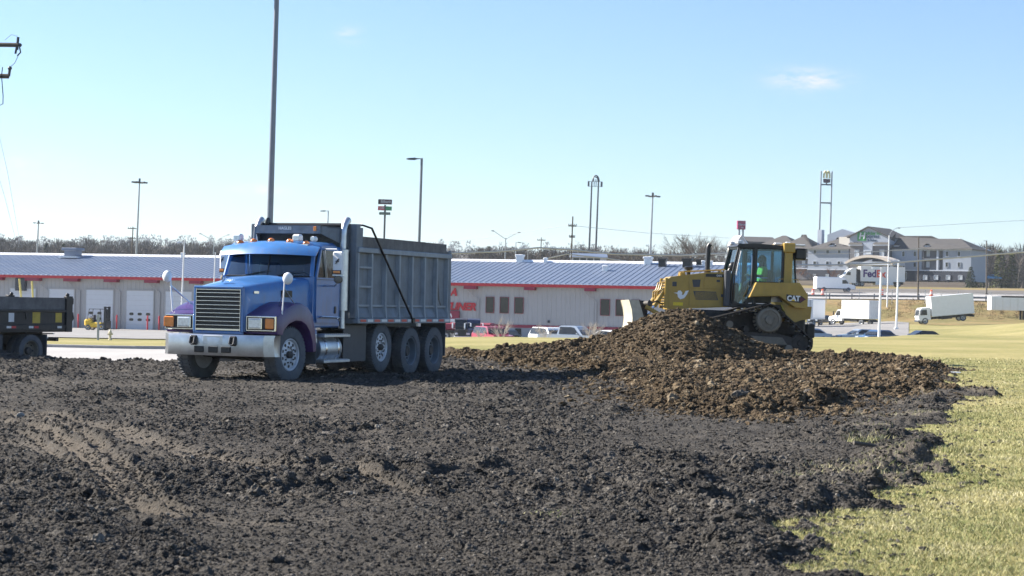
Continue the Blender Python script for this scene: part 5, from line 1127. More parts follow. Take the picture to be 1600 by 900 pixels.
# semi tractors parked nose out: dark grille, tall mirrors
def tractor(label, loc, rz, paint, group=None):
    t = thing('service_truck', label, 'truck', loc, rz, group); t.scale = (.62, .7, .70)
    part('cab', paint, t, lambda b: (b.prism([(-1.3, .7), (-1.35, 1.65), (-.2, 1.85), (.1, 2.5), (.3, 2.95), (2.2, 3.1), (2.2, .7)], 'x', -1.0, 1.0),), 20)
    part('windshield', 'winglass', t, lambda b: b.add([(-.9, -.24, 1.9), (.9, -.24, 1.9), (.9, .06, 2.5), (-.9, .06, 2.5)], [(0, 1, 2, 3)]), 0)
    part('grille', 'black', t, lambda b: b.box(-.5, -1.40, .8, .5, -1.34, 1.6, b=.01))
    part('bumper', 'chrome', t, lambda b: b.box(-1.15, -1.55, .4, 1.15, -1.3, .75, b=.04))
    part('chassis', 'dark', t, lambda b: b.box(-.45, -1.2, .55, .45, 5.0, .85))
    for s in (1, -1):
        part('mirror', 'white', t, lambda b: (b.tube([(s * 1.0, -.1, 2.55), (s * 1.35, -.2, 2.5), (s * 1.35, -.2, 1.7), (s * 1.0, -.1, 1.7)], .03, 6), b.box(s * 1.28, -.28, 1.8, s * 1.48, -.16, 2.5, b=.03)))
        part('headlight', 'lampglass', t, lambda b: b.box(s * .65, -1.42, .95, s * 1.0, -1.30, 1.2, b=.03))
        for y in (-.7, 3.4, 4.6): add_wheel(t, (s * .95, y, .5), .5, .28, .3, 'dish', s)
    return t
tractor('black service truck facing out beside the red entrance', onpark(722, 180), 4, 'carblack', 'service trucks parked by the entrance')
tractor('navy service truck with white mirrors right of the black one', onpark(741, 180), 4, 'navy', 'service trucks parked by the entrance')
RT = thing('red_trailer', 'red flatbed load under a tarp behind the two parked service trucks', 'trailer', onpark(742, 185), 80)
part('tarp_load', 'blackred', RT, lambda b: b.box(-1.2, -1.9, 1.0, 1.2, 3.0, 1.75, b=.15)); part('deck', 'dark', RT, lambda b: b.box(-1.25, -2.2, .85, 1.25, 3.4, 1.0))
for s in (1, -1):
    for y in (1.4, 2.6): add_wheel(RT, (s * 1.0, y, .45), .45, .25, .28, 'dish', s)
car('car', 'maroon people carrier parked left of the dark hatchback by the metal building', onpark(771, 163), 25, 'carred', 'suv', 'car')
car('car', 'dark hatchback beside the maroon car in front of the metal building', onpark(793, 165), 20, 'carblack', 'sedan', 'car')
def boxtruck(name, label, loc, rz, box_l=5.5, box_h=2.6, cabover=True, group=None, cat='truck'):
    t = thing(name, label, cat, loc, rz, group)
    bx_ = part('cargo_box', 'white', t, lambda b: b.box(-1.2, -.4, .95, 1.2, box_l - .4, .95 + box_h, b=.03))
    part('rear_door', 'whitedirty', bx_, lambda b: (b.box(-1.1, box_l - .4, 1.05, 1.1, box_l - .375, .85 + box_h),))
    part('box_trim', 'alum', bx_, lambda b: ([b.box(s * 1.2, -.4, .92, s * 1.215, box_l - .4, 1.02) for s in (1, -1)], [b.box(s * 1.2, -.4, .85 + box_h, s * 1.215, box_l - .4, .95 + box_h) for s in (1, -1)], b.box(-1.2, box_l - .4, .90, 1.2, box_l - .36, 1.0)))
    if cabover:
        part('cab', 'white', t, lambda b: b.prism([(-2.15, .45), (-2.2, 1.1), (-1.95, 1.95), (-1.7, 2.2), (-.55, 2.25), (-.55, .55)], 'x', -1.0, 1.0), 20)
        part('windshield', 'winglass', t, lambda b: b.add([(-.9, -2.20, 1.2), (.9, -2.20, 1.2), (.85, -1.96, 1.98), (-.85, -1.96, 1.98)], [(0, 1, 2, 3)]), 0)
        for s in (1, -1): part('side_window', 'winglass', t, lambda b: b.prism([(-1.95, 1.25), (-1.78, 1.95), (-1.0, 1.95), (-1.0, 1.2)], 'x', s * 1.0, s * 1.006), 0)
    else:
        part('cab', 'white', t, lambda b: b.prism([(-3.0, .5), (-3.05, 1.0), (-2.8, 1.15), (-1.9, 1.3), (-1.45, 2.0), (-1.25, 2.15), (-.5, 2.2), (-.5, .55)], 'x', -.98, .98), 20)
        part('windshield', 'winglass', t, lambda b: b.add([(-.85, -1.93, 1.33), (.85, -1.93, 1.33), (.8, -1.5, 1.98), (-.8, -1.5, 1.98)], [(0, 1, 2, 3)]), 0)
        for s in (1, -1): part('side_window', 'winglass', t, lambda b: b.prism([(-1.75, 1.35), (-1.38, 1.98), (-.75, 1.98), (-.75, 1.32)], 'x', s * .98, s * .986), 0)
    part('chassis', 'dark', t, lambda b: ([b.box(s * .4, -1.8, .55, s * .5, box_l - .5, .85) for s in (1, -1)], b.box(-1.1, box_l - .55, .45, 1.1, box_l - .42, .75), b.box(-.95, 1.0, .45, -.6, 2.4, .85), b.box(.6, 1.0, .45, .95, 2.4, .85)))
    part('bumper', 'darkgrey', t, lambda b: b.box(-1.0, -2.3 if cabover else -3.12, .35, 1.0, -2.1 if cabover else -2.95, .62, b=.03))
    for s in (1, -1):
        part('mirror', 'black', t, lambda b: (b.tube([(s * 1.0, -1.7, 1.9), (s * 1.3, -1.8, 1.85)], .03, 6), b.box(s * 1.22, -1.86, 1.3, s * 1.42, -1.76, 1.9, b=.03)))
        part('headlight', 'lampglass', t, lambda b: b.box(s * .6, -2.22 if cabover else -3.07, .75, s * .92, -2.1 if cabover else -2.95, .95, b=.02))
        add_wheel(t, (s * .90, -1.35 if cabover else -2.2, .42), .42, .25, .27, 'dish', s); add_wheel(t, (s * .95, box_l - 2.0, .42), .42, .25, .27, 'dish', s)
    return t
car('van', 'white van seen end on left of the silver pickup', onpark(863, 163), 30, 'carwhite', 'suv', 'van')
car('pickup_truck', 'silver grey pickup truck parked right of the white panel truck', onpark(897, 160), 60, 'carsilver', 'pickup', 'pickup')
car('car', 'white car half hidden by the dirt pile near the saplings', onpark(960, 166), 60, 'carwhite', 'sedan', 'car')
# right side parking lot
t_ = onpark(1327, 276, .02); boxtruck('box_truck', 'white box truck seen from its rear corner in the right lot', t_, -142, 5.2, 2.6, False)
t_ = at(1458, 505, 262); bt = boxtruck('box_truck', 'white box truck facing left behind the green berm', (t_[0], t_[1], t_[2]), -86, 5.9, 2.7, True); bt.rotation_euler[0] = R(6)
car('car', 'dark blue car whose roof shows over the lawn beside the light pole', onpark(1372, 190), -52, 'carblue', 'sedan', 'car')
car('car', 'silver car left of the dark blue car behind the lawn edge', onpark(1345, 196), -75, 'carsilver', 'sedan', 'car')
car('car', 'black car roof at the foot of the green berm', onpark(1440, 188), -75, 'carblack', 'sedan', 'car')
car('car', 'dark car parked to the right of the white semi trailer', onpark(1283, 280), -40, 'carblack', 'sedan', 'car')
car('car', 'pale car low behind the lawn right of the bulldozer', onpark(1262, 196), -75, 'carsilver', 'sedan', 'car')
# tank trailer behind the bulldozer
TT = thing('trailer', 'white semi trailer seen from behind just right of the bulldozer', 'trailer', onpark(1256, 258), 162)
tb = part('trailer_body', 'white', TT, lambda b: b.box(-1.25, -10.5, 1.0, 1.25, 0, 3.75, b=.03))
part('rear_door', 'alum', tb, lambda b: (b.box(-1.15, 0, 1.1, -.02, .03, 3.65), b.box(.02, 0, 1.1, 1.15, .03, 3.65)))
part('door_bar', 'darkgrey', tb, lambda b: [b.box(x - .03, .03, 1.1, x + .03, .07, 3.6) for x in (-.85, -.35, .35, .85)])
part('underride_bar', 'alum', TT, lambda b: (b.box(-1.15, -.1, .5, 1.15, 0, .62), b.box(-.6, -.1, .6, -.5, 0, 1.0), b.box(.5, -.1, .6, .6, 0, 1.0)))
for s in (1, -1):
    for y in (-1.3, -2.6): add_wheel(TT, (s * 1.0, y, .5), .5, .28, .3, 'dish', s)
    part('landing_leg', 'dark', TT, lambda b: b.box(s * .7, -8.0, 0, s * .8, -7.85, 1.0))
# flatbed trailer at the right edge
p = at(1620, 486, 268)
FT = thing('dump_trailer', 'long white trailer with dark top rail cut off at the right edge', 'trailer', (p[0], p[1], p[2] - 1.05), -92)
part('trailer_body', 'white', FT, lambda b: b.box(-1.25, -6.6, 1.05, 1.25, 6.5, 3.0, b=.03))
part('tarp_rail', 'black', FT, lambda b: b.box(-1.28, -5.2, 2.85, 1.28, 6.5, 3.08, b=.03))
for k in range(12):
    y = -6.1 + k * 1.05; part('side_post', 'whitedirty', FT, lambda b: b.box(-1.29, y, 1.05, 1.29, y + .08, 2.85))
for s in (1, -1):
    part('landing_leg', 'dark', FT, lambda b: b.box(s * .8, -2.2, -.2, s * .95, -1.9, 1.05))
    for y in (4.2, 5.4): add_wheel(FT, (s * 1.0, y, .5), .5, .28, .3, 'dish', s)
# ------------------------------------------------------------------ hotel on the rise
_a, _b = at(1235, 440, 548), at(1518, 438, 520)
hx, hy = _b[0] - _a[0], _b[1] - _a[1]; HL = math.hypot(hx, hy); HRZ = math.degrees(math.atan2(hy, hx)); HZ = at(1430, 439, 530)[2]
HT = thing('hotel', 'three storey pale hotel with dark hipped roofs, a gabled middle block and green sign', 'hotel', (_a[0], _a[1], HZ), HRZ)
hcos, hsin = hx / HL, hy / HL
def hs(px):                                                              # photo column -> distance along the facade
    d = ray(px, 420); A = np.array([[hcos, -d[0]], [hsin, -d[1]]]); return float(np.linalg.solve(A, -_a[:2])[0])
def hz(px, py): s_ = hs(px); return at(px, py, _a[1] + hsin * s_)[2] - HZ
M['hwall'] = mat('pale_blue_grey_cladding', (.27, .31, .38), .6, var=.05, scale=.5)
M['hdark'] = mat('grey_brown_cladding', (.12, .12, .135), .7, var=.12, scale=.7)
M['hstone'] = mat('dark_stone_base', (.03, .036, .055), .75, var=.3, scale=1.2)
M['shingle'] = mat('dark_grey_shingle', (.062, .058, .056), .85, var=.15, scale=.8, bump=.2, bscale=3)
M['hcream'] = mat('cream_cladding', (.66, .62, .55), .6, var=.05)
M['tan'] = mat('tan_canopy_cladding', (.55, .49, .43), .7, var=.08)
M['htrim'] = mat('pale_trim', (.46, .50, .57), .5, var=.04)
M['paleglass'] = mat('curtained_window', (.42, .46, .50), .2, var=.3, scale=1.5)
EV = 8.7
def wing(s0, s1, y0, y1, mat_='hwall', ev=EV):
    w = part('wall', [mat_, 'hstone', 'htrim'], HT, lambda b: (b.box(s0, y0, 0, s1, y1, ev), b.box(s0 - .08, y0 - .08, 0, s1 + .08, y0 + .3, 2.75, 1), b.box(s0 - .12, y0 - .12, 2.75, s1 + .12, y0 + .2, 3.05, 2), b.box(s0 - .15, y0 - .15, ev - .35, s1 + .15, y0 + .1, ev, 2)))
    return w
def hip(s0, s1, y0, y1, ev, rise, hipw=None, o=.6):
    hw = (y1 - y0) / 2 if hipw is None else hipw; ym = (y0 + y1) / 2
    return part('roof', 'shingle', HT, lambda b: b.add([(s0 - o, y0 - o, ev), (s1 + o, y0 - o, ev), (s1 + o, y1 + o, ev), (s0 - o, y1 + o, ev), (s0 + hw, ym, ev + rise), (s1 - hw, ym, ev + rise)], [(0, 1, 5, 4), (1, 2, 5), (2, 3, 4, 5), (3, 0, 4), (3, 2, 1, 0)]), 0)
def dormer(rf, s, y, z, w=1.8, h=1.3):
    part('dormer', ['htrim', 'shingle'], rf, lambda b: (b.prism([(y, z), (y + 3.2, z + 1.2), (y, z + h * .6)], 'x', s - w * .45, s + w * .45, 0), b.add([(s - w * .6, y - .3, z + h * .45), (s, y - .3, z + h), (s + w * .6, y - .3, z + h * .45), (s, y + 3.4, z + h), (s - w * .6, y + 2.0, z + h * .45), (s + w * .6, y + 2.0, z + h * .45)], [(0, 1, 3, 4), (1, 2, 5, 3)], 1)), 0)
def win(px0, px1, py0, py1, yf, m_='winglass', name='window'):
    s0, s1 = hs(px0), hs(px1); z0, z1 = hz((px0 + px1) / 2, py1), hz((px0 + px1) / 2, py0)
    w = part(name, 'htrim', HT, lambda b: (b.box(s0 - .1, yf - .14, z0 - .1, s0, yf + .02, z1 + .1), b.box(s1, yf - .14, z0 - .1, s1 + .1, yf + .02, z1 + .1), b.box(s0, yf - .14, z1, s1, yf + .02, z1 + .1), b.box(s0, yf - .14, z0 - .1, s1, yf + .02, z0)), 0)
    part('pane', m_, w, lambda b: b.box(s0, yf - .06, z0, s1, yf - .02, z1), 0); return w
# left wing, its recessed bay, the return further left
SL0, SL1 = hs(1165), hs(1326); wing(SL0, hs(1232), 3.0, 16); hip(SL0, hs(1240), 3.0, 17, EV, 4.2)
wing(hs(1262), SL1, 0, 15); rf = hip(hs(1262), SL1 + 1, -.2, 15, EV, 3.6)
part('bay', ['hdark', 'htrim'], HT, lambda b: (b.box(hs(1230), 1.2, 0, hs(1262), 14, EV), b.box(hs(1236), .2, 3.0, hs(1260), 1.2, 3.3, 1), b.box(hs(1236), .2, 5.9, hs(1260), 1.2, 6.2, 1)))
rf2 = hip(hs(1212), hs(1266), 1.0, 14, EV, 4.4, 6)
dormer(rf, hs(1297), .8, EV + .4); dormer(rf2, hs(1233), 1.8, EV + .4)
for px in (1273, 1293, 1311):
    for p0, p1 in ((390.5, 396), (408.5, 414)): win(px - 2.2, px + 2.2, p0, p1, 0)
    win(px - 1.8, px + 1.8, 429, 435, -.08, 'paleglass')
for px in (1238, 1253):
    for p0, p1 in ((391, 398), (408, 416)): win(px - 2, px + 2, p0, p1, 1.2, 'paleglass')
# gabled middle block
G0, G1 = hs(1331), hs(1392); GP = hs(1360); gz = hz(1360, 354); ge = hz(1333, 368)
part('gable_block', ['hwall', 'hdark', 'htrim'], HT, lambda b: (b.prism([(G0, hz(1340, 382)), (G1, hz(1390, 382)), (G1, ge - .3), (GP, gz - .25), (G0, ge - .3)], 'y', -2.0, 14), b.box(G0, -1.6, 0, G1, 13.5, hz(1360, 382), 1), b.box(G0 - .2, -2.4, hz(1360, 384.5), hs(1352), -1.6, hz(1360, 382), 2), b.box(hs(1368), -2.4, hz(1360, 384.5), G1 + .2, -1.6, hz(1360, 382), 2), b.box(hs(1353), -2.2, 0, hs(1367), -1.5, hz(1360, 381), 0)), 0)
part('gable_roof', ['shingle', 'htrim'], HT, lambda b: (b.add([(G0 - .6, -2.6, ge - .5), (GP, -2.6, gz), (GP, 14.5, gz), (G0 - .6, 14.5, ge - .5), (G0 - .6, -2.6, ge - .8), (GP, -2.6, gz - .3), (GP, 14.5, gz - .3), (G0 - .6, 14.5, ge - .8)], [(0, 1, 2, 3), (4, 7, 6, 5), (0, 4, 5, 1), (3, 2, 6, 7), (0, 3, 7, 4)]),
     b.add([(G1 + .6, -2.6, ge - .5), (GP, -2.6, gz), (GP, 14.5, gz), (G1 + .6, 14.5, ge - .5), (G1 + .6, -2.6, ge - .8), (GP, -2.6, gz - .3), (GP, 14.5, gz - .3), (G1 + .6, 14.5, ge - .8)], [(0, 3, 2, 1), (4, 5, 6, 7), (0, 1, 5, 4), (3, 7, 6, 2), (0, 4, 7, 3)])), 0)
part('canopy_roof', 'shingle', HT, lambda b: [b.add([(a, -2.7, z0), (c, -2.7, z0), (c - .6, -1.7, z0 + .8), (a + .6, -1.7, z0 + .8), (a, -1.6, z0), (c, -1.6, z0)], [(0, 1, 2, 3), (0, 3, 4), (1, 5, 2)]) for a, c, z0 in ((G0 - .2, hs(1352), hz(1360, 382)), (hs(1368), G1 + .3, hz(1360, 382)))], 0)
for px in (1342, 1381): win(px - 3, px + 3, 391, 401, -1.6, 'paleglass')
win(1355.5, 1364.5, 392, 397, -2.2, 'paleglass')
M['hgreen'] = mat('sign_green', (.03, .22, .06), .4, var=.15); M['hnavy'] = mat('sign_navy', (.02, .05, .10), .4)
part('sign_panel', 'hgreen', HT, lambda b: b.box(hs(1343.2), -2.16, hz(1350, 376.5), hs(1356.6), -2.0, hz(1350, 362.5)))
text('lettering', 'H', HT, 2.5, (hs(1350), -2.22, hz(1350, 369.5)), (90, 0, 0), 'htrim', .06, .2, .02)
for body, py, sz in (('Holiday Inn', 365, 1.2), ('Express', 369.8, 1.3), ('& Suites', 375.7, .8)):
    text('lettering', body, HT, sz, (hs(1366), -2.06, hz(1366, py)), (90, 0, 0), 'hgreen' if sz == 1.2 else 'hnavy', .03, 0, .03)
# cupola left of the gable and pale chimney
part('back_gable', ['hwall', 'shingle'], HT, lambda b: b.prism([(hs(1266), EV + 1), (hs(1308), EV + 1), (hs(1308), hz(1300, 361)), (hs(1289), hz(1288, 355)), (hs(1266), hz(1270, 364))], 'y', 12, 14))
part('chimney', 'htrim', HT, lambda b: b.box(hs(1259), 8, EV + 1, hs(1265.5), 10, hz(1262, 357)))
part('link_wall', 'hcream', HT, lambda b: b.prism([(hs(1308), hz(1310, 380)), (hs(1331), hz(1330, 386)), (hs(1331), hz(1330, 370)), (hs(1308), hz(1310, 370))], 'y', 1.0, 1.4))
rf4 = hip(hs(1284), hs(1340), 3, 17, EV + 1.2, 3.3, 4)
# right wing
S0, S1 = hs(1393), hs(1517)
wing(S0, hs(1440), 0, 14); wing(hs(1473), S1, 0, 14)
part('bay', ['hdark', 'hstone', 'htrim'], HT, lambda b: (b.box(hs(1440), 1.0, 0, hs(1473), 14, EV), b.box(hs(1440), .0, 0, hs(1473), 1.0, 2.75, 1), b.box(hs(1440), -.1, 2.75, hs(1473), 1.0, 3.05, 2), b.box(hs(1442), -.1, hz(1455, 405), hs(1470), 1.0, hz(1455, 403.5), 0), b.box(hs(1440), .1, EV - .35, hs(1473), 1.0, EV, 2), b.box(hs(1441), -.05, 3.05, hs(1443), 1.0, EV - .3, 0), b.box(hs(1463), -.05, 3.05, hs(1466), 1.0, EV - .3, 2)))
rf3 = part('roof', 'shingle', HT, lambda b: b.add([(S0 - 1, -.7, EV), (S1 + .8, -.7, EV), (S1 + .8, 14.7, EV), (S0 - 1, 14.7, EV), (S0 - 3, 7, hz(1400, 367)), (hs(1441), 7, hz(1441, 367)), (hs(1452), 7, hz(1452, 371.5)), (hs(1487), 7, hz(1485, 371.5))], [(0, 1, 7, 6, 5, 4), (1, 2, 7), (2, 3, 4, 5, 6, 7), (3, 0, 4), (3, 2, 1, 0)]), 0)
part('roof_edge', 'ridge', rf3, lambda b: b.tube([(hs(1484), 7, hz(1485, 371.3)), (S1 + .6, 14.5, EV + .1)], .18, 5))
dormer(rf3, hs(1398), .8, EV + .3); dormer(rf3, hs(1446), .8, EV + .3)
for px in (1412, 1430, 1480, 1499):
    for p0, p1 in ((393, 400.5), (410, 417)): win(px - 2.6, px + 1.2, p0, p1, 0)
for px in (1448, 1464):
    for p0, p1 in ((392, 400), (409, 417)): win(px - 2, px + 2, p0, p1, 1.0, 'paleglass')
for px in (1446, 1463, 1482, 1501): win(px - 2.8, px + 2.8, 430.5, 436.5, -.08 if px > 1473 or px < 1440 else 0, 'paleglass')
for px in (1404, 1415): win(px - 2, px + 2, 426, 436, -.08, 'winglass')
# arched entrance canopy
CN = thing('entrance_canopy', 'tan arched entrance canopy standing before the hotel', 'canopy', (0, 0, 0)); CN.location = HT.matrix_basis @ Vector((hs(1383), -8, 0)); CN.rotation_euler = HT.rotation_euler
wA = (hs(1424) - hs(1347)) / 2
def f(b):
    n = 16; zt = hz(1383, 399.5) - .2; zb = hz(1383, 412)
    up = [(-wA * .95 + 1.9 * wA * k / n, zb + (zt - zb) * math.sin(math.pi * k / n) ** .75) for k in range(n + 1)]; lo = [(x, z - .7 - 0.0) for x, z in up[::-1]]
    b.prism(up + lo, 'y', -4.5, 4.5)
part('arched_roof', ['tan'], CN, f, 30)
part('beam', ['htrim'], CN, lambda b: b.box(-wA, -4.2, hz(1383, 416), wA, 4.2, hz(1383, 411)))
for x in (-wA + .8, wA - .8):
    for y in (-3.6, 3.6): part('column', ['htrim', 'hstone'], CN, lambda b: (b.box(x - .35, y - .35, 0, x + .35, y + .35, hz(1383, 416)), b.box(x - .5, y - .5, 0, x + .5, y + .5, 1.2, 1)))
# small restaurant block at the hotel's left, cream gable with round green emblem
p = at(1158, 386, 600)
LG = thing('restaurant', 'low building with cream gable carrying a green emblem left of the hotel', 'restaurant', (p[0], p[1], p[2] - 6), 8)
k = 600 / 3000
part('wall', 'hcream', LG, lambda b: b.prism([(-10 * k, 0), (10 * k, 0), (10 * k, 6 + 5 * k), (0, 6 + 18 * k), (-10 * k, 6 + 5 * k)], 'y', 0, 9), 0)
part('gable_trim', 'white', LG, lambda b: (b.tube([(-11 * k, -.1, 6 + 4 * k), (0, -.1, 6 + 18.6 * k), (11 * k, -.1, 6 + 4 * k)], .22, 5)))
part('roof', 'shingle', LG, lambda b: (b.prism([(-0.2, 6 + 9 * k), (7, 6 + 18 * k), (14, 6 + 9 * k)], 'x', 10 * k, 60 * k), b.box(10 * k, 0, 0, 58 * k, 14, 6 + 9 * k)), 0)
em = part('emblem_disc', 'white', LG, lambda b: b.lathe([(.02, -.12), (5.4 * k, -.12), (5.4 * k, -.02), (.02, -.02)], (0, 0, 6 + 6 * k), 'y', 20))
text('emblem_letter', 'E', em, 7.5 * k, (0, -.16, 6 + 6 * k), (90, 0, 0), 'hgreen', .03, 0, .02)

# ------------------------------------------------------------------ highway traffic and furniture
VAN0 = onpark(1303, 330, .2)
VN = thing('delivery_van', 'white high roof delivery van driving right on the highway', 'van', (VAN0[0], VAN0[1], at(1303, 455.5, 330)[2]), 97)
def f(b):
    P = [(-3.45, .45), (-3.45, .95), (-3.2, 1.15), (-2.4, 1.35), (-1.75, 2.15), (-1.4, 2.45), (3.3, 2.5), (3.45, 2.3), (3.45, .45)]
    rings = [[(x, y, z) for y, z in [(py_ * ky, pz if pz < 1.4 else pz - dz) for py_, pz in P]] for x, ky, dz in ((-1.0, .985, .12), (-.93, 1, 0), (.93, 1, 0), (1.0, .985, .12))]
    b.loft(rings)
part('body', 'white', VN, f, 25)
part('windshield', 'winglass', VN, lambda b: b.add([(-.9, -2.42, 1.38), (.9, -2.42, 1.38), (.85, -1.80, 2.14), (-.85, -1.80, 2.14)], [(0, 1, 2, 3)]), 0)
part('nose', 'navy', VN, lambda b: (b.box(-.98, -3.50, .40, .98, -2.9, 1.0, b=.08),))
for s in (1, -1):
    part('side_window', 'winglass', VN, lambda b: b.prism([(-2.25, 1.4), (-1.75, 2.0), (-1.1, 2.0), (-1.1, 1.35)], 'x', s * 1.0, s * 1.008), 0)
    part('sill', 'navy', VN, lambda b: b.box(s * .9, -2.6, .38, s * 1.005, 3.3, .56))
    for y in (-2.2, 2.1): add_wheel(VN, (s * .9, y, .36), .36, .24, .22, 'dish', s)
# parcel semi
PS = thing('parcel_truck', 'white semi truck with box trailer lettered in purple and orange', 'truck', (0, 0, 0)); q = at(1361, 447.5, 405); PS.location = q; PS.rotation_euler = (0, 0, R(-86))
part('trailer_box', 'white', PS, lambda b: b.box(-1.28, -2.6, 1.0, 1.28, 6.9, 4.15, b=.03))
part('trailer_frame', 'dark', PS, lambda b: (b.box(-.5, -5.0, .7, .5, 6.7, 1.0), b.box(-1.2, 6.4, .5, 1.2, 6.6, .9)))
part('side_skirt', 'white', PS, lambda b: [b.box(s * 1.24, .6, .35, s * 1.27, 4.4, 1.0) for s in (1, -1)])
def f(b): b.prism([(-6.9, .6), (-6.95, 1.4), (-6.3, 2.1), (-5.9, 2.3), (-5.4, 3.1), (-4.3, 3.75), (-3.5, 3.85), (-3.5, .6)], 'x', -1.15, 1.15)
part('cab', 'white', PS, f, 25)
part('windshield', 'winglass', PS, lambda b: b.add([(-1.0, -5.93, 2.36), (1.0, -5.93, 2.36), (.95, -5.45, 3.05), (-.95, -5.45, 3.05)], [(0, 1, 2, 3)]), 0)
for s in (1, -1): part('side_window', 'winglass', PS, lambda b: b.prism([(-5.7, 2.3), (-5.3, 2.95), (-4.7, 2.95), (-4.7, 2.25)], 'x', s * 1.15, s * 1.158), 0)
part('gap_bellows', 'dark', PS, lambda b: b.box(-1.0, -3.5, 1.0, 1.0, -2.65, 3.6))
for s in (1, -1):
    for y in (-6.0, -3.4, -2.2, 5.6): add_wheel(PS, (s * 1.0, y, .5), .5, .28, .3, 'dish', s)
M['fpurple'] = mat('logo_purple', (.055, .02, .16), .5); M['forange'] = mat('logo_orange_red', (.75, .09, .06), .5)
yF = -0.62
text('lettering', 'Fed', PS, 2.15, (1.30, yF - .05, 2.62), (90, 0, 90), 'fpurple', .07, 0, .01, 'CENTER', .92)
text('lettering', 'Ex', PS, 2.15, (1.30, yF + 2.36, 2.62), (90, 0, 90), 'forange', .07, 0, .01, 'CENTER', .92)
# guardrail with its posts
GD = thing('guardrail', 'steel guardrail on posts along the highway embankment', 'guardrail', (0, 0, 0))
gx = np.arange(26, 130, 3.6)
part('rail', 'pole', GD, lambda b: b.loft([[(x, 309.3, bz(x, 309.3) + .45), (x, 309.22, bz(x, 309.3) + .52), (x, 309.3, bz(x, 309.3) + .6), (x, 309.22, bz(x, 309.3) + .68), (x, 309.3, bz(x, 309.3) + .76), (x, 309.36, bz(x, 309.3) + .6)] for x in gx]))
pm = None
for x in gx:
    if pm is None: b = MB(); b.box(-.08, -.12, -.4, .08, .0, .95); pm = b.mesh('rail_post', 'darkgrey', 0)
    o = bpy.data.objects.new('rail_post', pm); COL.objects.link(o); o.parent = GD; o.location = (x, 309.5, bz(x, 309.5))
FN = thing('wire_fence', 'thin wire fence on slim steel posts along the foot of the bank', 'fence', (0, 0, 0))
fx = np.arange(34, 92, 5.2); pm = None
for x in fx:
    if pm is None: b = MB(); b.tube([(0, 0, -.3), (0, 0, 2.3)], .05, 6); pm = b.mesh('fence_post', 'pole', 0)
    o = bpy.data.objects.new('fence_post', pm); COL.objects.link(o); o.parent = FN; o.location = (x, 303, bz(x, 303))
for h_ in (.3, 1.1, 2.1): part('wire', 'pole', FN, lambda b: b.tube([(x, 303, bz(x, 303) + h_) for x in fx], .02, 4))
# construction barrels
bar = None
for px, lab in ((1270, 'orange construction barrel left of the delivery van wheel'), (1285, 'orange construction barrel below the delivery van front wheel'), (1378, 'orange construction barrel between the two white light poles'), (1455, 'orange construction barrel farthest right along the highway')):
    q = onpark(px, 322, .1)
    if bar is None:
        b = MB(); b.lathe([(.34, 0), (.34, .1), (.28, .12), (.28, .3)], n=14, ax='z', m=0); b.lathe([(.275, .3), (.27, .45)], n=14, ax='z', m=1); b.lathe([(.27, .45), (.26, .6)], n=14, ax='z', m=0); b.lathe([(.255, .6), (.25, .75)], n=14, ax='z', m=1); b.lathe([(.25, .75), (.22, 1.05), (.1, 1.1)], n=14, ax='z', m=0)
        M['barrel'] = mat('barrel_orange', (.75, .13, .04), .5); bar = o = b.build('construction_barrel', ['barrel', 'white']); o.scale = (.9, .9, .9)
    else: o = bar.copy(); COL.objects.link(o)
    o.location = q; tag(o, lab, 'barrel', 'orange barrels along the highway')
# dirt patch on the bank
p = onpark(1286, 300, .2); o = MB(); o.ball((0, 0, 0), (1.2, .8, .35), 14, 8); o = o.build('sand_pile', mat('orange_sand', (.62, .38, .20), .9, var=.2)); o.location = (p[0], p[1], at(1286, 484, 300)[2]); tag(o, 'small orange sand patch on the grass bank', 'sand pile')
# far blue building seen over the roof, and a blue car on the field
p = at(893, 412, 330); o = thing('sales_building', 'low blue glazed building peeping over the metal roof', 'building', (p[0], p[1], p[2] - 5), 0)
part('wall', 'siding', o, lambda b: b.box(0, 0, 0, 6.0, 6, 6.2)); [part('window', 'winglass', o, lambda b: b.box(.3 + k * 1.2, -.05, 4.2, 1.3 + k * 1.2, 0, 6.0)) for k in range(4)]; part('roof', 'roofm', o, lambda b: b.prism([(-.3, 6.2), (3, 6.9), (6.3, 6.2)], 'x', -.2, 6.2))
q = at(1552, 434, 560); car('car', 'bright blue car far off beside the brown field', (q[0], q[1], q[2] - .6), 80, mat('bright_blue_paint', (.05, .25, .6), .3), 'sedan', 'car')
# ------------------------------------------------------------------ poles, signs, wires
def pole(b, h, r0, r1, n=10, m=0): b.tube([(0, 0, -.3), (0, 0, h)], [r0, r1], n, m)
def base_at(px, Y, z=None):
    d = ray(px, 480); X = d[0] * (Y / d[1]); return (X, Y, bz(X, Y) if z is None else z)
def top_z(px, py, Y): return at(px, py, Y)[2]
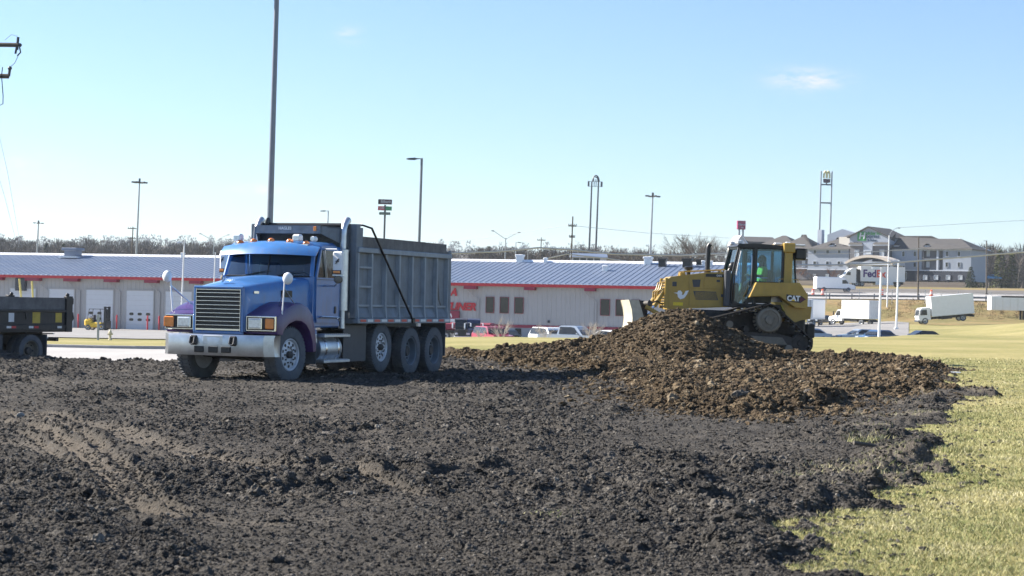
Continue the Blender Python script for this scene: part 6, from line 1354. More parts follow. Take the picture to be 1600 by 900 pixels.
# big near light pole behind the blue truck
q = base_at(417, 66); h = top_z(419.5, -7, 66) - q[2]
LP = thing('light_pole', 'tall grey light pole rising behind the blue dump truck cab', 'light pole', q, 0, None, 0, .5)
part('shaft', 'poleslate', LP, lambda b: pole(b, h, .125, .085, 14)); part('arm', 'poleslate', LP, lambda b: b.tube([(0, 0, h - .12), (-.3, 0, h - .08)], .04, 8))
part('lamp_head', 'darkgrey', LP, lambda b: b.loft([[(x, -w, h - .13 + .02 * k), (x, w, h - .13 + .02 * k), (x, w * .8, h - .02), (x, -w * .8, h - .02)] for k, (x, w) in enumerate(((-.22, .10), (-.4, .15), (-.75, .16), (-.92, .09)))]))
part('base_plate', 'concrete', LP, lambda b: b.lathe([(.28, -.3), (.28, .5), (.02, .5)], (0, 0, 0), 'z', 16))
def lamp1(px, pyt, Y, label, arm_px, w0=.09, group=None, side=-1, name='street_light', tilt=1.1, head='darkgrey', shaft='pole'):
    q = base_at(px, Y); h = top_z(px, pyt, Y) - q[2]; L = abs(arm_px) / 3000 * Y
    t = thing(name, label, 'street light', q, 0, group, 0, tilt)
    part('shaft', shaft, t, lambda b: (pole(b, h, w0, w0 * .72, 10), b.box(-w0 * 1.6, -w0 * 1.6, -.3, w0 * 1.6, w0 * 1.6, .25)))
    part('lamp_head', head, t, lambda b: b.loft([[(side * x * L, -w * L, h - z0 * L), (side * x * L, w * L, h - z0 * L), (side * x * L, w * .7 * L, h + z1 * L), (side * x * L, -w * .7 * L, h + z1 * L)] for x, w, z0, z1 in ((0.05, .04, .05, -.01), (.3, .05, .08, -.01), (.45, .14, .13, .02), (.85, .14, .13, -.02), (1.0, .06, .10, -.05))]))
    return t
lamp1(651, 247, 105, 'slate grey street light with one arm behind the truck bed', 24, .095, tilt=.6, shaft='poleslate')
lamp1(506, 329, 190, 'small street light peeping just over the truck cab', 13, .08)
lamp1(1386, 361, 300, 'slim street light in front of the hotel gable', 0.01 + 4, .11) if False else None
lamp1(802, 378, 330, 'short street light with a dark head turned right above the metal roof', 9, .10, side=1)
lamp1(283, 378, 150, 'pale street light standing before the metal building left of the truck', 14, .075, shaft='whitedirty', head='whitedirty')
lamp1(332, 394, 120, 'thin pale pole just left of the truck windscreen', 3, .045, shaft='whitedirty', head='whitedirty')
# white poles at the lawn edge
lamp1(1374, 418, 175, 'nearer white light pole at the lawn edge right of the box truck', 16, .135, 'white light poles by the right lot', -1, shaft='white', head='white', tilt=.9)
lamp1(1401, 406, 235, 'farther white light pole with concrete foot beside the green berm', 9, .14, 'white light poles by the right lot', -1, shaft='white', head='white', tilt=.9)
# high mast lights
def mast(px, pyt, Y, label, r=.22, arms=4, head=1.6, tilt=1.3, group=None):
    q = base_at(px, Y); h = top_z(px, pyt, Y) - q[2]
    t = thing('high_mast_light', label, 'light pole', q, 0, group, 0, tilt)
    part('shaft', 'pole', t, lambda b: pole(b, h, r, r * .55, 10))
    part('head_ring', 'darkgrey', t, lambda b: (b.lathe([(head * .35, h - .5), (head * .35, h - .3), (head * .2, h - .3), (head * .2, h - .5)], (0, 0, 0), 'z', 14), b.tube([(0, 0, h - .4), (0, 0, h + .25)], r * .8, 8)))
    for k in range(arms):
        a = 2 * math.pi * k / arms + .35; part('lamp', 'darkgrey', t, lambda b: (b.tube([(0, 0, h - .4), (head * .6 * math.cos(a), head * .6 * math.sin(a), h - .35)], .06, 6), b.box(-.32, -.22, -.14, .32, .22, .10, b=.05, T=Matrix.Translation((head * .85 * math.cos(a), head * .85 * math.sin(a), h - .36)) @ Matrix.Rotation(a, 4, 'Z'))))
    return t
mast(209, 281, 300, 'high mast light with a ring of lamps above the left roof', .20, 6, 1.1)
mast(1012.5, 303, 330, 'high mast light with four flat lamps rising behind the roof vents', .24, 4, 1.25)
mast(55, 346, 460, 'far high mast light at the left over the wooded hill', .26, 4, 1.1)
# double arm street light
q = base_at(786, 340); h = top_z(787, 372, 340) - q[2]
t = thing('street_light', 'street light with two long rising arms right of the truck bed', 'street light', q, 0, None, 0, 1)
part('shaft', 'pole', t, lambda b: pole(b, h, .13, .09, 8))
for s, rise in ((-1, 1.2), (1, 1.1)):
    a_ = part('arm', 'pole', t, lambda b: b.tube([(0, 0, h - .2), (s * .8, 0, h + .3), (s * 2.2, 0, h + rise)], .05, 6)); part('lamp', 'darkgrey', a_, lambda b: b.ball((s * 2.35, 0, h + rise), (.32, .14, .09), 8, 6))
q = base_at(330, 300); h = top_z(330, 377, 300) - q[2]
t = thing('street_light', 'far street light with two rising arms left of the truck windscreen', 'street light', q, 0, None, 0, 1)
part('shaft', 'pole', t, lambda b: pole(b, h, .10, .07, 8))
for s in (-1, 1): part('arm', 'pole', t, lambda b: (b.tube([(0, 0, h - .2), (s * .9, 0, h + .5), (s * 2.1, 0, h + 1.1)], .045, 6), b.ball((s * 2.2, 0, h + 1.1), (.25, .12, .08), 8, 6)))
# hotel street light with cobra head to the right, flag and others
q = base_at(1386, 300); h = top_z(1386, 368, 300) - q[2]
t = thing('street_light', 'tall white street light with a curved arm before the hotel gable', 'street light', q, 0, None, 0, .6)
part('shaft', 'white', t, lambda b: pole(b, h, .12, .085, 10)); part('arm', 'pole', t, lambda b: b.tube([(0, 0, h - .1), (.3, 0, h + .6), (.9, 0, h + 1.1), (1.4, 0, h + 1.25)], .04, 6)); part('lamp', 'darkgrey', t, lambda b: b.ball((1.5, 0, h + 1.23), (.25, .12, .08), 8, 6))
part('banner', 'darkgrey', t, lambda b: b.prism([(.25, h - .6), (1.0, h + .45), (.95, h - .95)], 'y', -.02, .02), 0)
lamp1(1541, 376, 330, 'leaning timber pole with a dark lamp head right of the hotel', 5, .14, shaft='polewood', tilt=-1.0)
# utility poles
def upole(px, pyt, Y, label, arms=((.6, 1.1),), r=.16, group=None, tilt=1.0, mat_='polewood'):
    q = base_at(px, Y); h = top_z(px, pyt, Y) - q[2]
    t = thing('utility_pole', label, 'utility pole', q, 0, group, 0, tilt)
    part('post', mat_, t, lambda b: pole(b, h, r, r * .7, 8))
    for dz, hw in arms:
        ca = part('crossarm', 'polewood', t, lambda b: b.box(-hw, -.2, h - dz - .08, hw, -.08, h - dz + .08))
        for x in (-hw * .9, -hw * .4, hw * .4, hw * .9): part('insulator', 'darkgrey', ca, lambda b: b.lathe([(.05, 0), (.07, .1), (.03, .22)], (x, -.14, h - dz + .08), 'z', 6))
    return t, q, h
upole(889, 338, 260, 'dark utility pole with two short arms beside the empty sign frame', ((1.3, .55), (2.8, .40)), .13)
upole(842, 371, 420, 'small utility pole behind the metal roof right of centre', ((.6, .9),), .14)
upole(203, 354, 380, 'timber utility pole beside the left high mast light', ((.4, 1.0), (2.3, 1.0)), .16)
upole(1434, 370, 310, 'brown utility pole in front of the hotel right wing', (), .14, tilt=-.4)
lamp1(821, 390, 300, 'very thin pole above the roof between two street lights', 2, .06)
# near utility pole out of frame at the left; its arms reach in
NP = thing('utility_pole', 'near utility pole arms with insulators reaching in at the left edge', 'utility pole', (-15.6, 48, bz(-15.6, 48)), 0)
za, zb = top_z(10, 70, 48) - NP.location.z, top_z(8, 119, 48) - NP.location.z
part('post', 'polewood', NP, lambda b: b.tube([(0, 0, -.5), (0, 0, za + 1.2)], [.17, .12], 10))
x1 = at(30, 69, 48)[0] + 15.6; x2 = at(17, 118, 48)[0] + 15.6
c1 = part('crossarm', 'polewood', NP, lambda b: b.tube([(0, 0, za - .02), (x1 - .02, 0, za)], .055, 6)); c2 = part('crossarm', 'polewood', NP, lambda b: b.tube([(0, 0, zb), (x2 - .05, 0, zb)], .06, 6))
part('insulator', 'darkgrey', c1, lambda b: (b.tube([(x1 - .05, 0, za - .12), (x1 - .03, 0, za + .20)], .035, 8), b.tube([(x1 - .06, 0, za - .05), (x1 - .09, 0, za - .22)], .03, 6), b.tube([(x1 + .01, 0, za - .05), (x1 + .04, 0, za - .18), (x1 - .04, 0, za - .27)], .02, 6), b.ball((x1 + .02, 0, za), .05, 8, 6)))
part('insulator', 'darkgrey', c2, lambda b: (b.tube([(x2 - .05, 0, zb), (x2 - .03, 0, zb + .18)], .035, 8), b.ball((x2 - .03, 0, zb + .20), .055, 8, 6)))
part('jumper_wire', 'black', c2, lambda b: (b.tube([(x2 - .20, -.05, zb + .22), (x2 - .22, -.05, zb), (x2 - .17, -.05, zb - .5), (x2 - .17, -.05, zb - .70), (x2 - .25, -.05, zb - .74), (x2 - .45, 0, zb - .65)], .012, 5),))
part('tie_wire', 'cablethin', c1, lambda b: b.tube([(x1 - .02, 0, za - .27), (x1 - .10, 0, za - .45), (x2 - .03, 0, zb + .22)], .008, 5))
part('loop_wire', 'cablethin', c1, lambda b: b.tube([(x1 - .05, 0, za + .22), (x1 - .2, 0, za + .26), (x1 - .36, 0, za + .12)], .006, 5))

# signs
q = base_at(596.5, 330); k = 330 / 3000; X0_ = q[0]
t = thing('fuel_price_sign', 'three tiered fuel price sign on a dark post above the truck bed', 'sign', q, 0, None, 0, .6)
def zp(py): return top_z(597, py, 330) - q[2]
part('post', 'darkgrey', t, lambda b: b.tube([(0, .3, -.3), (0, .3, zp(320))], .17, 8))
M['brownred'] = mat('sign_brown_red', (.07, .035, .05), .5); M['pricered'] = mat('price_red', (.45, .03, .06), .4); M['pricegreen'] = mat('price_green', (.02, .22, .09), .4); M['greysign'] = mat('sign_grey_green', (.10, .15, .14), .5)
s1 = part('sign_box', 'brownred', t, lambda b: (b.box(-11 * k, 0, zp(319), 10.5 * k, .6, zp(311.3), b=.05), b.box(-11 * k, 0, zp(319), -7.5 * k, .9, zp(312.2))))
text('lettering', 'Bilbank', s1, 5.6 * k, (1.0 * k, -.03, zp(315)), (90, 0, 0), 'htrim', .01, 0, .02)
s2 = part('price_panel', ['pricered', 'pricegreen', 'darkgrey'], t, lambda b: (b.box(-11 * k, 0, zp(328.5), 0, .5, zp(322.2), 0), b.box(.02, 0, zp(328.5), 10.5 * k, .5, zp(322.2), 1), b.box(-.12, -.05, zp(329), .12, .5, zp(320), 2)))
text('price', '2.89', s2, 4.6 * k, (-5 * k, -.03, zp(325.4)), (90, 0, 0), 'htrim', .01, 0, .02)
s3 = part('sign_strip', 'greysign', t, lambda b: b.box(-9 * k, 0, zp(335.5), 8.5 * k, .5, zp(331.3), b=.03))
# tall two post burger sign
Y = 620; q = base_at(1286, Y); k = Y / 3000
t = thing('burger_sign', 'tall two legged sign tower with yellow arches over a dark red panel', 'sign', q, 0, None, 0, .6)
def zp(py): return top_z(1286, py, Y) - q[2]
for x in (-9.0, 8.0): part('leg', 'pole', t, lambda b: b.tube([(x * k, 0, -.5), (x * k, 0, zp(267.5))], [.34, .24], 8))
for py in (288.4, 317): part('crossbar', 'darkgrey', t, lambda b: b.box(-9 * k, -.15, zp(py) - .22, 8 * k, .15, zp(py) + .22))
M['archyellow'] = mat('arch_yellow', (.80, .72, .36), .4); 
part('name_panel', 'brownred', t, lambda b: b.prism([(-5.4 * k, zp(279.5)), (5.6 * k, zp(279.5)), (5.4 * k, zp(285)), (0, zp(285.9)), (-5.0 * k, zp(285.2))], 'y', -.3, .3))
part('mount', 'darkgrey', t, lambda b: b.box(-.2, -.1, zp(288.4), .2, .1, zp(285.5)))
def f(b):
    for s in (-1, 1):
        P = [((s * 2.4 + 2.15 * math.cos(a)) * k, -.1, zp(279.8) + (zp(267.8) - zp(279.8)) * math.sin(a) ** .55) for a in np.linspace(.02, math.pi - .02, 15)]
        b.tube(P, .30, 6)
part('arches', 'archyellow', t, f)
# empty sign frame on two legs
Y = 600; q = base_at(923, Y); k = Y / 3000
t = thing('sign_frame', 'empty arched sign frame on two tall dark legs beyond the metal roof', 'sign', q, 0, None, 0, 1.1)
def zp(py): return top_z(923, py, Y) - q[2]
for x in (-5.2, 5.2): part('leg', 'darkgrey', t, lambda b: b.tube([(x * k, 0, -.5), (x * k, 0, zp(284))], [.36, .22], 8))
part('frame', 'darkgrey', t, lambda b: (b.box(-11.5 * k, -.1, zp(283.8), 11.5 * k, .1, zp(283.2)), b.box(-11.5 * k, -.1, zp(291.5), 11.5 * k, .1, zp(291.0)), b.box(-11.6 * k, -.3, zp(291.5), -8.8 * k, .3, zp(283.2)), b.box(8.6 * k, -.3, zp(291.5), 11.6 * k, .3, zp(283.6)), [b.box(x * k - .12, -.1, zp(291.5), x * k + .12, .1, zp(283.2)) for x in (-5, -1.5, 1.5, 5)]))
part('arch', 'darkgrey', t, lambda b: (b.tube([(1.0 * k + 5.0 * k * math.cos(a), 0, zp(283.5) + (zp(274.2) - zp(283.5)) * math.sin(a)) for a in np.linspace(0, math.pi, 13)], .22, 6), b.tube([(1.0 * k + 3.6 * k * math.cos(a), 0, zp(283.5) + (zp(276.8) - zp(283.5)) * math.sin(a)) for a in np.linspace(0, math.pi * .6, 9)], .16, 6), [b.box(x * k - .1, -.1, zp(283.5), x * k + .1, .1, zp(280)) for x in (-2.5, 0, 2.5)]))
# red inn sign
Y = 640; q = base_at(1154.5, Y); k = Y / 3000
t = thing('inn_sign', 'square crimson sign on two posts over the cream restaurant gable', 'sign', q, 8, None, 0, .5)
def zp(py): return top_z(1155, py, Y) - q[2]
for x in (-2.7, 3.4): part('post', 'pole', t, lambda b: b.tube([(x * k, 0, -.5), (x * k, 0, zp(358))], .35, 8))
M['crimson'] = mat('crimson_panel', (.33, .02, .09), .4)
sb = part('sign_box', 'crimson', t, lambda b: b.box(-6.2 * k, -.6, zp(358.5), 6.8 * k, .6, zp(344.8), b=.1))
text('lettering', 'Clarion', sb, 4.0 * k, (.6 * k, -.65, zp(350.8)), (90, 0, 0), 'htrim', .02, .3, .02)
text('lettering', 'INN', sb, 2.2 * k, (1.2 * k, -.65, zp(355.8)), (90, 0, 0), 'htrim', .02, 0, .02)

# cables
def cable(pts, r, label, m_='cable', sag=0.0):
    P = []
    for i in range(len(pts) - 1):
        a, b_ = np.array(pts[i]), np.array(pts[i + 1])
        for k in range(8): u_ = k / 8; P.append(tuple(a * (1 - u_) + b_ * u_ - np.array([0, 0, 4 * sag * u_ * (1 - u_)])))
    P.append(tuple(pts[-1])); b = MB(); b.tube(P, r, 5); o = b.build('cable', m_); return tag(o, label, 'cable')
def A(px, py, Y): return tuple(at(px, py, Y))
cable([A(560, 398, 250), A(700, 396, 250), A(780, 393, 250), A(842, 387, 250), A(890, 390, 250), A(960, 397, 250), A(1060, 399, 250), A(1130, 396, 250), A(1240, 392, 250)], .115, 'upper pale sagging cable running across behind the metal roof to the bulldozer')
cable([A(690, 418, 258), A(820, 412, 258), A(885, 397, 258), A(950, 404, 258), A(1010, 413, 258)], .085, 'lower pale cable peaking at the dark utility pole behind the roof')
cable([A(1215, 414, 215), A(1300, 414, 215), A(1400, 410, 215), A(1500, 402, 215), A(1640, 390, 215)], .10, 'upper pale cable crossing in front of the hotel wing')
cable([A(1120, 399, 260), A(1240, 397, 260), A(1320, 396, 260), A(1430, 389, 260), A(1450, 388, 260)], .06, 'thin pale cable across the hotel upper windows')
cable([A(1460, 391, 255), A(1540, 386, 255), A(1640, 391, 255)], .03, 'thin wire near the horizon right of the hotel', 'cablethin')
cable([A(1400, 356, 400), A(1500, 350, 400), A(1640, 342, 400)], .03, 'faint wire in the sky right of the hotel', 'cablethin')
cable([A(889, 352, 262), A(1010, 364, 330), A(1140, 372, 400)], .03, 'faint wire from the dark utility pole to the high mast light', 'cablethin')
cable([A(889, 352, 262), A(760, 372, 300), A(660, 382, 340)], .03, 'faint wire falling left from the dark utility pole', 'cablethin')
cable([A(-6, 190, 48), A(12, 270, 58), A(30, 372, 72)], .006, 'faint guy wire at the left edge, right one', 'cablethin')
cable([A(-6, 262, 48), A(8, 310, 56), A(24, 372, 70)], .006, 'faint guy wire at the left edge, left one', 'cablethin')
# ------------------------------------------------------------------ winter trees
def np_mesh(name, V, Fa, nv, mats, smooth=False, attr=None, parent=None):
    me = bpy.data.meshes.new(name); V = np.asarray(V, np.float32); Fa = np.asarray(Fa, np.int32)
    me.vertices.add(len(V)); me.vertices.foreach_set('co', V.ravel()); me.loops.add(Fa.size); me.loops.foreach_set('vertex_index', Fa.ravel())
    me.polygons.add(len(Fa)); me.polygons.foreach_set('loop_start', np.arange(0, Fa.size, nv, dtype=np.int32)); me.polygons.foreach_set('loop_total', np.full(len(Fa), nv, np.int32))
    if smooth: me.polygons.foreach_set('use_smooth', np.ones(len(Fa), bool))
    for m_ in mats: me.materials.append(m_)
    if attr is not None:
        a = me.attributes.new('pale', 'FLOAT', 'POINT'); a.data.foreach_set('value', attr.astype(np.float32))
    me.update(); o = bpy.data.objects.new(name, me); COL.objects.link(o)
    if parent is not None: o.parent = parent
    return o
def island_mat(name, stops, rough=.9, patch=None, inst=False):
    def f(N, L, p):
        p.inputs['Roughness'].default_value = rough; p.inputs['Specular IOR Level'].default_value = .1
        g = N.new('ShaderNodeNewGeometry'); fac = N.new('ShaderNodeObjectInfo').outputs['Random'] if inst else g.outputs['Random Per Island']
        if patch:
            n = _noise(N, L, patch, 4, .6); m1 = N.new('ShaderNodeMath'); m1.operation = 'MULTIPLY_ADD'; L.new(fac, m1.inputs[0]); m1.inputs[1].default_value = .55
            m2 = N.new('ShaderNodeMath'); m2.operation = 'MULTIPLY_ADD'; L.new(n, m2.inputs[0]); m2.inputs[1].default_value = 1.5; m2.inputs[2].default_value = -.5; L.new(m2.outputs[0], m1.inputs[2]); fac = m1.outputs[0]
        L.new(_ramp(N, L, fac, stops), p.inputs['Base Color'])
    return attr_mat(name, f)
M['twig'] = island_mat('bare_winter_twigs', [(0, (.05, .042, .037)), (.5, (.095, .08, .068)), (1, (.17, .145, .125))])
M['twigred'] = island_mat('reddish_winter_twigs', [(0, (.09, .045, .03)), (1, (.20, .11, .075))])
M['scrub'] = island_mat('tan_dry_scrub', [(0, (.11, .075, .045)), (1, (.26, .19, .11))])
M['bark'] = mat('grey_bark', (.10, .088, .075), .9, var=.3)
M['conifer'] = island_mat('dark_conifer_needles', [(0, (.012, .022, .012)), (1, (.05, .07, .03))])
M['conifer2'] = island_mat('yellow_green_conifer_needles', [(0, (.05, .065, .02)), (1, (.14, .15, .05))])
def wood(name, cx, cy, H, Rr, ntw, label, tw=.095, mat_='twig'):
    n = len(cx); cz = base(cx, cy)
    hh = np.repeat(H, ntw); rr = np.repeat(Rr, ntw); X = np.repeat(cx, ntw); Y = np.repeat(cy, ntw); Z = np.repeat(cz, ntw); m = n * ntw
    h0 = hh * (.10 + .80 * RNG.random(m) ** .75); an = RNG.random(m) * 2 * np.pi
    rad = rr * 1.25 * (RNG.random(m) ** .5) * np.sqrt(np.clip(1 - (h0 / hh * 1.5 - .72) ** 2 / .62, .03, 1)); L = hh * (.07 + .13 * RNG.random(m))
    p0 = np.stack([X + rad * .72 * np.cos(an), Y + rad * .72 * np.sin(an), Z + h0], 1)
    p1 = np.stack([X + rad * np.cos(an), Y + rad * np.sin(an), np.minimum(Z + h0 + L, Z + hh)], 1)
    sd_ = np.stack([-np.sin(an), np.cos(an), np.zeros(m)], 1) * (np.repeat(H, ntw) / 12 * tw * (.5 + RNG.random(m)))[:, None]
    mix = (RNG.random(m) < .5)[:, None]; sd_ = np.where(mix, sd_, np.stack([np.ones(m), np.zeros(m), np.zeros(m)], 1) * np.linalg.norm(sd_, axis=1)[:, None])
    V = np.stack([p0 - sd_, p0 + sd_, p1], 1).reshape(-1, 3)
    t0 = np.stack([cx, cy, cz - .5], 1); t1 = np.stack([cx, cy, cz + H * .8], 1); w = np.stack([H * .018, 0 * H, 0 * H], 1)
    VT = np.stack([t0 - w, t0 + w, t1], 1).reshape(-1, 3); V = np.concatenate([V, VT])
    o = np_mesh(name, V, np.arange(len(V)).reshape(-1, 3), 3, [M[mat_]]); tag(o, label, kind='stuff'); return o
def scat(n, Y0, Y1, u0, u1):
    y = Y0 + (Y1 - Y0) * RNG.random(n); u = u0 + (u1 - u0) * RNG.random(n); return u * y, y
def multi(*bands):
    xs, ys_, H, Rr = [], [], [], []
    for n, Y0, Y1, u0, u1, h0, h1 in bands:
        x, y = scat(n, Y0, Y1, u0, u1); xs.append(x); ys_.append(y); h = h0 + (h1 - h0) * RNG.random(n) ** 1.5; H.append(h); Rr.append(h * (.26 + .16 * RNG.random(n)))
    return [np.concatenate(a) for a in (xs, ys_, H, Rr)]
wood('woods', *multi((420, 620, 860, -.36, -.11, 7, 11), (130, 560, 640, -.36, -.16, 6, 8), (450, 560, 820, -.11, .098, 6, 9.5), (190, 520, 600, -.02, .09, 6, 10), (280, 640, 820, .235, .36, 10, 16), (160, 900, 1200, -.3, .35, 7, 11)), 165, 'grey brown bare woods along the foot of the hills')
wood('ridge_woods', *multi((900, 2300, 3500, -.36, .36, 12, 20), (350, 1300, 2000, -.36, .36, 10, 16)), 42, 'hazy woods on the far ridge', .40)
def bare_tree(name, label, loc, H, W_, seed, mat_='twig', group=None, cat='tree', spread=1.0, nl=9):
    rs = random.Random(seed); t = thing(name, label, cat, loc, rs.uniform(0, 360), group)
    b = MB(); lean = Vector((rs.uniform(-.04, .04), rs.uniform(-.04, .04), 1)); top = lean * H * .62
    b.tube([(0, 0, -.4), tuple(lean * H * .3), tuple(top)], [H * .020, H * .014, H * .006], 6); b.build('trunk', 'bark', t)
    c = MB()
    def twig(p, d, L, r, lev):
        q = p + d * L; mid = (p + q) / 2 + Vector((rs.uniform(-1, 1), rs.uniform(-1, 1), rs.uniform(-.3, 1))) * L * .07
        if lev < 2: c.tube([tuple(p), tuple(mid), tuple(q)], [r, r * .75, r * .4], 4 if lev == 0 else 3)
        else:
            s_ = d.cross(Vector((rs.uniform(-1, 1), rs.uniform(-1, 1), rs.uniform(-1, 1)))).normalized() * r; c.add([tuple(p - s_), tuple(p + s_), tuple(q)], [(0, 1, 2)])
        if lev >= 3: return
        for k in range((7, 7, 6)[lev]):
            f_ = rs.uniform(.3, 1.0); st = p + (q - p) * f_
            nd = (d + Vector((rs.uniform(-1, 1), rs.uniform(-1, 1), rs.uniform(-.25, .8))) * .75).normalized(); twig(st, nd, L * rs.uniform(.4, .65), r * .5, lev + 1)
    for k in range(nl):
        a = 2.4 * k + rs.uniform(-.3, .3); h0 = H * rs.uniform(.22, .60); up = rs.uniform(.5, 1.3)
        d = Vector((math.cos(a) * spread, math.sin(a) * spread, up)).normalized(); L = min((H - h0) * .62, W_ * .5 / max(.35, math.hypot(d.x, d.y))); twig(lean * h0, d, L, H * .007, 0)
    c.build('crown', mat_, t, 0, recalc=False); return t
def tree_at(px, pyt, Y, W_px, label, seed, **kw):
    q = base_at(px, Y); H = top_z(px, pyt, Y) - q[2]; return bare_tree('bare_tree', label, q, H, W_px / 3000 * Y * 1.9, seed, **kw)
tree_at(1078, 357, 470, 46, 'tallest bare tree with a wide crown left of the bulldozer exhaust', 3, nl=16); tree_at(1098, 364, 480, 34, 'bare tree behind the right side of the tallest bare crown', 5, nl=14)
tree_at(1056, 372, 480, 28, 'low rounded bare tree left of the tallest bare crown', 8); tree_at(1126, 378, 500, 22, 'bare tree between the tall bare crown and the restaurant gable', 9)
tree_at(984, 378, 500, 26, 'bare tree just left of the four lamp high mast light', 12); tree_at(918, 372, 540, 16, 'thin bare tree between the legs of the empty sign frame', 14); tree_at(945, 380, 520, 20, 'bare tree right of the empty sign frame', 15)
tree_at(1524, 374, 560, 14, 'thin tall bare tree just right of the hotel roof end', 21); tree_at(1560, 378, 580, 20, 'bare tree right of the leaning lamp pole', 22); tree_at(1590, 381, 600, 22, 'bare tree at the right edge above the brown field', 23)
tree_at(1246, 414, 480, 26, 'reddish leafless tree before the dark hotel bay', 31, mat_='twigred'); tree_at(1298, 416, 480, 22, 'reddish leafless tree above the parcel truck cab', 32, mat_='twigred'); tree_at(1270, 424, 470, 18, 'brown leafless shrub between the two reddish trees', 33, mat_='twig')
def conifer(label, px, pyt, Y, wpx, mat_, seed):
    rs = random.Random(seed); q = base_at(px, Y); H = top_z(px, pyt, Y) - q[2]; Wd = wpx / 3000 * Y / 2
    t = thing('conifer', label, 'tree', q); part('trunk', 'bark', t, lambda b: b.tube([(0, 0, -.3), (0, 0, H * .9)], [H * .02, H * .005], 5)); c = MB()
    for k in range(900):
        h = H * (.05 + .95 * rs.random() ** 1.3); r = Wd * (1 - (h / H)) ** .75 * rs.uniform(.2, 1.05) + .1; a = rs.uniform(0, 6.283); p = Vector((r * math.cos(a), r * math.sin(a), h)); d = Vector((math.cos(a), math.sin(a), rs.uniform(-.5, .3))) * H * .07; s_ = Vector((-math.sin(a), math.cos(a), rs.uniform(-.6, .6))) * H * .022
        c.add([tuple(p - s_), tuple(p + s_), tuple(p + d)], [(0, 1, 2)])
    c.build('crown', mat_, t, 0, recalc=False); return t
conifer('yellow green conifer beside the hotel right end', 1527, 391, 540, 26, 'conifer2', 1); conifer('dark round conifer bush at the hotel right corner', 1516, 417, 500, 20, 'conifer', 2)
conifer('green conifer right of the leaning lamp pole', 1562, 390, 560, 30, 'conifer2', 3); conifer('dark conifer left of two pines on the wooded hill at left', 70, 379, 620, 9, 'conifer', 4); conifer('dark conifer on the hill right of its twin at far left', 97, 381, 620, 12, 'conifer', 5)
conifer('blue green conifer mass on the hill above the metal roof right of the truck bed', 762, 385, 700, 14, 'conifer', 6); conifer('green conifer farthest right behind the brown field', 1580, 396, 560, 24, 'conifer2', 7)
def sapling(px, pyt, Y, label, seed):
    q = base_at(px, Y); H = top_z(px, pyt, Y) - q[2]; return bare_tree('sapling', label, q, H, 1.0, seed, mat_='palesap', group='saplings before the metal building', spread=.5, nl=7)
M['palesap'] = mat('pale_sapling_bark', (.42, .37, .30), .9)
for a in ((752, 508, 140, 'pale sapling in front of the navy service truck', 41), (785, 495, 140, 'tall pale sapling between the maroon and navy vehicles', 42), (924, 498, 140, 'pale sapling left of the pair beside the silver pickup', 43), (933, 505, 142, 'pale forked sapling at the silver pickup nose', 44), (850, 505, 142, 'pale sapling in front of the white van', 45)): sapling(*a)
# scrub on the bank
bx_, by_ = scat(420, 290, 304, .17, .275); wood('bank_scrub', bx_, by_, .3 + .7 * RNG.random(420) ** 2, .4 + .4 * RNG.random(420), 22, 'dry brown scrub on the grass bank', .7, 'scrub')

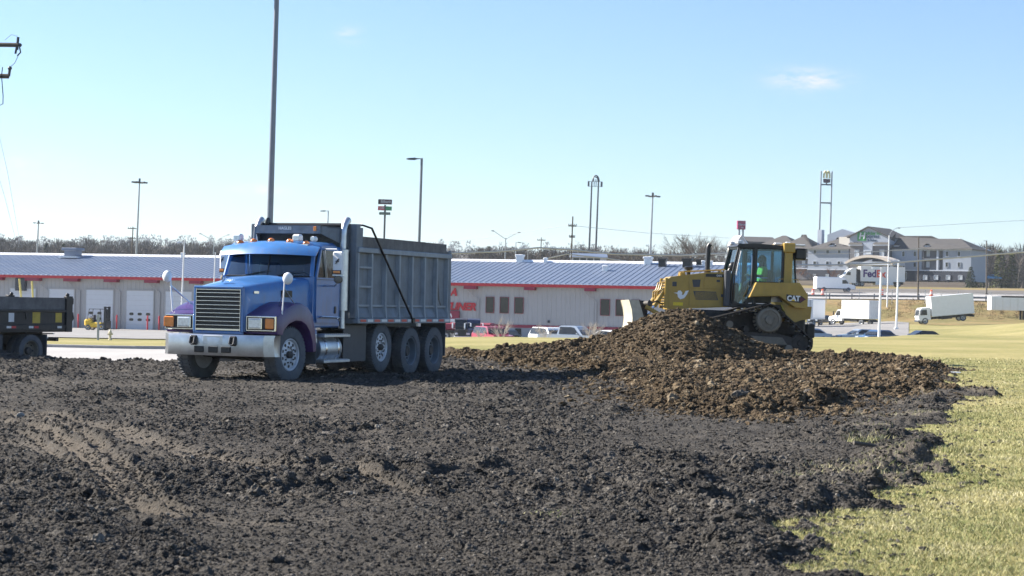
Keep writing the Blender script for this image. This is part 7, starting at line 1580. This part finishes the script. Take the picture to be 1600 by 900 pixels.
# ------------------------------------------------------------------ loose clods
M['clod'] = island_mat('dark_clods', inst=True, stops=[(0, (.046, .042, .038)), (.6, (.090, .083, .074)), (.96, (.15, .136, .118)), (1, (.28, .255, .22))], rough=.95)
M['pileclod'] = island_mat('brown_clods', inst=True, stops=[(0, (.050, .038, .026)), (.5, (.105, .077, .048)), (.94, (.175, .132, .083)), (1, (.29, .24, .17))], rough=.95)
for k_ in ('clod', 'pileclod'):
    N_, L_ = M[k_].node_tree.nodes, M[k_].node_tree.links; _bump(N_, L_, N_['Principled BSDF'], _noise(N_, L_, 60, 5, .75), .9, .02)
def ico(sub):
    bm = bmesh.new(); bmesh.ops.create_icosphere(bm, subdivisions=sub, radius=1.0); v = np.array([p.co[:] for p in bm.verts]); f_ = np.array([[q.index for q in p.verts] for p in bm.faces]); bm.free(); return v, f_
def clod_tree(material, seed):
    ng = bpy.data.node_groups.new('clod_scatter', 'GeometryNodeTree'); ng.interface.new_socket('Geometry', in_out='INPUT', socket_type='NodeSocketGeometry'); ng.interface.new_socket('Geometry', in_out='OUTPUT', socket_type='NodeSocketGeometry')
    N, L = ng.nodes, ng.links; gi = N.new('NodeGroupInput'); go = N.new('NodeGroupOutput'); jn = N.new('GeometryNodeJoinGeometry')
    for k in range(6):                                             # six ragged lumps to pick from
        ic = N.new('GeometryNodeMeshIcoSphere'); ic.inputs['Radius'].default_value = 1; ic.inputs['Subdivisions'].default_value = 3
        sp = N.new('GeometryNodeSetPosition'); nz = N.new('ShaderNodeTexNoise'); nz.noise_dimensions = '4D'; nz.inputs['W'].default_value = 3.7 * k + seed; nz.inputs['Scale'].default_value = 1.15; nz.inputs['Detail'].default_value = 4; nz.inputs['Roughness'].default_value = .62
        ps = N.new('GeometryNodeInputPosition'); mr = N.new('ShaderNodeMapRange'); mr.inputs[1].default_value = .25; mr.inputs[2].default_value = .75; mr.inputs[3].default_value = .15; mr.inputs[4].default_value = 1.6
        sc = N.new('ShaderNodeVectorMath'); sc.operation = 'SCALE'; L.new(nz.outputs['Fac'], mr.inputs[0]); L.new(ps.outputs[0], sc.inputs[0]); L.new(mr.outputs[0], sc.inputs['Scale'])
        L.new(ps.outputs[0], nz.inputs['Vector']); L.new(ic.outputs[0], sp.inputs[0]); L.new(sc.outputs[0], sp.inputs['Position'])
        sm = N.new('GeometryNodeSetMaterial'); sm.inputs['Material'].default_value = M[material]; L.new(sp.outputs[0], sm.inputs[0])
        g2 = N.new('GeometryNodeGeometryToInstance'); L.new(sm.outputs[0], g2.inputs[0]); L.new(g2.outputs[0], jn.inputs[0])
    ip = N.new('GeometryNodeInstanceOnPoints'); ip.inputs['Pick Instance'].default_value = True
    ri = N.new('FunctionNodeRandomValue'); ri.data_type = 'INT'; ri.inputs['Min'].default_value = 0 if False else 0; ri.inputs[5].default_value = 5; ri.inputs['Seed'].default_value = seed
    rr = N.new('FunctionNodeRandomValue'); rr.data_type = 'FLOAT_VECTOR'; rr.inputs[1].default_value = (.5, .5, 6.283); rr.inputs[0].default_value = (-.5, -.5, 0); rr.inputs['Seed'].default_value = seed + 1
    rs = N.new('FunctionNodeRandomValue'); rs.data_type = 'FLOAT_VECTOR'; rs.inputs[0].default_value = (.8, .8, .55); rs.inputs[1].default_value = (1.4, 1.4, 1.0); rs.inputs['Seed'].default_value = seed + 2
    at_ = N.new('GeometryNodeInputNamedAttribute'); at_.data_type = 'FLOAT'; at_.inputs['Name'].default_value = 'size'; ms = N.new('ShaderNodeVectorMath'); ms.operation = 'SCALE'; L.new(rs.outputs[0], ms.inputs[0]); L.new(at_.outputs[0], ms.inputs['Scale'])
    L.new(gi.outputs[0], ip.inputs['Points']); L.new(jn.outputs[0], ip.inputs['Instance']); L.new(ri.outputs[2], ip.inputs['Instance Index']); L.new(rr.outputs[0], ip.inputs['Rotation']); L.new(ms.outputs[0], ip.inputs['Scale']); L.new(ip.outputs[0], go.inputs[0]); return ng
def clods(name, x, y, s, material, label, parent=None, sink=.2, seed=1):
    z = terrain(x, y) + s * (.35 - sink); n = len(x); me = bpy.data.meshes.new(name); me.vertices.add(n); me.vertices.foreach_set('co', np.stack([x, y, z], 1).astype(np.float32).ravel())
    a = me.attributes.new('size', 'FLOAT', 'POINT'); a.data.foreach_set('value', s.astype(np.float32)); me.materials.append(M[material]); me.update()
    o = bpy.data.objects.new(name, me); COL.objects.link(o); md = o.modifiers.new('scatter', 'NODES'); md.node_group = clod_tree(material, seed)
    if parent is not None: o.parent = parent
    tag(o, label, kind='stuff'); print(name, n); return o
def sample(n, Y0, Y1, pw, u0, u1):
    g = RNG.random(n); e = 1.0001 - pw; y = (Y0 ** e + g * (Y1 ** e - Y0 ** e)) ** (1 / e); u = u0 + (u1 - u0) * RNG.random(n); return u * y, y
x, y = sample(230000, 8.2, 50, 1.35, -.31, .27); _, S_, P_, PL_ = terrain(x, y, True)
zone = clumpy(x, y); keep = (S_ > .5) & (P_ < .4) & (RNG.random(len(x)) < (.30 + 1.0 * zone) * (1 - 1.15 * PL_)); x, y = x[keep], y[keep]
clods('soil_clods', x, y, .003 + .006 * RNG.random(len(x)) ** 2 + (.004 + .010 * clumpy(x, y)) * RNG.random(len(x)) ** 4 + .00034 * y, 'clod', 'loose dark crumbs strewn over the dug ground', None, .25, 1)
x, y = sample(5200, 8.5, 50, 1.0, -.31, .26); _, S_, P_, PL_ = terrain(x, y, True); zone = clumpy(x, y); keep = (S_ > .5) & (P_ < .4) & (PL_ < .3) & (RNG.random(len(x)) < .02 + .95 * zone ** 1.5); x, y = x[keep], y[keep]
clods('large_clods', x, y, .016 + .040 * RNG.random(len(x)) ** 3 + .0006 * y, 'clod', 'fist sized dark clods on the dug ground', None, .35, 4)
x, y = sample(22000, 9, 45, 1.0, .08, .28); _, S_, P_, _q = terrain(x, y, True); _, S2, _q, _q = terrain(x - .75 * RNG.random(len(x)) ** .6 - .05, y + (RNG.random(len(x)) - .5) * .8, True); keep = (S_ < .3) & (S2 > .5) & (RNG.random(len(x)) < .5); x, y = x[keep], y[keep]
clods('edge_crumbs', x, y, .005 + .022 * RNG.random(len(x)) ** 3, 'clod', 'crumbs of soil scattered on the lawn edge', None, .2, 7)
x = -3 + 15 * RNG.random(210000); y = 25 + 28 * RNG.random(210000); _, S_, P_, _q = terrain(x, y, True); pdx = poly_sd(x, y, PILE); keep = (P_ > .4) | ((S_ > .6) & (RNG.random(len(x)) < .55 * np.exp(np.minimum(pdx, 0) / .45))); x, y = x[keep], y[keep]
clods('pile_clods', x, y, .010 + .046 * RNG.random(len(x)) ** 4.5, 'pileclod', 'brown crumbs on the dirt pile', pile_o, .2, 11)
x = -3 + 15 * RNG.random(9000); y = 25 + 28 * RNG.random(9000); _, S_, P_, _q = terrain(x, y, True); keep = (P_ > .45) & (RNG.random(len(x)) < .2 + 1.2 * sstep(.4, .6, fbm(x * .8, y * .6, 3, 301))); x, y = x[keep], y[keep]
clods('large_pile_clods', x, y, .04 + .085 * RNG.random(len(x)) ** 3, 'pileclod', 'big brown lumps on the dirt pile', pile_o, .3, 15)
# lumps that stand out singly
def lump(name, label, px, py, s, material, seed, flat=.7, cat='clod', gz=None):
    g = onground(px, py, .0); s *= .5; X_, Y_ = g[0], g[1]
    for _ in range(4):
        zt = tz(X_, Y_); g = onground(px, py, zt); X_, Y_ = g[0], g[1]
    rs = np.random.default_rng(seed); v, f_ = ico(4); d = 1 + .85 * (fbm(v[:, 0] * 1.7 + seed + v[:, 2], v[:, 1] * 1.7 - v[:, 2] * 1.3, 6, seed, .62) - .5) * 2 + .05 * (rs.random(len(v)) - .5)
    P = v * d[:, None] * np.array([s, s * .8, s * flat]); o = np_mesh(name, P, f_, 3, [M[material]], smooth=False); o.location = (X_, Y_, tz(X_, Y_) + s * flat * .25); o.rotation_euler = (0, 0, rs.random() * 6); tag(o, label, cat); return o
M['stone'] = mat('pale_grey_stone', (.26, .25, .23), .9, var=.25, bump=.4, bscale=30); M['slabclay'] = mat('grey_clay_lump', (.085, .075, .062), .9, var=.3, bump=.5, bscale=20)
M['soilm'] = mat('dark_soil_lump', (.060, .054, .049), .95, var=.4, scale=12, bump=.9, bscale=45)
lump('stone', 'pale grey stone standing on the tyre track at the left', 33, 652, .09, 'stone', 2, 1.0, 'stone')
lump('soil_lump', 'dark lump with a long shadow below the pale rut in the middle', 452, 772, .11, 'soilm', 3, .8)
lump('soil_lump', 'large dark lump at the lower end of the soil beside the lawn', 1272, 850, .12, 'soilm', 4, .8)
lump('soil_lump', 'dark rounded clod high on the soil edge right of the middle', 1128, 702, .14, 'soilm', 5, .8)
lump('clay_lump', 'grey flat clay slab in the front of the brown dirt', 1267, 628, .30, 'slabclay', 6, .7); lump('clay_lump', 'dark grey clay lump left of the flat clay slab', 1156, 640, .28, 'slabclay', 7, .65)
lump('clay_lump', 'brown boulder like clod at the right of the dirt front', 1360, 622, .28, 'pilesoil', 8, .7); lump('stone', 'small white stone on the dug ground below the truck shadow', 789, 647, .05, 'stone', 9, .6, 'stone')
lump('soil_lump', 'ragged dark sod in the middle left with crumbled top', 515, 686, .26, 'soilm', 10, .55); lump('soil_lump', 'small dark lump left of the ragged dark sod', 468, 692, .13, 'soilm', 11, .7)
g = onground(1357, 706, .06); o = MB(); o.tube([(-.16, 0, .06), (0, .02, .04), (.17, .05, .0)], [.025, .022, .015], 6); o = o.build('stick', 'polewood'); o.location = (g[0], g[1], tz(g[0], g[1]) + .02); tag(o, 'short dark stick lying on the soil near the lawn', 'stick')
g = onground(1491, 588, .02); o = MB(); o.box(-.14, -.1, 0, .14, .1, .03, 0, .01); o = o.build('litter', 'white'); o.location = (g[0], g[1], tz(g[0], g[1]) + .03); tag(o, 'white scrap of litter on the lawn right of the dirt', 'litter')

# ------------------------------------------------------------------ grass
M['blade_grass'] = island_mat('dry_and_green_grass_blades', [(0, (.085, .125, .038)), (.3, (.185, .21, .085)), (.55, (.33, .315, .155)), (.8, (.44, .40, .24)), (1, (.56, .52, .36))], .75, .8)
def blades(name, x, y, hgt, wid, label, parent=None):
    n = len(x); z = terrain(x, y); a = RNG.random(n) * 6.283; ln = .3 + 1.0 * RNG.random(n); b_ = RNG.random(n) * 6.283
    d = np.stack([np.cos(b_) * ln * hgt, np.sin(b_) * ln * hgt, hgt], 1); w = np.stack([np.cos(a), np.sin(a), 0 * a], 1) * wid[:, None]
    p = np.stack([x, y, z - .004], 1); V = np.stack([p - w, p + w, p + d], 1).reshape(-1, 3)
    o = np_mesh(name, V, np.arange(3 * n).reshape(-1, 3), 3, [M['blade_grass']]); tag(o, label, kind='stuff'); return o
x, y = sample(400000, 8.6, 62, 1.55, .095, .46); _, S_, P_, _q = terrain(x, y, True)
keep = (S_ < .25) & (RNG.random(len(x)) < .45 + .9 * fbm(x * 1.6, y * 1.6, 3, 201)); x, y = x[keep], y[keep]; print('blades', len(x))
blades('grass', x, y, (.014 + .024 * RNG.random(len(x)) ** 1.5) * (1 + .010 * y), (.0016 + .0026 * RNG.random(len(x))) * (y / 11) ** .75, 'short dry and green grass on the near lawn')
x, y = sample(60000, 9, 40, 1.2, .05, .27); _, S_, P_, PL_ = terrain(x, y, True); keep = (S_ > .5) & (P_ < .3) & (x > 2) & (RNG.random(len(x)) < sstep(.18, .4, PL_)); x, y = x[keep], y[keep]
blades('straw', x, y, .02 + .04 * RNG.random(len(x)), .002 + .003 * RNG.random(len(x)), 'dead grass mixed into the soil edge')
def tuft(px, py, n, r, hgt, label):
    g = onground(px, py, .05); x = g[0] + RNG.normal(0, r, n); y = g[1] + RNG.normal(0, r * 1.5, n); o = blades('grass_tuft', x, y, hgt * (.4 + .6 * RNG.random(n)), .004 + .004 * RNG.random(n), label); del o['kind']; tag(o, label, 'grass tuft')
tuft(1350, 690, 300, .14, .09, 'pale straw tuft sticking out of the dark soil'); tuft(1499, 704, 260, .10, .10, 'dark tuft standing on the lawn near the soil edge'); tuft(862, 806, 120, .10, .03, 'pale grass clump half buried in the dark soil')

# ------------------------------------------------------------------ haze
hz_m = bpy.data.materials.new('haze'); hz_m.use_nodes = True; N_, L_ = hz_m.node_tree.nodes, hz_m.node_tree.links; N_.clear()
pv = N_.new('ShaderNodeVolumePrincipled'); pv.inputs['Color'].default_value = (.80, .90, 1.0, 1); pv.inputs['Density'].default_value = .0001; pv.inputs['Anisotropy'].default_value = .2
om = N_.new('ShaderNodeOutputMaterial'); L_.new(pv.outputs[0], om.inputs['Volume'])
b = MB(); b.box(-7200, -200, -4, 7200, 7300, 150); ho = b.build('haze', hz_m, smooth=0); ho['kind'] = 'stuff'; ho['label'] = 'thin pale air between here and the far hills'
